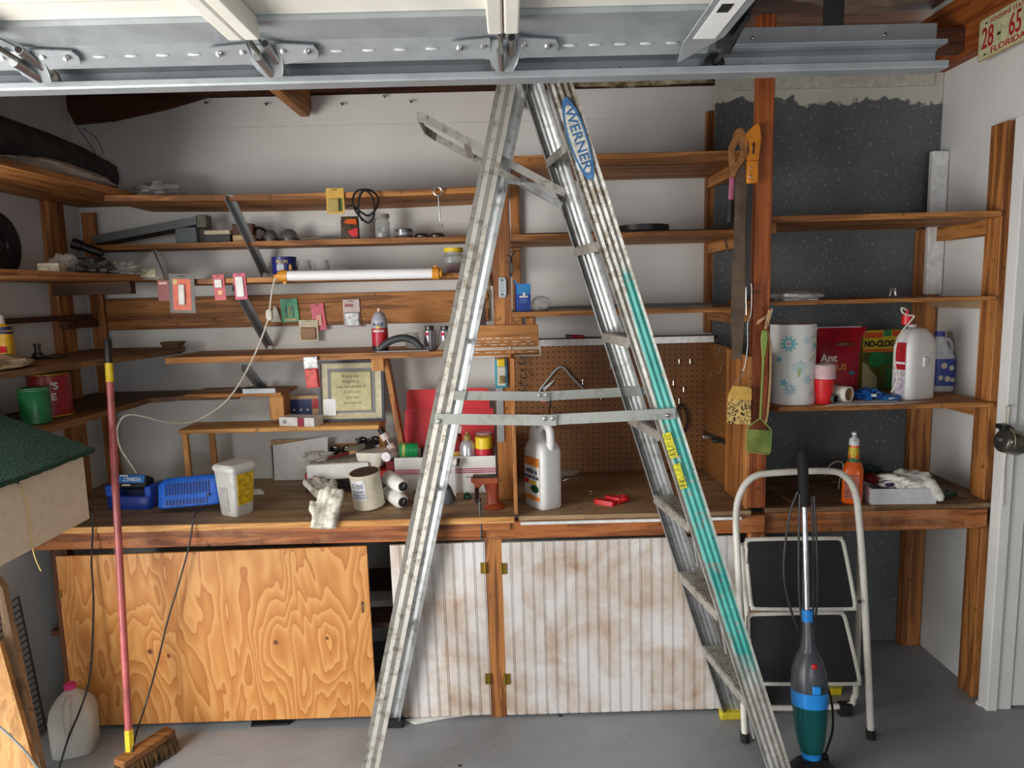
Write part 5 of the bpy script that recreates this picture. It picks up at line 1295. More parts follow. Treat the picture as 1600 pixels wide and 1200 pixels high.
make('white_tray', MB().loft([(.098, .050, .045, hw * .62, -.02, 5), (.165, .066, .060, hw * .64, -.02, 5)], 24).xf(Matrix.Rotation(radians(-10), 4, 'Z')), plain((222, 218, 206), .45), cb)
bz0 = ZB + .131
def brush(label, q0, q1, Y0, Y1, z0, z1, mh, mt, r=.008, name='paint_brush'):
    a = at(*q0, Y=Y0); b = at(*q1, Y=Y1); a.z = z0; b.z = z1
    o = T(name, label, 'brush', a.lerp(b, .5))
    make('handle', MB().tube([a, a.lerp(b, .25), a.lerp(b, .5), a.lerp(b, .66)], [r * .4, r * .8, r, r * .85], 10), mh, o, w=True)
    make('head', MB().tube([a.lerp(b, .66), b], [r * 1.3, r * 1.5], 10), mt, o, w=True)
    return o
brush('paint brush with dark red handle on the heaped box', (513, 722), (562, 697), Yb + .05, Yb + .12, bz0 + .010, bz0 + .030, DKRED, TAN)
brush('fat black brush pointing at the viewer on the heaped box', (540, 721), (584, 697), Yb + .03, Yb + .12, bz0 + .052, bz0 + .056, plain((120, 116, 104), .4), BLACK, .013, 'hair_brush')
for k, (bx_, lb) in enumerate((((519, 690, 544, 706), 'dark sunglasses at the left of the heaped box'), ((562, 688, 590, 704), 'black sunglasses at the right of the heaped box'))):
    q = at((bx_[0] + bx_[2]) / 2, bx_[3], Y=Yb + .14); q.z = bz0 + (.002 if k == 0 else .04); q.y = Yb + .155
    o = T('sunglasses', lb, 'sunglasses', q, radians(12 if k else -8))
    for s in (-1, 1): make('lens', MB().ball((s * .028, 0, .022), .026, .006, .021, 16, 10), plain((20, 18, 18), .12), o)
    make('bridge', MB().tube(cat([(-.006, -.002, .026), (0, -.003, .032), (.006, -.002, .026)], 4), .003, 7), BLACK, o)
    for s in (-1, 1): make('temple', MB().tube(cat([(s * .054, .002, .03), (s * .056, .04, .03), (s * .052, .09, .016)], 4), .0028, 7), BLACK, o)
o = make('sponge_block', MB().box(-.07, .07, -.025, .025, 0, .035), plain((172, 132, 82), .9, var=.2), bev=.01); o.location = V(at(540, 693, Y=Yb + .2).x, Yb + .21, ZB + .134); tag(o, 'tan sponge lying at the back of the heaped box', 'sponge')
o = make('plastic_bag', MB().ball((0, 0, .02), .055, .04, .022, 20, 12, .5, 2.6, 12, flat=-.018), FILM); o.location = V(at(497, 705, Y=Yb + .06).x, Yb + .07, ZB + .130); tag(o, 'clear bag on the left end of the heaped box', 'plastic bag')
# tool with white clamps standing behind the box
a_ = at(583, 652, Y=Yb + .13); b_ = at(634, 735, Y=Yb + .11)
o = T('bar_clamp', 'black handled rod with two white plastic clamps leaning behind the cans', 'clamp', b_)
dd = (b_ - a_).normalized()
make('handle', MB().tube([a_, a_ + dd * .05, a_ + dd * .09], [.010, .014, .012], 12), BLACK, o, w=True)
make('rod', MB().tube([a_ + dd * .08, b_], .0045, 8), STEEL, o, w=True)
make('collar', MB().tube([a_ + dd * .085, a_ + dd * .115], .020, 14), plain((218, 206, 200), .4), o, w=True)
make('collar', MB().tube([a_ + dd * .14, a_ + dd * .172], .019, 14), plain((218, 206, 200), .4), o, w=True)
q = at(608, 711, Y=Yb + .06)
o = T('pill_bottle', 'small clear bottle with round end facing out beside the red carton', 'bottle', q)
make('bottle', MB().tube([q + V(-.006, -.03, 0), q + V(.012, .03, .004)], .020, 18), plain((206, 190, 200), .2), o, w=True)
make('cap_ring', MB().tube([q + V(-.008, -.037, 0), q + V(-.006, -.0302, 0)], [.021, .022], 18), plain((226, 216, 224), .3), o, w=True)
make('stand_block', MB().box(q.x - .012, q.x + .02, q.y - .02, q.y + .05, ZB, q.z - .0205), DKRED, o, w=True)

# paint can
p = at(573, 799, Z=ZB); w, h = wh(546, 737, 597, 799, p.y)
r = w / 2 * .98
pc = can('paint_can', 'dented cream paint can with dark open top near the gloves', 'can', V(p.x, p.y + r, ZB), r, h * .90, plain((216, 208, 186), .5, var=.12, scale=14), plain((66, 50, 42), .7), (), M=Matrix.Translation((p.x, p.y + r, ZB + .006)) @ Matrix.Rotation(radians(-5), 4, 'Y') @ Matrix.Rotation(radians(6), 4, 'X') @ Matrix.Rotation(radians(-24), 4, 'Z'))
make('paper_label', MB().add([(r * .988 * sin(a), -r * .988 * cos(a), z) for z in (h * .28, h * .80) for a in [-.55 + 1.1 * i / 12 for i in range(13)]], [(i, i + 1, i + 14, i + 13) for i in range(12)]), plain((228, 228, 230), .5), pc)
PB = plain((70, 84, 130), .6)
text(pc, 'G 700', .026, PB, Matrix.Translation((0, 0, h * .64)), wrap=r * .992, sx=.85)
text(pc, 'FLOOR', .016, PB, Matrix.Translation((.0, 0, h * .50)), wrap=r * .992)
for z in (.42, .35):
    mm = MB()
    for i in range(7): mm.box(-.030 + i * .0088, -.0235 + i * .0088, -.003, .003, -.0003, .0006)
    make('faded_print', mm.wrap(r * .992).xf(Matrix.Translation((0, 0, h * z))), plain((124, 132, 164), .6), pc, smooth=0)
mm = MB().box(-.032, .030, -.004, .004, -.0003, .0006); make('red_strip', mm.wrap(r * .992).xf(Matrix.Translation((0, 0, h * .755))), plain((176, 84, 100), .6), pc, smooth=0)
# two white rolls with dark caps
for k, (px, py) in enumerate(((629, 776), (629, 753))):
    q = at(px, py, Y=2.70); r = .031; q.z = ZB + r + (0 if k == 0 else 2 * r + .001)
    d = V(.50, -.87, 0).normalized(); a = q - d * .165
    o = T('white_bottle', ('lower of two white bottles lying with black caps outward', 'upper of two white bottles lying with black caps outward')[k], 'bottle', V(q.x, q.y, ZB))
    make('bottle_body', MB().tube([a, a + d * .008, a + d * .145, a + d * .158, a + d * .165], [.022, r, r, .026, .020], 22), plain((226, 226, 222), .3), o, w=True)
    make('cap', MB().tube([a + d * .1645, a + d * .171], .0185, 20), plain((30, 32, 34), .35), o, w=True)
    make('cap_bar', MB().bar(a + d * .1713 + V(-.006, 0, -.012), a + d * .1713 + V(.006, 0, .012), .004, .002, d), plain((120, 122, 124), .4), o, w=True)
for k, (px, py) in enumerate(((643, 784), (652, 777), (660, 783))):
    q = at(px, py, Z=ZB); o = make('fabric_scrap', MB().ball((0, 0, .010), .022, .016, .012, 16, 10, .4, 3, k), SACK); o.location = V(q.x, q.y + .02, ZB); tag(o, ('front tan cloth scrap beside the white bottles', 'back tan cloth scrap beside the white bottles', 'tan cloth scrap nearest the ladder rail on the bench')[k], 'cloth scrap')

# red shipping carton
p = at(697, 771, Z=ZB); w, h = wh(617, 714, 775, 771, p.y); Yc = p.y
rc_ = T('shipping_carton', 'white shipping carton with open red lid holding spray cans', 'carton', V(p.x, Yc, ZB))
CR = plain((206, 40, 52), .5, var=.04)
for nm, a in (('front_panel', (-w / 2, w / 2, 0, .003, 0, h)), ('back_panel', (-w / 2, w / 2, .20, .203, 0, h)), ('side_panel', (-w / 2, -w / 2 + .003, .0032, .1998, 0, h)), ('side_panel', (w / 2 - .003, w / 2, .0032, .1998, 0, h)), ('bottom_panel', (-w / 2 + .003, w / 2 - .003, .003, .2, 0, .003))):
    make(nm, MB().box(*a), PAPER, rc_, smooth=0)
for z in (.66, .61, .56): make('red_stripe', MB().box(-w / 2, w / 2, -.0006, -.0001, h * z - .0022, h * z + .0022), plain((190, 50, 84), .5), rc_, smooth=0)
make('small_print', MB().box(w * .20, w * .36, -.0006, -.0001, h * .42, h * .455), plain((150, 150, 158), .5), rc_, smooth=0)
ll = .30
lt = at(700, 640, Y=Yc + .24).z - ZB
ld_ = make('lid', MB().prism([(-w * .475, .203, h), (w * .485, .203, h), (w * .475, .245, lt), (-w * .46, .245, lt)], (0, .003, 0)), CR, rc_, smooth=0)
lt2 = at(700, 607, Y=Yc + .25).z - ZB
make('lid_flap', MB().prism([(-w * .44, .246, lt + .001), (w * .44, .246, lt + .001), (w * .43, .238, lt2 - .008), (w * .40, .237, lt2), (-w * .40, .237, lt2), (-w * .43, .238, lt2 - .008)], (0, .003, 0)), plain((214, 46, 56), .5, var=.04), rc_, smooth=0)
Mlid = Matrix.Translation((.0, .2225, (h + lt) / 2)) @ Matrix.Rotation(pi / 2 - math.atan2(.042, lt - h), 4, 'X')
ring = []
for r_ in (.060, .047):
    ring.append([(r_ * cos(a), r_ * sin(a), 0) for a in [radians(178 + i * 190 / 20) for i in range(21)]])
mm = MB().prism(ring[0] + list(reversed(ring[1])), (0, 0, .001))
make('logo_mark', mm.xf(Mlid), plain((226, 206, 204), .5), ld_, smooth=0)
for z in (.0, .019, .038): make('logo_mark', MB().box(-.060, .012, z + .004, z + .014, 0, .001).xf(Mlid), plain((226, 206, 204), .5), ld_, smooth=0)
def incan(label, box, dy, body, top, bands=(), prof=None, name='spray_can'):
    p, w_, h_ = stand(box, Yc + dy, ZB + .004)
    r_ = w_ / 2; hh = at((box[0] + box[2]) / 2, box[1], Y=Yc + dy).z - (ZB + .004)
    return can(name, label, 'can', V(p.x, Yc + dy, ZB + .004), r_, hh, body, top, bands, prof=prof(r_, hh) if prof else None), r_, hh
incan('red and gold tall can in the shipping carton', (701, 679, 722, 715), .08, plain((150, 34, 26), .4, var=.3), plain((40, 24, 18), .5), ((.55, .7, GOLD),), name='spray_can')
o, r_, hh = incan('silver spray can with brass nozzle in the shipping carton', (718, 676, 743, 715), .055, plain((188, 190, 194), .25, metal=.4), None, ((.3, .72, plain((214, 218, 222), .4)),), prof=lambda r, h: [(0, 0), (r, 0), (r, h * .76), (r * .75, h * .84), (r * .5, h * .87), (0, h * .87)])
make('nozzle', MB().lathe([(r_ * .5, hh * .865), (r_ * .5, hh * .95), (r_ * .3, hh * .98), (r_ * .16, hh * .985), (r_ * .16, hh * 1.02), (0, hh * 1.02)], n=16), plain((150, 122, 66), .35), o)
o, r_, hh = incan('red spray can with yellow cap in the shipping carton', (743, 682, 770, 715), .05, plain((200, 40, 60), .4), None, (), prof=lambda r, h: [(0, 0), (r, 0), (r, h * .80), (0, h * .80)])
make('yellow_cap', MB().lathe([(r_ * 1.02, hh * .79), (r_ * 1.02, hh * .97), (r_ * .92, hh), (0, hh)], n=24), YEL, o)
incan('white capped can behind the yellow capped can in the carton', (744, 676, 770, 715), .13, plain((206, 200, 204), .4), plain((214, 196, 206), .4))
q0, q1 = at(624, 703, Y=Yc + .045), at(652, 703, Y=Yc + .06)
o = T('paint_can', 'green can lying on its side at the left of the shipping carton', 'can', q0)
make('can_body', MB().tube([q0, q0.lerp(q1, .65), q0.lerp(q1, .66), q0.lerp(q1, .75), q0.lerp(q1, .76), q1], [.030, .030, .0315, .0315, .030, .030], 22), plain((30, 150, 84), .35), o, w=True)
make('label_band', MB().tube([q0.lerp(q1, .12), q0.lerp(q1, .30)], .0303, 22, caps=False), plain((190, 190, 110), .4), o, w=True)
make('support', MB().box(q0.x, q1.x, Yc + .02, Yc + .08, ZB + .004, q0.z - .0318), PAPER, o, w=True)
q = at(668, 703, Y=Yc + .09)
o = can('paint_can', 'brown rimmed tin beside the green can in the shipping carton', 'can', V(q.x, Yc + .10, ZB + .004), .032, q.z + .012 - ZB - .004, plain((110, 92, 92), .35), plain((120, 64, 40), .5))
q = at(708, 722, Y=Yc - .028)
o = T('paper_cup', 'small white cup with dark end lying before the shipping carton', 'cup', V(q.x, Yc - .03, ZB))
make('cup', MB().tube([q + V(-.02, 0, 0), q + V(.016, 0, 0)], [.016, .020], 16), plain((222, 220, 220), .4), o, w=True)
make('dark_end', MB().tube([q + V(.0162, 0, 0), q + V(.026, 0, -.003)], [.021, .016], 16), plain((60, 50, 46), .5), o, w=True)
make('stem', MB().box(q.x - .008, q.x + .008, Yc - .04, Yc - .02, ZB, q.z - .017), plain((200, 198, 198), .5), o, w=True)
# flashlight, cap
q = at(700, 789, Z=ZB)
M_ = Matrix.Translation((q.x, q.y + .03, ZB + .008)) @ Matrix.Rotation(radians(-8), 4, 'Y') @ Matrix.Rotation(radians(14), 4, 'X')
o = T('flashlight', 'grey flashlight standing on its lens beside the ladder rail', 'flashlight', q, M=M_)
make('head', MB().lathe([(0, .004), (.026, .004), (.029, 0), (.031, .004), (.024, .05), (.020, .062), (0, .062)], n=24), plain((84, 92, 98), .4), o)
make('lens', MB().lathe([(0, .0015), (.026, .0015), (.026, .0038), (0, .0038)], n=24), plain((206, 206, 200), .15, metal=.5), o)
make('barrel', MB().lathe([(.018, .062), (.018, .066), (.0145, .07), (.0145, .135), (.012, .14), (0, .14)], n=20), plain((40, 44, 48), .4), o)
q = at(730, 780, Z=ZB)
o = make('bottle_cap', MB().lathe([(0, .016), (.013, .016), (.0165, .012), (.0175, 0), (.015, 0), (.014, .010), (0, .012)], n=20), plain((26, 84, 60), .4)); o.location = V(q.x, q.y + .018, ZB + .003); o.rotation_euler = (radians(28), 0, 0); tag(o, 'dark green bottle cap on the bench beside the flashlight', 'cap')
# bench vise
q = at(772, 797, Z=ZB)
vz = T('bench_vise', 'small rust red bench vise clamped at the bench edge', 'vise', V(q.x, q.y + .04, ZB))
VR = plain((150, 62, 34), .45, var=.25, scale=18)
make('base', MB().lathe([(0, 0), (.040, 0), (.042, .006), (.036, .014), (.026, .020), (0, .020)], n=24), VR, vz)
make('body', MB().loft([(.018, .026, .026, -.004, 0, 3), (.05, .020, .022, -.006, 0, 3), (.085, .026, .024, -.010, 0, 4), (.115, .030, .026, -.012, 0, 5), (.128, .030, .026, -.012, 0, 5)], 22), VR, vz)
make('front_jaw', MB().prism([(-.088, -.035, .128), (.018, -.035, .128), (.018, -.035, .104), (-.045, -.035, .100), (-.060, -.035, .080), (-.072, -.035, .080), (-.076, -.035, .105), (-.088, -.035, .112)], (0, .03, 0)), plain((170, 84, 46), .4, var=.2, scale=18), vz, bev=.003)
make('jaw_plate', MB().box(-.080, .018, -.036, -.004, .1285, .136), DSTEEL, vz, bev=.002)
make('screw', MB().tube([(-.066, -.03, .085), (-.062, -.118, .058)], .0085, 12), DSTEEL, vz)
hx = at(750, 770, Y=q.y - .03).x - q.x
make('handle_rod', MB().tube([(hx, -.114, .066), (hx + .003, -.116, -.080)], .0042, 8).ball((hx, -.114, .066), .008, .008, .008, 10, 8).ball((hx + .003, -.116, -.082), .0065, .0065, .0065, 10, 8), DSTEEL, vz)

# ================================================================== CENTRE POST THINGS
RYc = 2.785
a_, b_ = at(738, 510, Y=RYc), at(841, 510, Y=RYc)
zc0, zc1 = at(790, 556, Y=RYc).z, at(790, 508, Y=RYc).z
rk = T('wire_rack', 'brown board with white wire basket fixed to the centre post', 'rack', V((a_.x + b_.x) / 2, RYc, zc0))
make('board', MB().box(a_.x, b_.x, RYc, RYc + .012, zc0, zc1), W_X, rk, w=True, bev=.002)
for f in (.10, .30, .36, .56, .70): pass
def hw_(z, y0=RYc - .05): return [V(a_.x - .004, y0, z), V(b_.x + .004, y0, z)]
WW = plain((220, 212, 200), .4)
for z, y in ((zc0 + .004, RYc - .048), (zc0 + .030, RYc - .052), (zc0 + .036, RYc - .052)):
    make('wire', MB().tube(hw_(z, y), .0022, 6), WW, rk, w=True)
for x in (a_.x - .004, b_.x + .004):
    make('wire', MB().tube(cat([(x, RYc - .001, zc0 + .06), (x, RYc - .03, zc0 + .055), (x, RYc - .052, zc0 + .03), (x, RYc - .048, zc0 + .004), (x, RYc - .002, zc0 + .004)], 4), .0022, 6), WW, rk, w=True)
for z in (zc0 + .015, zc0 + .045, zc0 + .056, zc0 + .07): 
    mm = MB(); x = a_.x + .004
    while x < b_.x - .03:
        l = rnd.uniform(.006, .03); mm.box(x, x + l, RYc - .0006, RYc - .0001, z - .0013, z + .0013); x += l + rnd.uniform(.004, .03)
    x_ = make('worn_paint_marks', mm, WW, rk, w=True, smooth=0); x_['kind'] = 'stuff'
q0, q1 = at(797, 546, Y=RYc - .058), at(801, 602, Y=RYc - .050)
o = T('pencil', 'orange pencil hanging under the white wire basket', 'pencil', q1)
make('shaft', MB().tube([q0, q1], .0038, 6), plain((206, 128, 42), .45), o, w=True, smooth=0)
make('eraser', MB().tube([q0 - (q1 - q0).normalized() * .012, q0 - (q1 - q0).normalized() * .0002], .0036, 8), plain((226, 196, 190), .5), o, w=True)
card('blister_pack', 'turquoise blister pack with yellow top under the wire basket', (774, 561, 793, 606), RYc + .008, plain((52, 150, 176), .4), (('yellow_top', .2, .0, .85, .26, .006, YEL), ('white_panel', .18, .28, .84, .92, .002, plain((206, 206, 192), .4)), ('brass_parts', .30, .58, .76, .84, .010, plain((150, 132, 84), .4, var=.4, scale=120))), 0)
p = at(785, 465, Y=2.797); w, h = wh(780, 433, 791, 465, 2.797)
o = T('strap_hinge', 'galvanised strap hinge screwed to the centre post', 'hinge', p)
make('plate', MB().box(-w / 2, w / 2, -.003, 0, 0, h), GALV, o, bev=.002)
make('knuckle', MB().tube([(w / 2, -.003, .01), (w / 2, -.003, h - .01)], .005, 10), GALV, o)
for z in (.15, .85): make('screw_head', MB().ball((0, -.003, h * z), .004, .002, .004, 8, 6), DSTEEL, o)
p = at(783, 700, Y=2.797); o = T('mending_plate', 'long galvanised mending plate down the lower centre post', 'plate', p)
zt_, zb_ = at(783, 606, Y=2.797).z - p.z, at(783, 690, Y=2.797).z - p.z
make('plate', MB().box(-.014, .014, -.003, -.0002, zb_, zt_), GALV, o, smooth=0)
wire('key_bunch', 'rusty wire of old keys hanging left of the centre post', 'keys', [at(x, y, Y=2.79) for x, y in ((762, 430), (765, 442), (764, 455), (767, 462), (763, 472), (765, 482))], .004, plain((120, 96, 66), .5, metal=.4))
P = [at(x, y, Y=3.0) for x, y in ((741, 458), (757, 453), (760, 508), (742, 508))]
tag(make('leather_strap', MB().prism(P, (0, .006, 0)), plain((58, 36, 26), .6), smooth=0), 'dark leather strap hanging behind the ladder rear rail', 'strap')
o = T('pliers', 'dark pliers hanging right of the centre post', 'pliers', at(797, 432, Y=2.79))
for s, q in ((-1, ((792, 398), (797, 405), (796, 425), (797, 434))), (1, ((806, 392), (799, 402), (801, 418), (799, 432)))):
    make('handle', MB().tube(cat([at(x, y, Y=2.79 + .004 * s) for x, y in q], 4), .003, 7), DSTEEL, o, w=True)
for k, (x0, y0, x1, y1) in enumerate(((793, 388, 818, 386), (792, 393, 815, 391))):
    wire('nail', ('upper long nail in the side of the centre post', 'lower long nail in the side of the centre post')[k], 'nail', [at(x0, y0, Y=2.81), at(x1, y1, Y=2.80)], .0016, DSTEEL)

# centre shelves
zz = 1.5965
p, w, h = stand((804, 432, 829, 481), 2.82, zz)
o = T('blue_box', 'tall blue carton with white figure on the centre shelf', 'box', p, radians(12))
make('carton', MB().box(-w * .44, w * .44, -.02, .02, 0, h * .88), plain((26, 66, 160), .4), o, bev=.001)
make('upper_panel', MB().box(-w * .44, w * .44, -.0206, -.0201, h * .55, h * .88), plain((48, 138, 206), .4), o, smooth=0)
make('flap', MB().prism([(-w * .44, -.02, h * .88), (-w * .44, .02, h * .88), (-w * .56, .018, h), (-w * .56, -.016, h)], (.002, 0, 0)), plain((48, 138, 206), .4), o, smooth=0)
make('white_figure', MB().box(-.018, .016, -.0212, -.0207, h * .44, h * .50).box(-.004, .006, -.0212, -.0207, h * .501, h * .60), WHITE, o, smooth=0)
make('print_line', MB().box(-.018, .014, -.0212, -.0207, h * .36, h * .375).box(-.018, .010, -.0212, -.0207, h * .29, h * .305), plain((150, 176, 214), .5), o, smooth=0)
p, w, h = stand((831, 457, 862, 482), 2.84, zz)
o = make('glass_piece', MB().ball((0, 0, h * .45), w / 2, .03, h * .46, 20, 12, .35, 2.2, 5, flat=-h * .44), PLAST); o.location = p; tag(o, 'crumpled clear packaging beside the blue carton on the centre shelf', 'packaging')
for k, (x0, x1, y, z, m) in enumerate(((.15, .80, 2.80, 0, plain((120, 108, 92), .5)), (.12, .82, 2.83, .007, plain((72, 62, 52), .5)))):
    o = make('flat_sheet', MB().box(x0, x1, y, y + .3, zz + z, zz + z + .006), m, smooth=0); tag(o, ('lower flat sheet lying on the centre shelf', 'upper dark flat sheet lying on the centre shelf')[k], 'sheet')
zz = 1.8935
p, w, h = stand((966, 346, 1048, 359), 2.86, zz + .006)
o = T('black_pan', 'shallow black round pan on the centre shelf behind the ladder', 'pan', V(p.x, 2.90, zz + .0062))
make('pan', MB().lathe([(0, 0), (w / 2 * .96, 0), (w / 2, .004), (w / 2, .026), (w / 2 - .004, .026), (w / 2 - .006, .006), (0, .005)], n=36), BLACK, o)
o = make('flat_sheet', MB().box(.05, .85, 2.79, 3.1, zz, zz + .0055), plain((40, 34, 30), .6), smooth=0); tag(o, 'thin dark sheet under the black pan on the centre shelf', 'sheet')
zz = 1.4625
a_, b_ = V(at(886, 522, Y=3.11).x, 3.11, zz + .010), V(at(944, 528, Y=3.10).x, 3.10, zz + .004)
o = T('screwdriver', 'screwdriver with red handle lying on the ledge above the pegboard', 'screwdriver', a_)
make('handle', MB().tube([a_, a_.lerp(b_, .06), a_.lerp(b_, .42), a_.lerp(b_, .48)], [.007, .010, .010, .006], 10), RED, o, w=True)
make('grip_end', MB().tube([a_.lerp(b_, -.04), a_.lerp(b_, .12)], .0104, 10), plain((80, 80, 84), .4), o, w=True)
make('blade', MB().tube([a_.lerp(b_, .48), b_], .003, 8), STEEL, o, w=True)

# ================================================================== NOOK THINGS
ZN = .8265
p = at(850, 796, Z=ZN); w, h = wh(822, 662, 878, 796, p.y)
wj = T('weed_killer_jug', 'white weed killer jug with handle and orange label in the pegboard nook', 'jug', V(p.x, p.y + .055, ZN), radians(-58))
JW = plain((228, 228, 226), .4, var=.03)
hb_ = h * .70
make('jug_body', MB().loft([(0, .066, .046, 0, 0, 5), (.006, .071, .051, 0, 0, 5), (hb_ * .96, .071, .051, 0, 0, 5), (hb_ * 1.06, .060, .046, 0, 0, 4), (hb_ * 1.10, .050, .040, -.006, 0, 4), (hb_ * 1.16, .034, .034, -.026, 0, 3), (h * .93, .024, .024, -.040, 0, 2.2), (h * .955, .017, .017, -.044, 0, 2), (h, .017, .017, -.044, 0, 2)], 32), JW, wj, smooth=50)
make('handle', MB().tube(cat([(-.020, 0, h * .90), (.020, 0, h * .965), (.050, 0, h * .93), (.058, 0, h * .84), (.058, 0, h * .74), (.050, 0, h * .68)], 6), [.017] * 31, 12), JW, wj)
make('cap', MB().lathe([(.0195, h * .975), (.0195, h + .018), (.016, h + .024), (0, h + .024)], (-.044, 0, 0), 20), BRED, wj)
lb = make('front_label', MB().box(-.050, .052, -.0524, -.0508, h * .10, h * .60), plain((232, 228, 220), .5), wj, smooth=0)
make('orange_band', MB().box(-.050, .052, -.0530, -.0525, h * .50, h * .60).box(-.050, .052, -.0530, -.0525, h * .10, h * .15), plain((230, 138, 60), .5), lb, smooth=0)
text(lb, 'WEED &', .021, NAVY, FR(-.002, -.0532, h * .43), bold=.0007)
text(lb, 'GRASS KILLER', .0155, NAVY, FR(0, -.0532, h * .365), bold=.0005)
make('yellow_burst', MB().box(-.018, .030, -.0530, -.0525, h * .285, h * .325), YEL, lb, smooth=0)
make('plant_print', MB().ball((.02, -.0525, h * .235), .028, .002, .016, 16, 8), DGRN, lb)
make('red_print', MB().box(-.048, -.022, -.0530, -.0525, h * .28, h * .34), BRED, lb, smooth=0)
q = at(851, 646, Y=p.y + .1)
o = make('red_ball_knob', MB().ball((0, 0, 0), .021, .021, .021, 18, 12), plain((206, 110, 104), .35)); 
bot = at(851, 668, Y=p.y + .17)
o.location = at(851, 645, Y=3.12)
q = T('funnel_sprayer', 'pinkish red funnel with glass ball hung on the pegboard behind the jug', 'funnel', at(849, 668, Y=3.12))
o.parent = q; o.matrix_parent_inverse = Matrix.Identity(4); o.location = rootm(q).inverted() @ at(851, 630, Y=3.12)
c_ = rootm(q).inverted() @ at(851, 662, Y=3.12)
make('funnel_body', MB().lathe([(0, -.02), (.042, -.02), (.042, .0), (.034, .022), (.016, .034), (0, .036)], c_, 24), plain((150, 60, 54), .4), q)
make('hanger_rod', MB().tube([c_ + V(.02, .01, .03), c_ + V(.028, .088, .06), c_ + V(.03, .093, .10)], .003, 7), BLACK, q)
wire('bent_hanger', 'bent steel V shaped hanger on the pegboard above the jug', 'hanger', [at(x, y, Y=3.205) for x, y in ((842, 612), (852, 598), (876, 573), (894, 590), (911, 607))], .005, GALV, 4)
P = [at(x, y, Y=3.203) for x, y in ((848, 606), (868, 592), (862, 600), (850, 612))]
tag(make('paint_scraper', MB().prism(P, (0, .003, 0)), STEEL, smooth=0), 'small steel scraper hanging under the bent hanger', 'scraper')
def hook(px, py, label, Y=3.214, ln=.03, X=None):
    p = at(px, py, Y=Y) if X is None else at(px, py, X=X)
    d = V(0, -1, 0) if X is None else V(-1, 0, 0)
    return tag(make('peg_hook', MB().tube(cat([p, p + d * .012, p + d * .014 + V(0, 0, -ln * .8), p + d * .020 + V(0, 0, -ln), p + d * .028 + V(0, 0, -ln * .8)], 4), .0019, 6), STEEL), label, 'hook', 'wire hooks in the pegboard')
for px, py, lb in ((1060, 560, 'left of the pair of wire hooks high on the pegboard right of the ladder'), (1077, 560, 'right of the pair of wire hooks high on the pegboard right of the ladder'), (1102, 564, 'wire hook nearest the inner corner of the back pegboard'), (1067, 604, 'wire hook below the high pair on the back pegboard'),
                   (1051, 594, 'wire hook peeking out beside the teal rail on the pegboard'), (910, 592, 'wire hook at the right tip of the bent hanger'), (953, 568, 'wire hook high on the pegboard just left of the ladder'), (938, 615, 'wire hook between the two spreader bars on the pegboard'),
                   (972, 672, 'lowest wire hook on the pegboard left of the ladder'), (1060, 622, 'wire hook carrying the black rubber loop')): hook(px, py, lb)
for px, py, lb in ((1129, 542, 'uppermost wire hook on the side pegboard'), (1116, 580, 'lower left wire hook on the side pegboard'), (1132, 571, 'lower right wire hook on the side pegboard')): hook(px, py, lb, X=.8855)
for k, (px, py) in enumerate(((812, 556), (815, 578), (812, 598))):
    p = at(px, py, Y=3.212); tag(make('storage_hook', MB().tube(cat([p, p + V(0, -.02, 0), p + V(.016, -.03, -.012), p + V(.022, -.03, -.028), p + V(.006, -.03, -.036), p + V(-.008, -.03, -.026)], 4), .0028, 7), BLACK), ('uppermost', 'middle', 'lowest')[k] + ' black curved hook at the left of the pegboard', 'hook')
wire('rubber_loop', 'black rubber loop hanging on the pegboard beside the ladder', 'loop', [at(x, y, Y=3.198) for x, y in ((1063, 632), (1071, 640), (1075, 655), (1072, 668), (1066, 676), (1060, 668), (1058, 650))], .0045, RUBBER, 5, True)
o = T('cabinet_latch', 'two steel roller catches screwed to the side pegboard', 'latch', at(1115, 680, X=.88))
for k, (px, py) in enumerate(((1092, 674), (1106, 682), (1122, 688))):
    q = at(px, py, X=.8855); make('catch', MB().box(q.x - .026, q.x - .0002, q.y - .02, q.y + .018, q.z - .008, q.z + .008), (STEEL, CHROME, DSTEEL)[k], o, w=True, bev=.003)
make('base_strip', MB().bar(at(1098, 676, X=.8845), at(1138, 692, X=.8845), .002, .022), DSTEEL, o, w=True)
# red clip and wire on the nook floor
q = at(958, 792, Z=ZN)
o = T('red_clamp', 'bright red plastic clamp lying on the nook floor', 'clamp', V(q.x, q.y + .04, ZN), radians(-12))
make('jaw', MB().loft([(0, .045, .016, -.02, -.02, 5), (.018, .043, .014, -.02, -.02, 5)], 18).xf(Matrix.Rotation(radians(-24), 4, 'Z')), BRED, o)
make('jaw', MB().loft([(0, .038, .014, -.008, .022, 5), (.024, .036, .012, -.008, .022, 5)], 18).xf(Matrix.Rotation(radians(-30), 4, 'Z')), BRED, o)
make('ring', MB().tube([(.036 + .024 * cos(t), .03 + .020 * sin(t), .016) for t in [i * pi / 10 for i in range(20)]], .010, 8, closed=True), BRED, o)
make('spring_wire', MB().tube(cat([(.02, .02, .022), (.035, .03, .045), (.05, .06, .05), (.07, .07, .03)], 4), .0012, 6), STEEL, o)
wire('bent_wire', 'thin bent steel wire on the nook floor between jug and red clamp', 'wire', [V(at(x, y, Z=ZN).x, at(x, y, Z=ZN).y, ZN + .003 + (i % 2) * .012) for i, (x, y) in enumerate(((880, 752), (895, 752), (912, 756), (910, 770), (926, 770), (924, 778)))], .0016, STEEL, 4)
o = make('plastic_scrap', MB().ball((0, 0, .014), .05, .045, .016, 20, 10, .4, 2.4, 9, flat=-.013), PLAST); o.location = V(at(885, 742, Z=ZN).x, at(885, 742, Z=ZN).y, ZN); tag(o, 'crumpled clear plastic on the nook floor behind the jug', 'plastic')

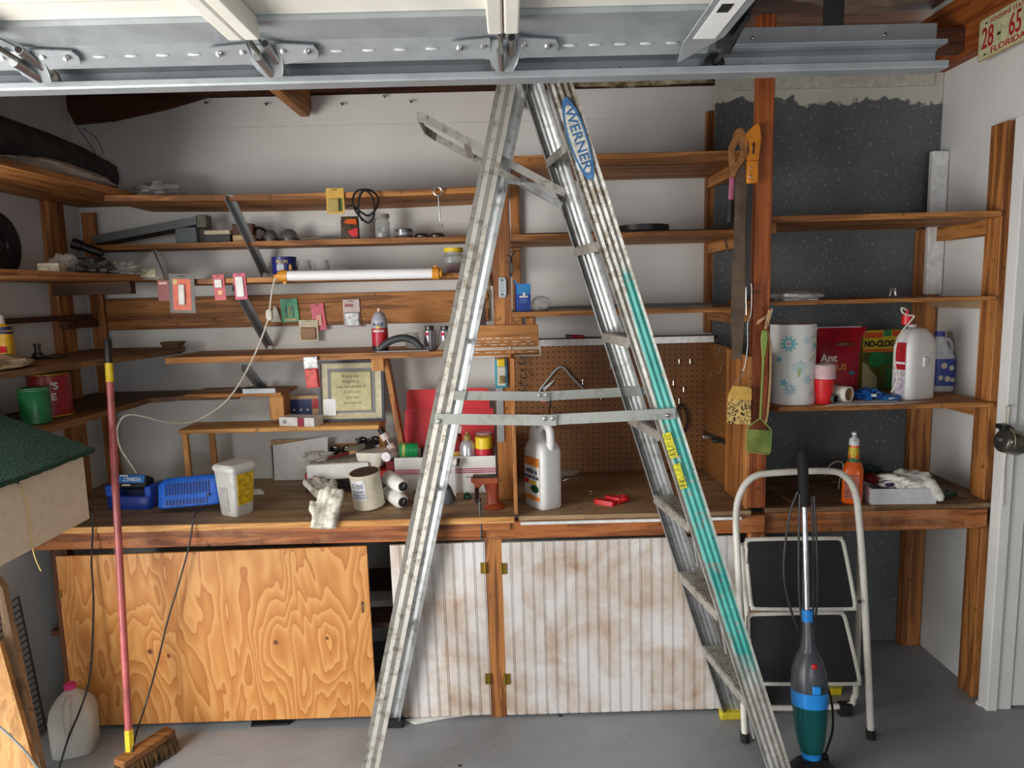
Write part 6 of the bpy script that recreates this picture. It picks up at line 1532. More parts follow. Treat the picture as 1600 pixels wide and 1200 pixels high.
# wall hooks along the top of the back wall
for k, (px, py) in enumerate(((322, 160), (416, 162), (470, 162), (534, 162), (600, 150), (641, 158))):
    p = at(px, py, Y=BW - .001); tag(make('wall_hook', MB().tube(cat([p, p + V(0, -.018, -.002), p + V(.008, -.022, -.012), p + V(.014, -.022, -.004)], 4), .0024, 6), DSTEEL), ('leftmost', 'second from left', 'third from left', 'fourth from left', 'fifth from left', 'rightmost')[k] + ' of the dark screw hooks along the back wall top', 'hook', 'screw hooks along the top of the back wall')

# ================================================================== SAWS AND SWATTERS ON THE FRONT POST
def saw(label, hc, hs, tip, bw, Y, mh, mb_, lean=0):
    """hc: handle outline pixels, tip: blade pixels"""
    o = T('hand_saw', label, 'saw', at(*tip[-1], Y=Y))
    make('blade', MB().prism([at(x, y, Y=Y) for x, y in tip], (0, .002, 0)), mb_, o, w=True, smooth=0)
    lo = cat([at(x, y, Y=Y - .008) for x, y in hc], 4, True); n = len(lo); c = sum(lo, Vector()) / n
    inn = [c + (p - c) * hs for p in lo]; D = V(0, .018, 0); vs = lo + inn + [p + D for p in lo] + [p + D for p in inn]; fs = []
    for i in range(n):
        j = (i + 1) % n
        fs += [(i, j, n + j, n + i), (2 * n + i, 3 * n + i, 3 * n + j, 2 * n + j), (i, 2 * n + i, 2 * n + j, j), (n + i, n + j, 3 * n + j, 3 * n + i)]
    make('handle', MB().add(vs, fs), mh, o, w=True, bev=.002)
    return o
SY = 2.595
OLD = plain((150, 98, 48), .5, var=.25); RUST = plain((104, 84, 66), .5, var=.3, metal=.3, scale=14)
o = saw('old hand saw with brown handle and rusty blade on the front post', ((1158, 200), (1168, 216), (1166, 244), (1154, 264), (1146, 278), (1141, 254), (1140, 232), (1146, 216)), .38, ((1150, 262), (1165, 240), (1168, 330), (1165, 470), (1159, 560), (1144, 562), (1142, 480), (1147, 350)), 0, SY, OLD, RUST)
q = at(1146, 218, Y=SY); make('nail', MB().tube([q + V(-.012, .012, .0), q + V(.025, -.004, .0)], .0022, 7), DSTEEL, o, w=True)
make('horn', MB().tube(cat([at(1160, 202, Y=SY), at(1152, 205, Y=SY), at(1147, 214, Y=SY)], 4), .008, 8), OLD, o, w=True)
OR2 = plain((206, 126, 34), .35, var=.12)
o = saw('hand saw with orange handle and thin dark blade beside the old saw', ((1184, 193), (1189, 212), (1187, 235), (1184, 255), (1180, 260), (1172, 258), (1169, 246), (1173, 236), (1172, 222), (1168, 208)), .30, ((1169, 280), (1177, 284), (1174, 360), (1170, 460), (1166, 460), (1166, 360)), 0, SY - .012, OR2, plain((64, 62, 62), .35, metal=.6))
make('grip', MB().bar(at(1176, 250, Y=SY - .012), at(1175, 287, Y=SY - .012), .022, .042, (1, 0, 0)), OR2, o, w=True, bev=.006)
for y in (262, 276): make('rivet', MB().ball(at(1173, y, Y=SY - .024), .004, .002, .004, 8, 6), STEEL, o, w=True)
o = T('putty_knife', 'putty knife with pink handle hanging behind the old saw', 'knife', at(1143, 350, Y=2.62))
make('handle', MB().bar(at(1144, 276, Y=2.63), at(1142, 312, Y=2.63), .010, .018, (1, 0, 0)), plain((196, 108, 138), .4), o, w=True, bev=.003)
make('blade', MB().prism([at(x, y, Y=2.63) for x, y in ((1139, 312), (1147, 312), (1149, 348), (1136, 348))], (0, .002, 0)), DSTEEL, o, w=True, smooth=0)
q = at(1136, 396, X=.8835); o = T('steel_pin', 'bright bent steel pin on the shelf cleat left of the saws', 'pin', q)
make('pin', MB().tube(cat([at(1133, 374, X=.8835), at(1137, 392, X=.8835), at(1136, 396, X=.8835)], 4), .005, 8), STEEL, o, w=True)
# long wire fork and leopard brush
FYY = 2.592
wire('wire_fork', 'long twisted wire fork hanging on the front post', 'wire fork', [at(x, y, Y=FYY) for x, y in ((1166, 492), (1166, 450), (1169, 443), (1174, 446), (1174, 480), (1172, 495), (1168, 506), (1168, 540), (1164, 570), (1160, 580))], .0018, STEEL, 5)
lp = T('leopard_scoop', 'leopard print scoop with tan lid hanging from the wire fork', 'scoop', at(1156, 664, Y=FYY - .012))
a_ = [at(x, y, Y=FYY - .012) for x, y in ((1138, 623), (1174, 624), (1174, 664), (1137, 662))]
make('printed_pouch', MB().prism(a_, (0, .012, 0)), LEO, lp, w=True, bev=.002)
a_ = [at(x, y, Y=FYY - .013) for x, y in ((1146, 603), (1170, 604), (1175, 608), (1175, 625), (1138, 624), (1140, 616))]
make('tan_lid', MB().prism(a_, (0, .014, 0)), plain((222, 176, 84), .5), lp, w=True, bev=.002)
make('hanging_wire', MB().tube(cat([at(x, y, Y=FYY - .006) for x, y in ((1143, 606), (1148, 598), (1158, 588), (1164, 580))], 4), .0016, 6), STEEL, lp, w=True)
fs = T('fly_swatter', 'olive green plastic fly swatter hanging on the front post', 'fly swatter', at(1186, 708, Y=FYY - .02))
Yq = FYY - .022
LG = plain((134, 158, 76), .5)
make('handle', MB().prism([at(x, y, Y=Yq) for x, y in ((1191, 516), (1199, 516), (1200, 530), (1196, 558), (1191, 558), (1189, 530))], (0, .006, 0)), LG, fs, w=True, bev=.002)
make('stem', MB().tube([at(1193, 556, Y=Yq + .003), at(1188, 655, Y=Yq + .003)], .0042, 8), LG, fs, w=True)
c4 = [at(x, y, Y=Yq) for x, y in ((1186, 655), (1190, 655), (1205, 671), (1206, 675), (1204, 706), (1201, 710), (1169, 706), (1166, 702), (1168, 670), (1171, 666))]
make('paddle_rim', MB().tube([p + V(0, .003, 0) for p in c4], .0026, 6, closed=True), LG, fs, w=True)
mm = MB()
A, B_, C_, D_ = (at(x, y, Y=Yq) for x, y in ((1169, 670), (1205, 673), (1203, 708), (1168, 704)))
for i in range(1, 15): mm.bar(A.lerp(B_, i / 15), D_.lerp(C_, i / 15), .0030, .0012, (0, 1, 0))
for i in range(1, 15): mm.bar(A.lerp(D_, i / 15), B_.lerp(C_, i / 15), .0030, .0012, (0, 1, 0))
x_ = make('paddle_mesh', mm, LG, fs, w=True, smooth=0); x_['kind'] = 'stuff'
for k, (q0, q1) in enumerate((((1182, 506), (1200, 492)), ((1196, 514), (1202, 484)))):
    a, b = at(*q0, Y=FYY - .012 - .012 * k), at(*q1, Y=FYY - .012 - .012 * k)
    o = T('clothes_pin', ('lower tan clothes pin clipped above the fly swatter', 'upright tan clothes pin clipped above the fly swatter')[k], 'clothes pin', a)
    make('prong', MB().bar(a, b, .008, .006, (0, 1, 0)), TAN, o, w=True, bev=.001)
    make('prong', MB().bar(a + V(.004, 0, .008), b + V(.010, 0, .004), .008, .006, (0, 1, 0)), TAN, o, w=True, bev=.001)
wire('tan_rod', 'curved tan plastic rod hanging behind the fly swatter', 'rod', [at(x, y, Y=FYY - .004) for x, y in ((1200, 520), (1204, 545), (1203, 600), (1200, 640), (1197, 660))], .0045, TAN, 5)
tag(make('blue_tag', MB().prism([at(x, y, Y=2.64) for x, y in ((1203, 478), (1209, 478), (1209, 494), (1203, 494))], (0, .003, 0)), plain((32, 110, 150), .5), smooth=0), 'small blue tag behind the clothes pins', 'tag')

# ================================================================== RIGHT SHELVES
zz = 1.616
p, w, h = stand((1205, 453, 1286, 470), 2.72, zz)
o = T('bagged_plate', 'clear bag holding white and black papers on the right middle shelf', 'bag', p)
make('bag', MB().ball((0, 0, .017), w / 2, .07, .022, 28, 12, .15, 2, 4, flat=-.0165), FILM, o)
make('paper', MB().box(-w * .34, w * .30, -.05, .05, .001, .004), PAPER, o, smooth=0)
make('dark_panel', MB().box(-w * .10, w * .22, -.06, .03, .0165, .022), BLACK, o, smooth=0)
make('white_panel', MB().box(-w * .36, -w * .11, -.06, .03, .0165, .026), PAPER, o, smooth=0)
p, w, h = stand((1383, 449, 1406, 464), 2.75, zz)
o = T('chrome_clip', 'small chrome clip on the right middle shelf', 'clip', p)
make('clip', MB().tube(cat([(-.01, 0, .006), (-.005, 0, .03), (.006, 0, .034), (.012, 0, .006)], 4), .006, 8), CHROME, o)
make('plate', MB().box(-.06, .05, -.02, .02, 0, .002), SILV, o, smooth=0)
zz = 1.2142
p, w, h = stand((1207, 513, 1277, 640), 2.725, zz)
r = w / 2 * .97
pt_ = T('paper_towel_roll', 'paper towel roll printed with pale blue flowers on the right shelf', 'paper towel', V(p.x + .004, 2.66 + r + .02, zz))
hh = h * .97
make('roll', MB().lathe([(.022, 0), (r, 0), (r, hh), (.022, hh), (.022, hh * .95), (.022, .01)], n=40), plain((232, 231, 226), .8, var=.02), pt_)
make('core', MB().lathe([(.0195, .002), (.0218, .002), (.0218, hh - .002), (.0195, hh - .002)], n=24), KRAFT, pt_)
make('loose_edge', MB().box(r * .86, r * .88, -r * .52, -r * .47, .002, hh - .002), plain((226, 225, 220), .8, var=.02), pt_, smooth=0)
def flower(px, py, rad, petals, m, ctr=None):
    a = (px - 1242) / 35.0; a = math.asin(max(-.93, min(.93, a))); z = hh * (640 - py) / 127
    pts_ = [(rad * (1 + .28 * cos(petals * t)) * cos(t), rad * (1 + .28 * cos(petals * t)) * sin(t)) for t in [2 * pi * i / 48 for i in range(48)]]
    m_ = MB().prism([(x, y, .0004) for x, y in pts_], (0, 0, .0004)).wrap(r).xf(Matrix.Rotation(a, 4, 'Z') @ Matrix.Translation((0, 0, z)))
    f_ = make('printed_flower', m_, m, pt_, smooth=0)
    if ctr:
        m_ = MB().prism([(rad * .2 * cos(t), rad * .2 * sin(t), .0009) for t in [2 * pi * i / 12 for i in range(12)]], (0, 0, .0003)).wrap(r).xf(Matrix.Rotation(a, 4, 'Z') @ Matrix.Translation((0, 0, z)))
        make('flower_centre', m_, ctr, f_, smooth=0)
FB1 = plain((126, 198, 206), .8); FB2 = plain((196, 216, 218), .8); FB3 = plain((176, 206, 216), .8); LF = plain((176, 196, 132), .8)
for a in ((1224, 543, .026, 10, FB1, plain((206, 130, 150), .8)), (1268, 547, .012, 5, FB1), (1252, 538, .014, 6, FB2), (1213, 568, .011, 5, FB1), (1219, 605, .012, 5, FB1), (1227, 615, .021, 10, FB3, plain((226, 190, 200), .8)), (1254, 600, .018, 6, FB2), (1240, 580, .024, 9, FB2), (1262, 622, .012, 6, FB2)): flower(*a)
for px, py, an in ((1266, 533, .2), (1263, 566, .7), (1240, 588, 1.4)):
    a = math.asin((px - 1242) / 35.0); z = hh * (640 - py) / 127
    m_ = MB().prism([(.020 * cos(t) * cos(an) - .005 * sin(t) * sin(an), .020 * cos(t) * sin(an) + .005 * sin(t) * cos(an), .0005) for t in [2 * pi * i / 16 for i in range(16)]], (0, 0, .0004)).wrap(r).xf(Matrix.Rotation(a, 4, 'Z') @ Matrix.Translation((0, 0, z)))
    make('printed_leaf', m_, LF, pt_, smooth=0)
# red ant killer bag
p, w, h = stand((1272, 512, 1346, 608), 2.93, zz)
p.z = zz
o = T('granule_bag', 'shiny red bag of ant killer behind the red cups', 'bag', p, radians(-4))
h = at(1310, 512, Y=2.93).z - zz
RB = plain((156, 20, 38), .28, var=.25, scale=10)
bag = MB().loft([(0, w * .44, .045, -.012, 0, 4), (h * .12, w * .45, .05, -.012, 0, 3.5), (h * .55, w * .46, .042, -.008, 0, 3), (h * .82, w * .46, .022, .0, 0, 3), (h * .93, w * .49, .006, .012, .004, 4), (h, w * .5, .002, .016, .006, 6)], 36)
b_ = make('bag_body', bag, RB, o, smooth=60)
make('white_top_edge', MB().box(-w * .46, w * .46, .0045, .0075, h * .985, h + .004), plain((206, 196, 196), .4), o, smooth=0)
text(o, 'Ant', .044, plain((230, 214, 206), .5), FR(-w * .27, -.046, h * .56), bold=.0014)
text(o, 'r', .034, plain((230, 214, 206), .5), FR(-w * .40, -.051, h * .43), bold=.0012)
text(o, 'PLUS', .034, plain((222, 134, 44), .5), FR(-w * .10, -.050, h * .43), bold=.0012)
make('emblem', MB().ball((w * .20, -.044, h * .34), .014, .005, .010, 12, 8), plain((70, 116, 132), .4), o)
make('dark_swoosh', MB().ball((w * .10, -.026, h * .76), w * .20, .006, .014, 16, 8), plain((112, 40, 20), .4), o)
# stacked cups
p, w, h = stand((1273, 570, 1307, 636), 2.70, zz)
cu = T('stacked_cups', 'stack of red plastic cups with white rims beside the paper towels', 'cups', V(p.x, 2.715, zz))
h = at(1290, 570, Y=2.70).z - zz; rt = w / 2
make('lowest_cup', MB().lathe([(0, 0), (rt * .70, 0), (rt * .72, .003), (rt * .92, h * .62), (0, h * .62)], n=28), BRED, cu)
for i in range(10):
    z = h * (.64 + .036 * i)
    make('cup', MB().lathe([(rt * .90, z - h * .022), (rt * .955, z), (rt * .955, z + .0018), (rt * .90, z + .002)], n=28), plain((190, 40, 52), .4), cu)
    make('cup_rim', MB().tube([(rt * .955 * cos(t), rt * .955 * sin(t), z + .003) for t in [i_ * 2 * pi / 28 for i_ in range(28)]], .0021, 6, closed=True), plain((228, 214, 216), .35), cu)
make('inside', MB().lathe([(rt * .90, h * .968), (rt * .80, h * .80), (0, h * .78)], n=28), plain((226, 222, 222), .4), cu)
# cardboard tubes
def tubeobj(label, cpx, cpy, Y, r, d, m, m2, rest, ln=.16):
    c = at(cpx, cpy, Y=Y); c.z = rest + r; d = Vector(d).normalized()
    o = T('cardboard_tube', label, 'tube', V(c.x, c.y, rest))
    rot = d.to_track_quat('Z', 'Y').to_matrix().to_4x4()
    make('wall', MB().lathe([(r, 0), (r, ln), (r * .80, ln), (r * .80, 0), (r, 0)], n=28, M=Matrix.Translation(c) @ rot), m, o, w=True)
    make('lining', MB().lathe([(r * .798, .002), (r * .798, ln), (r * .77, ln), (r * .77, .002)], n=28, M=Matrix.Translation(c) @ rot), m2, o, w=True)
tubeobj('open white cardboard tube lying beside the red cups', 1327, 617, 2.70, .031, (-.55, .84, 0), plain((222, 216, 204), .7), KRAFT, zz + .003, .11)
tubeobj('short dark tube lying below the white tube', 1306, 628, 2.685, .017, (-.5, .86, 0), plain((70, 84, 80), .5), BLACK, zz + .003, .03)
for k, (q, m, lb) in enumerate(((((1306, 640), (1400, 632), (1408, 622), (1320, 626)), PAPER, 'white sheet under the cardboard tubes on the right shelf'), (((1375, 642), (1438, 636), (1452, 628), (1385, 628)), plain((206, 204, 206), .6), 'pale leaflet before the white sprayer jug'))):
    P = [at(x, y, Z=zz) for x, y in q]
    for v in P: v.z = zz + .0004 + k * .001; v.y = max(v.y, 2.652)
    tag(make('paper_sheet', MB().prism(P, (0, 0, .001)), m, smooth=0), lb, 'paper')
p, w, h = stand((1340, 601, 1390, 622), 2.78, zz)
o = T('blue_packets', 'shiny blue wrapper heaped before the yellow carton', 'wrapper', p)
make('wrapper', MB().ball((-.02, 0, .020), w * .42, .05, .022, 28, 14, .45, 2.4, 7, flat=-.018), plain((34, 98, 176), .25, var=.3, scale=30), o)
make('wrapper_fold', MB().ball((.05, -.02, .010), w * .32, .04, .012, 24, 12, .4, 2.4, 3, flat=-.010), plain((52, 112, 186), .25, var=.3, scale=30), o)
make('white_print', MB().box(-.035, -.015, -.052, -.049, .018, .028).box(.03, .06, -.062, -.059, .008, .014), PAPER, o, smooth=0)
# no-clog carton
p, w, h = stand((1347, 516, 1416, 606), 2.98, zz)
h = at(1380, 516, Y=2.98).z - zz
nc = T('sprayer_carton', 'yellow and green carton lettered NO-CLOG on the right shelf', 'carton', V(p.x, 2.98, zz), radians(3))
make('carton', MB().box(-w / 2, w / 2, 0, .07, 0, h), plain((206, 184, 46), .45), nc, bev=.001)
make('orange_strip', MB().box(-w * .48, -w * .06, -.0008, -.0001, h * .88, h * .97).box(w * .16, w * .48, -.0008, -.0001, h * .90, h * .99), plain((206, 82, 28), .5), nc, smooth=0)
make('orange_line', MB().box(-w * .5, w * .5, -.0008, -.0001, h * .655, h * .70), plain((206, 92, 28), .5), nc, smooth=0)
make('green_tab', MB().box(-w * .04, w * .14, -.0009, -.0001, h * .90, h), GRN, nc, smooth=0)
text(nc, 'NO-CLOG', .036, INK, FR(-w * .475, -.0012, h * .78), sx=.78, bold=.0016, align='LEFT')
make('olive_print', MB().prism([(-w * .5, -.0006, h * .0), (-w * .5, -.0006, h * .65), (w * .5, -.0006, h * .65), (w * .5, -.0006, 0)], (0, .0005, 0)), plain((84, 92, 30), .5, var=.2, scale=20), nc, smooth=0)
make('pale_print', MB().prism([(-w * .5, -.001, h * .0), (-w * .5, -.001, h * .50), (-w * .40, -.001, h * .44), (-w * .16, -.001, h * .24), (-w * .14, -.001, 0)], (0, .0003, 0)), plain((176, 168, 130), .5), nc, smooth=0)
make('green_cap_print', MB().lathe([(0, 0), (.034, 0), (.034, .001), (0, .001)], n=28, M=FR(-w * .18, -.0012, h * .53)), GRN, nc, smooth=0)
make('green_body_print', MB().box(-w * .02, w * .40, -.0014, -.0007, h * .43, h * .62).box(w * .04, w * .36, -.0014, -.0007, h * .05, h * .38), plain((30, 110, 62), .45), nc, smooth=0)
# white sprayer jug with hose
p, w, h = stand((1398, 512, 1464, 624), 2.73, zz)
h = at(1432, 512, Y=2.76).z - zz
sj = T('sprayer_jug', 'white weed killer jug with coiled hose and red cap on the right shelf', 'jug', V(at(1434, 560, Y=2.76).x, 2.785, zz), radians(-68))
make('jug_body', MB().loft([(0, .044, .072, 0, 0, 5), (.006, .048, .076, 0, 0, 5), (h * .74, .047, .076, 0, 0, 5), (h * .88, .042, .068, 0, 0, 3.6), (h * .97, .028, .046, 0, 0, 3), (h, .018, .028, 0, 0, 2.4)], 32), plain((222, 222, 220), .4, var=.03), sj, smooth=60)
make('side_knob', MB().box(.046, .055, -.012, .012, h * .46, h * .60), plain((214, 214, 212), .4), sj, bev=.004)
make('red_label', MB().box(-.026, .024, -.0780, -.0758, h * .42, h * .80), plain((176, 26, 40), .45), sj, bev=.001)
make('lower_label', MB().box(-.026, .024, -.0782, -.0760, h * .06, h * .40), plain((200, 190, 200), .45, var=.3, scale=70), sj, bev=.001)
make('label_stripe', MB().box(-.025, .023, -.0786, -.0781, h * .50, h * .53), PAPER, sj, smooth=0)
make('neck', MB().lathe([(.016, h * .95), (.016, h * 1.02), (.014, h * 1.04), (0, h * 1.04)], (-.014, 0, 0), 18), plain((206, 200, 200), .4), sj)
cp = at(1417, 497, Y=2.745)
make('red_cap', MB().lathe([(.016, -.026), (.018, -.024), (.018, .010), (.007, .014), (.006, .034), (0, .034)], cp, 18), BRED, sj, w=True)
make('hose', MB().tube(cat([at(x, y, Y=2.72) for x, y in ((1416, 484), (1409, 481), (1410, 488), (1417, 492), (1428, 494), (1420, 505), (1408, 520), (1400, 540), (1398, 565), (1402, 590), (1398, 605), (1392, 613))], 5), .0034, 8), plain((214, 210, 196), .4), sj, w=True)
# daisy jug
p, w, h = stand((1462, 518, 1491, 606), 2.95, zz)
h = at(1476, 518, Y=2.95).z - zz
dj = T('daisy_bottle', 'translucent bottle with blue daisy label and handle on the right shelf', 'bottle', V(at(1474, 560, Y=2.95).x, 2.96, zz))
make('bottle_body', MB().loft([(0, .042, .032, 0, 0, 4), (.005, .045, .035, 0, 0, 4), (h * .58, .044, .034, 0, 0, 4), (h * .72, .030, .026, -.006, 0, 3), (h * .90, .018, .018, -.014, 0, 2), (h * .94, .016, .016, -.014, 0, 2)], 26), plain((196, 200, 206), .3), dj)
make('blue_cap', MB().lathe([(.019, h * .92), (.019, h), (0, h)], (-.014, 0, 0), 18), plain((50, 56, 150), .4), dj)
make('handle', MB().tube(cat([(.0, 0, h * .86), (.026, 0, h * .85), (.038, 0, h * .74), (.036, 0, h * .62)], 5), .0085, 10), plain((200, 204, 208), .3), dj)
lb = make('blue_label', MB().loft([(h * .10, .0456, .0356, 0, 0, 4), (h * .55, .0448, .0348, 0, 0, 4)], 26, caps=False), plain((60, 76, 156), .45), dj)
for x, z, s in ((-.012, .44, 1), (.020, .40, .8), (.004, .22, .9), (.026, .20, .7), (-.024, .24, .8)):
    f_ = make('daisy', MB().prism([(.012 * s * (1 + .35 * cos(9 * t)) * cos(t), .012 * s * (1 + .35 * cos(9 * t)) * sin(t), 0) for t in [2 * pi * i / 36 for i in range(36)]], (0, 0, .001)).xf(FR(x, -.0372, h * z)), plain((236, 232, 220), .5), dj, smooth=0)
    make('daisy_centre', MB().lathe([(0, 0), (.0045 * s, 0), (.0045 * s, .0018), (0, .0018)], n=12, M=FR(x, -.0374, h * z)), plain((222, 176, 48), .5), f_, smooth=0)

# ================================================================== RIGHT BENCH
zz = .8262
p = at(1340, 789, Z=zz); w, h = wh(1321, 677, 1359, 788, p.y + .03)
ob = T('spray_bottle', 'orange spray bottle with white nozzle on the right bench', 'bottle', V(p.x, p.y + .045, zz), radians(-30))
hb2 = h * .80
make('bottle_body', MB().loft([(0, .034, .040, 0, 0, 4.5), (.005, .037, .043, 0, 0, 4.5), (hb2 * .55, .037, .043, 0, 0, 4.5), (hb2 * .66, .031, .036, 0, 0, 3.5), (hb2 * .72, .022, .026, 0, 0, 2.6), (hb2, .017, .018, 0, 0, 2.2)], 28), plain((226, 92, 20), .3, var=.06), ob, smooth=60)
make('neck_label', MB().loft([(hb2 * .80, .0206, .0238, 0, 0, 2.4), (hb2 * .97, .0182, .0196, 0, 0, 2.2)], 24, caps=False), plain((206, 178, 40), .45, var=.25, scale=90), ob)
make('green_label', MB().loft([(hb2 * .72, .0226, .0264, 0, 0, 2.6), (hb2 * .795, .0208, .0240, 0, 0, 2.4)], 24, caps=False), plain((40, 100, 44), .45), ob)
make('front_label', MB().box(-.026, .026, -.0445, -.0425, .02, hb2 * .52), plain((160, 84, 60), .45, var=.45, scale=50), ob, bev=.001)
make('collar', MB().lathe([(.018, hb2), (.019, hb2 + .001), (.018, hb2 + .022), (.012, hb2 + .03), (0, hb2 + .03)], n=18), WHITE, ob)
make('nozzle', MB().prism([(0, -.040, h * 1.0), (0, .018, h * .99), (0, .014, h * .90), (0, -.006, h * .885), (0, -.016, h * .955), (0, -.040, h * .965)], (.014, 0, 0)).xf(Matrix.Translation((-.007, 0, 0))), WHITE, ob, bev=.002)
make('trigger', MB().tube(cat([(0, -.018, h * .955), (0, -.030, h * .92), (0, -.028, h * .87)], 4), .005, 8), plain((206, 210, 212), .4), ob)
p = at(1412, 788, Z=zz); w, h = wh(1362, 753, 1461, 787, p.y)
tr_ = T('tray_box', 'shallow white cardboard tray on the right bench', 'box', V(p.x, p.y, zz), radians(-2))
for nm, a in (('front_wall', (-w / 2, w / 2, 0, .003, 0, .062)), ('back_wall', (-w / 2, w / 2, .14, .143, 0, .062)), ('side_wall', (-w / 2, -w / 2 + .003, .003, .14, 0, .062)), ('side_wall', (w / 2 - .003, w / 2, .003, .14, 0, .062)), ('bottom', (-w / 2 + .003, w / 2 - .003, .003, .14, 0, .003))):
    make(nm, MB().box(*a), plain((198, 198, 200), .6, var=.05), tr_, smooth=0)
q = V(p.x, p.y + .06, zz)
o = make('rag', MB().ball(q + V(.03, -.005, .085), .085, .055, .030, 36, 20, .7, 2.2, 3).tube(cat([q + V(.06, -.02, .09), q + V(.11, -.045, .070), q + V(.128, -.07, .03), q + V(.132, -.074, .014)], 5), [.026] * 6 + [.02] * 6 + [.012] * 4, 12), RAG, smooth=180); fuse(o, .005, 2); tag(o, 'crumpled white rag draped over the shallow white tray', 'rag')
o = make('glove_red', MB().ball(q + V(-.085, .03, .082), .035, .03, .018, 20, 12, .5, 2.4, 6), DKRED); o.name = 'red_cloth'; tag(o, 'dark red cloth at the left of the white tray', 'cloth')
o = make('purple_cloth', MB().ball(q + V(-.042, -.022, .074), .020, .020, .012, 20, 12, .5, 2.4, 8), plain((66, 44, 84), .8)); tag(o, 'small purple cloth under the white rag', 'cloth')
o = make('green_cloth', MB().ball(q + V(-.06, .10, .088), .06, .035, .026, 24, 12, .6, 2.4, 2), plain((28, 58, 46), .8)); tag(o, 'dark green cloth behind the white rag in the tray', 'cloth')
p = at(1486, 778, Z=zz)
o = T('spring_clamp', 'dark green spring clamp at the right end of the bench', 'clamp', V(p.x, p.y + .02, zz), radians(20))
make('jaw', MB().loft([(0, .045, .012, 0, .0, 4), (.016, .043, .010, 0, 0, 4)], 18), plain((26, 62, 52), .4), o)
make('jaw', MB().loft([(0, .045, .012, 0, 0, 4), (.016, .043, .010, 0, 0, 4)], 18).xf(Matrix.Translation((-.004, .022, .004)) @ Matrix.Rotation(radians(16), 4, 'Z')), plain((30, 70, 58), .4), o)
wire('white_wire', 'thin white wire arching on the bench beside the orange bottle', 'wire', [at(x, y, Y=2.86) for x, y in ((1290, 743), (1296, 728), (1308, 721), (1317, 725), (1316, 738), (1312, 750), (1310, 766))], .002, PAPER, 5)
for k, (x0, y0, x1, y1) in enumerate(((1220, 776, 1240, 786), (1300, 754, 1306, 753))):
    a, b = at(x0, y0, Z=zz), at(x1, y1, Z=zz); tag(make('wood_splinter', MB().bar(V(a.x, a.y, zz + .002), V(b.x, b.y, zz + .002), .007, .003), W_PALE), ('pale wood splinter on the right bench near the front post', 'tiny pale splinter behind the step stool')[k], 'splinter')

# pencil sharpener on the door frame
ps_ = at(1582, 686, Y=2.54)
sh = T('pencil_sharpener', 'chrome and black pencil sharpener mounted on the white door frame', 'pencil sharpener', V(1.87, 2.56, ps_.z))
c = V(ps_.x - .045, 2.535, ps_.z)
make('drum', MB().lathe([(0, 0), (.038, 0), (.044, .006), (.046, .014), (.046, .062), (.042, .074), (.030, .080), (0, .080)], n=32, M=Matrix.Translation(c) @ Matrix.Rotation(pi / 2 + radians(14), 4, 'Y') @ Matrix.Rotation(0, 4, 'X')), plain((120, 116, 104), .22, metal=.8), sh, w=True)
make('front_disc', MB().lathe([(0, -.004), (.026, -.004), (.034, 0), (.040, .003), (0, .003)], n=28, M=Matrix.Translation(c) @ Matrix.Rotation(pi / 2 + radians(14), 4, 'Y')), plain((48, 46, 44), .35), sh, w=True)
make('pencil_guide', MB().lathe([(0, -.012), (.007, -.012), (.009, -.004), (0, -.004)], n=16, M=Matrix.Translation(c) @ Matrix.Rotation(pi / 2 + radians(14), 4, 'Y')), CHROME, sh, w=True)
make('rim_ring', MB().tube([c + V(.020, 0, 0) + V(.012 * cos(t) * 0, .047 * cos(t), .047 * sin(t)) for t in [i * 2 * pi / 28 for i in range(28)]], .0022, 6, closed=True), plain((176, 166, 140), .25, metal=.7), sh, w=True)
make('bracket', MB().box(c.x - .006, c.x + .024, 2.52, 2.563, c.z + .038, c.z + .056).box(c.x + .015, c.x + .06, 2.555, 2.573, c.z - .04, c.z + .04), BLACK, sh, w=True, bev=.002)
make('crank', MB().tube(cat([c + V(.080, 0, -.018), c + V(.098, -.004, -.016), c + V(.105, -.02, -.03), c + V(.108, -.04, -.055)], 4), .005, 8), BLACK, sh, w=True)
wire('hanging_string', 'loose cream string hanging from a nail behind the pencil sharpener', 'string', [at(x, y, Y=2.560) for x, y in ((1577, 633), (1569, 638), (1570, 655), (1574, 680), (1575, 655), (1577, 636), (1574, 660), (1572, 700), (1569, 730), (1568, 760), (1567, 790))], .002, CORD, 5)
o = make('nail', MB().tube([at(1578, 634, Y=2.552), at(1578, 634, Y=2.566)], .003, 8), DSTEEL); tag(o, 'dark nail in the white door frame holding the string', 'nail')

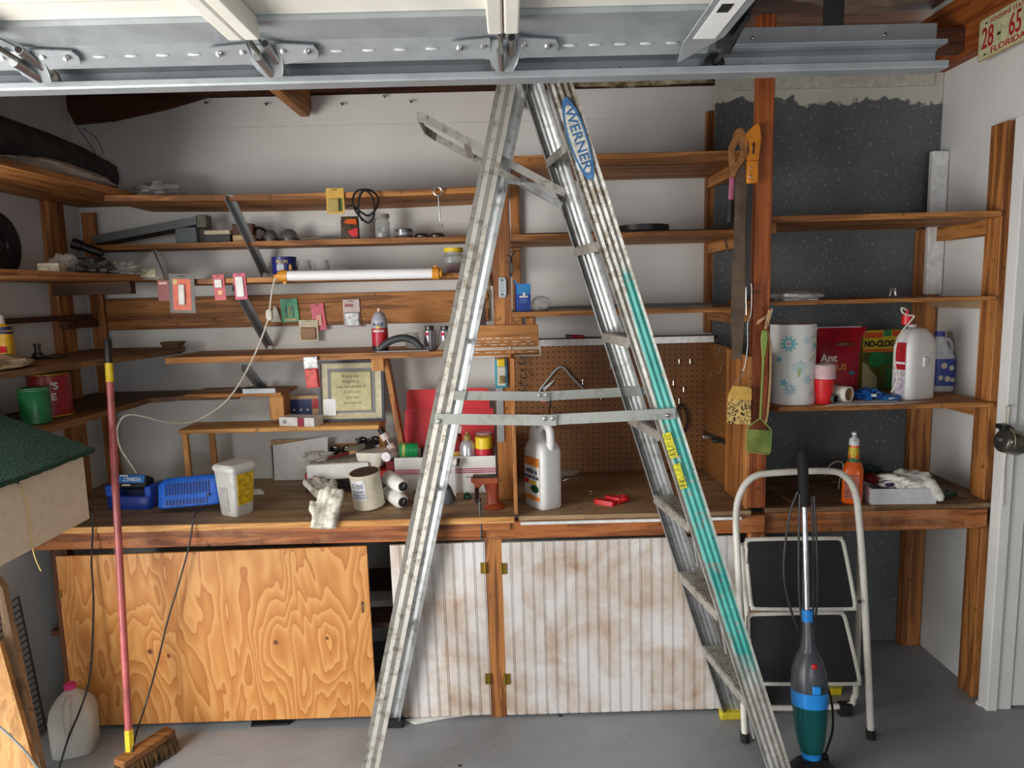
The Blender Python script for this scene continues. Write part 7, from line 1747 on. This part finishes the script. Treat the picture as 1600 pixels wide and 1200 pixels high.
# licence plate on the beam, facing into the room
lpz = (at(1532, 95, X=RW - .048).z + at(1532, 35, X=RW - .048).z) / 2
yl = at(1530, 60, X=RW - .048).y
lp_ = T('licence_plate', 'old cream licence plate with red numbers on the brown beam', 'licence plate', V(RW - .048, yl - .152, lpz - .076))
Mp = Matrix.Translation((0, 0, .076)) @ Matrix.Rotation(-pi / 2, 4, 'Z') @ Matrix.Rotation(pi / 2, 4, 'X') @ Matrix.Rotation(radians(0), 4, 'Z')
def rrect(w, h, r, n=5):
    out = []
    for cx, cy, a0 in ((w - r, h - r, 0), (-w + r, h - r, 90), (-w + r, -h + r, 180), (w - r, -h + r, 270)):
        out += [(cx + r * cos(radians(a0 + 90 * i / n)), cy + r * sin(radians(a0 + 90 * i / n)), 0) for i in range(n + 1)]
    return out
make('plate_rim', MB().prism(rrect(.1525, .0765, .012), (0, 0, .0015)).xf(Mp), plain((176, 150, 110), .5, var=.3), lp_, smooth=0)
make('plate_face', MB().prism([(x, y, .0016) for x, y, z in rrect(.148, .072, .010)], (0, 0, .0008)).xf(Mp), plain((206, 204, 160), .5, var=.15), lp_, smooth=0)
PR = plain((176, 36, 48), .5, var=.15)
text(lp_, '28', .108, PR, Mp @ Matrix.Translation((-.098, -.002, .003)), sx=.62, bold=.0012)
text(lp_, '-', .06, plain((60, 44, 40), .5), Mp @ Matrix.Translation((-.036, -.002, .003)), bold=.002)
text(lp_, '65', .108, PR, Mp @ Matrix.Translation((.048, -.002, .003)), sx=.62, bold=.0012)
text(lp_, 'SUNSHINE STATE', .022, PR, Mp @ Matrix.Translation((.005, .054, .003)), sx=1.1)
text(lp_, 'FLORIDA', .030, PR, Mp @ Matrix.Translation((.012, -.054, .003)), sx=1.5, bold=.0004)
for x, y in ((-.11, .055), (-.11, -.058), (.11, .055), (.11, -.058)):
    make('bolt_slot', MB().ball((0, 0, 0), .008, .004, .0015, 10, 6).xf(Mp @ Matrix.Translation((x, y, .0025))), plain((70, 62, 44), .5), lp_)
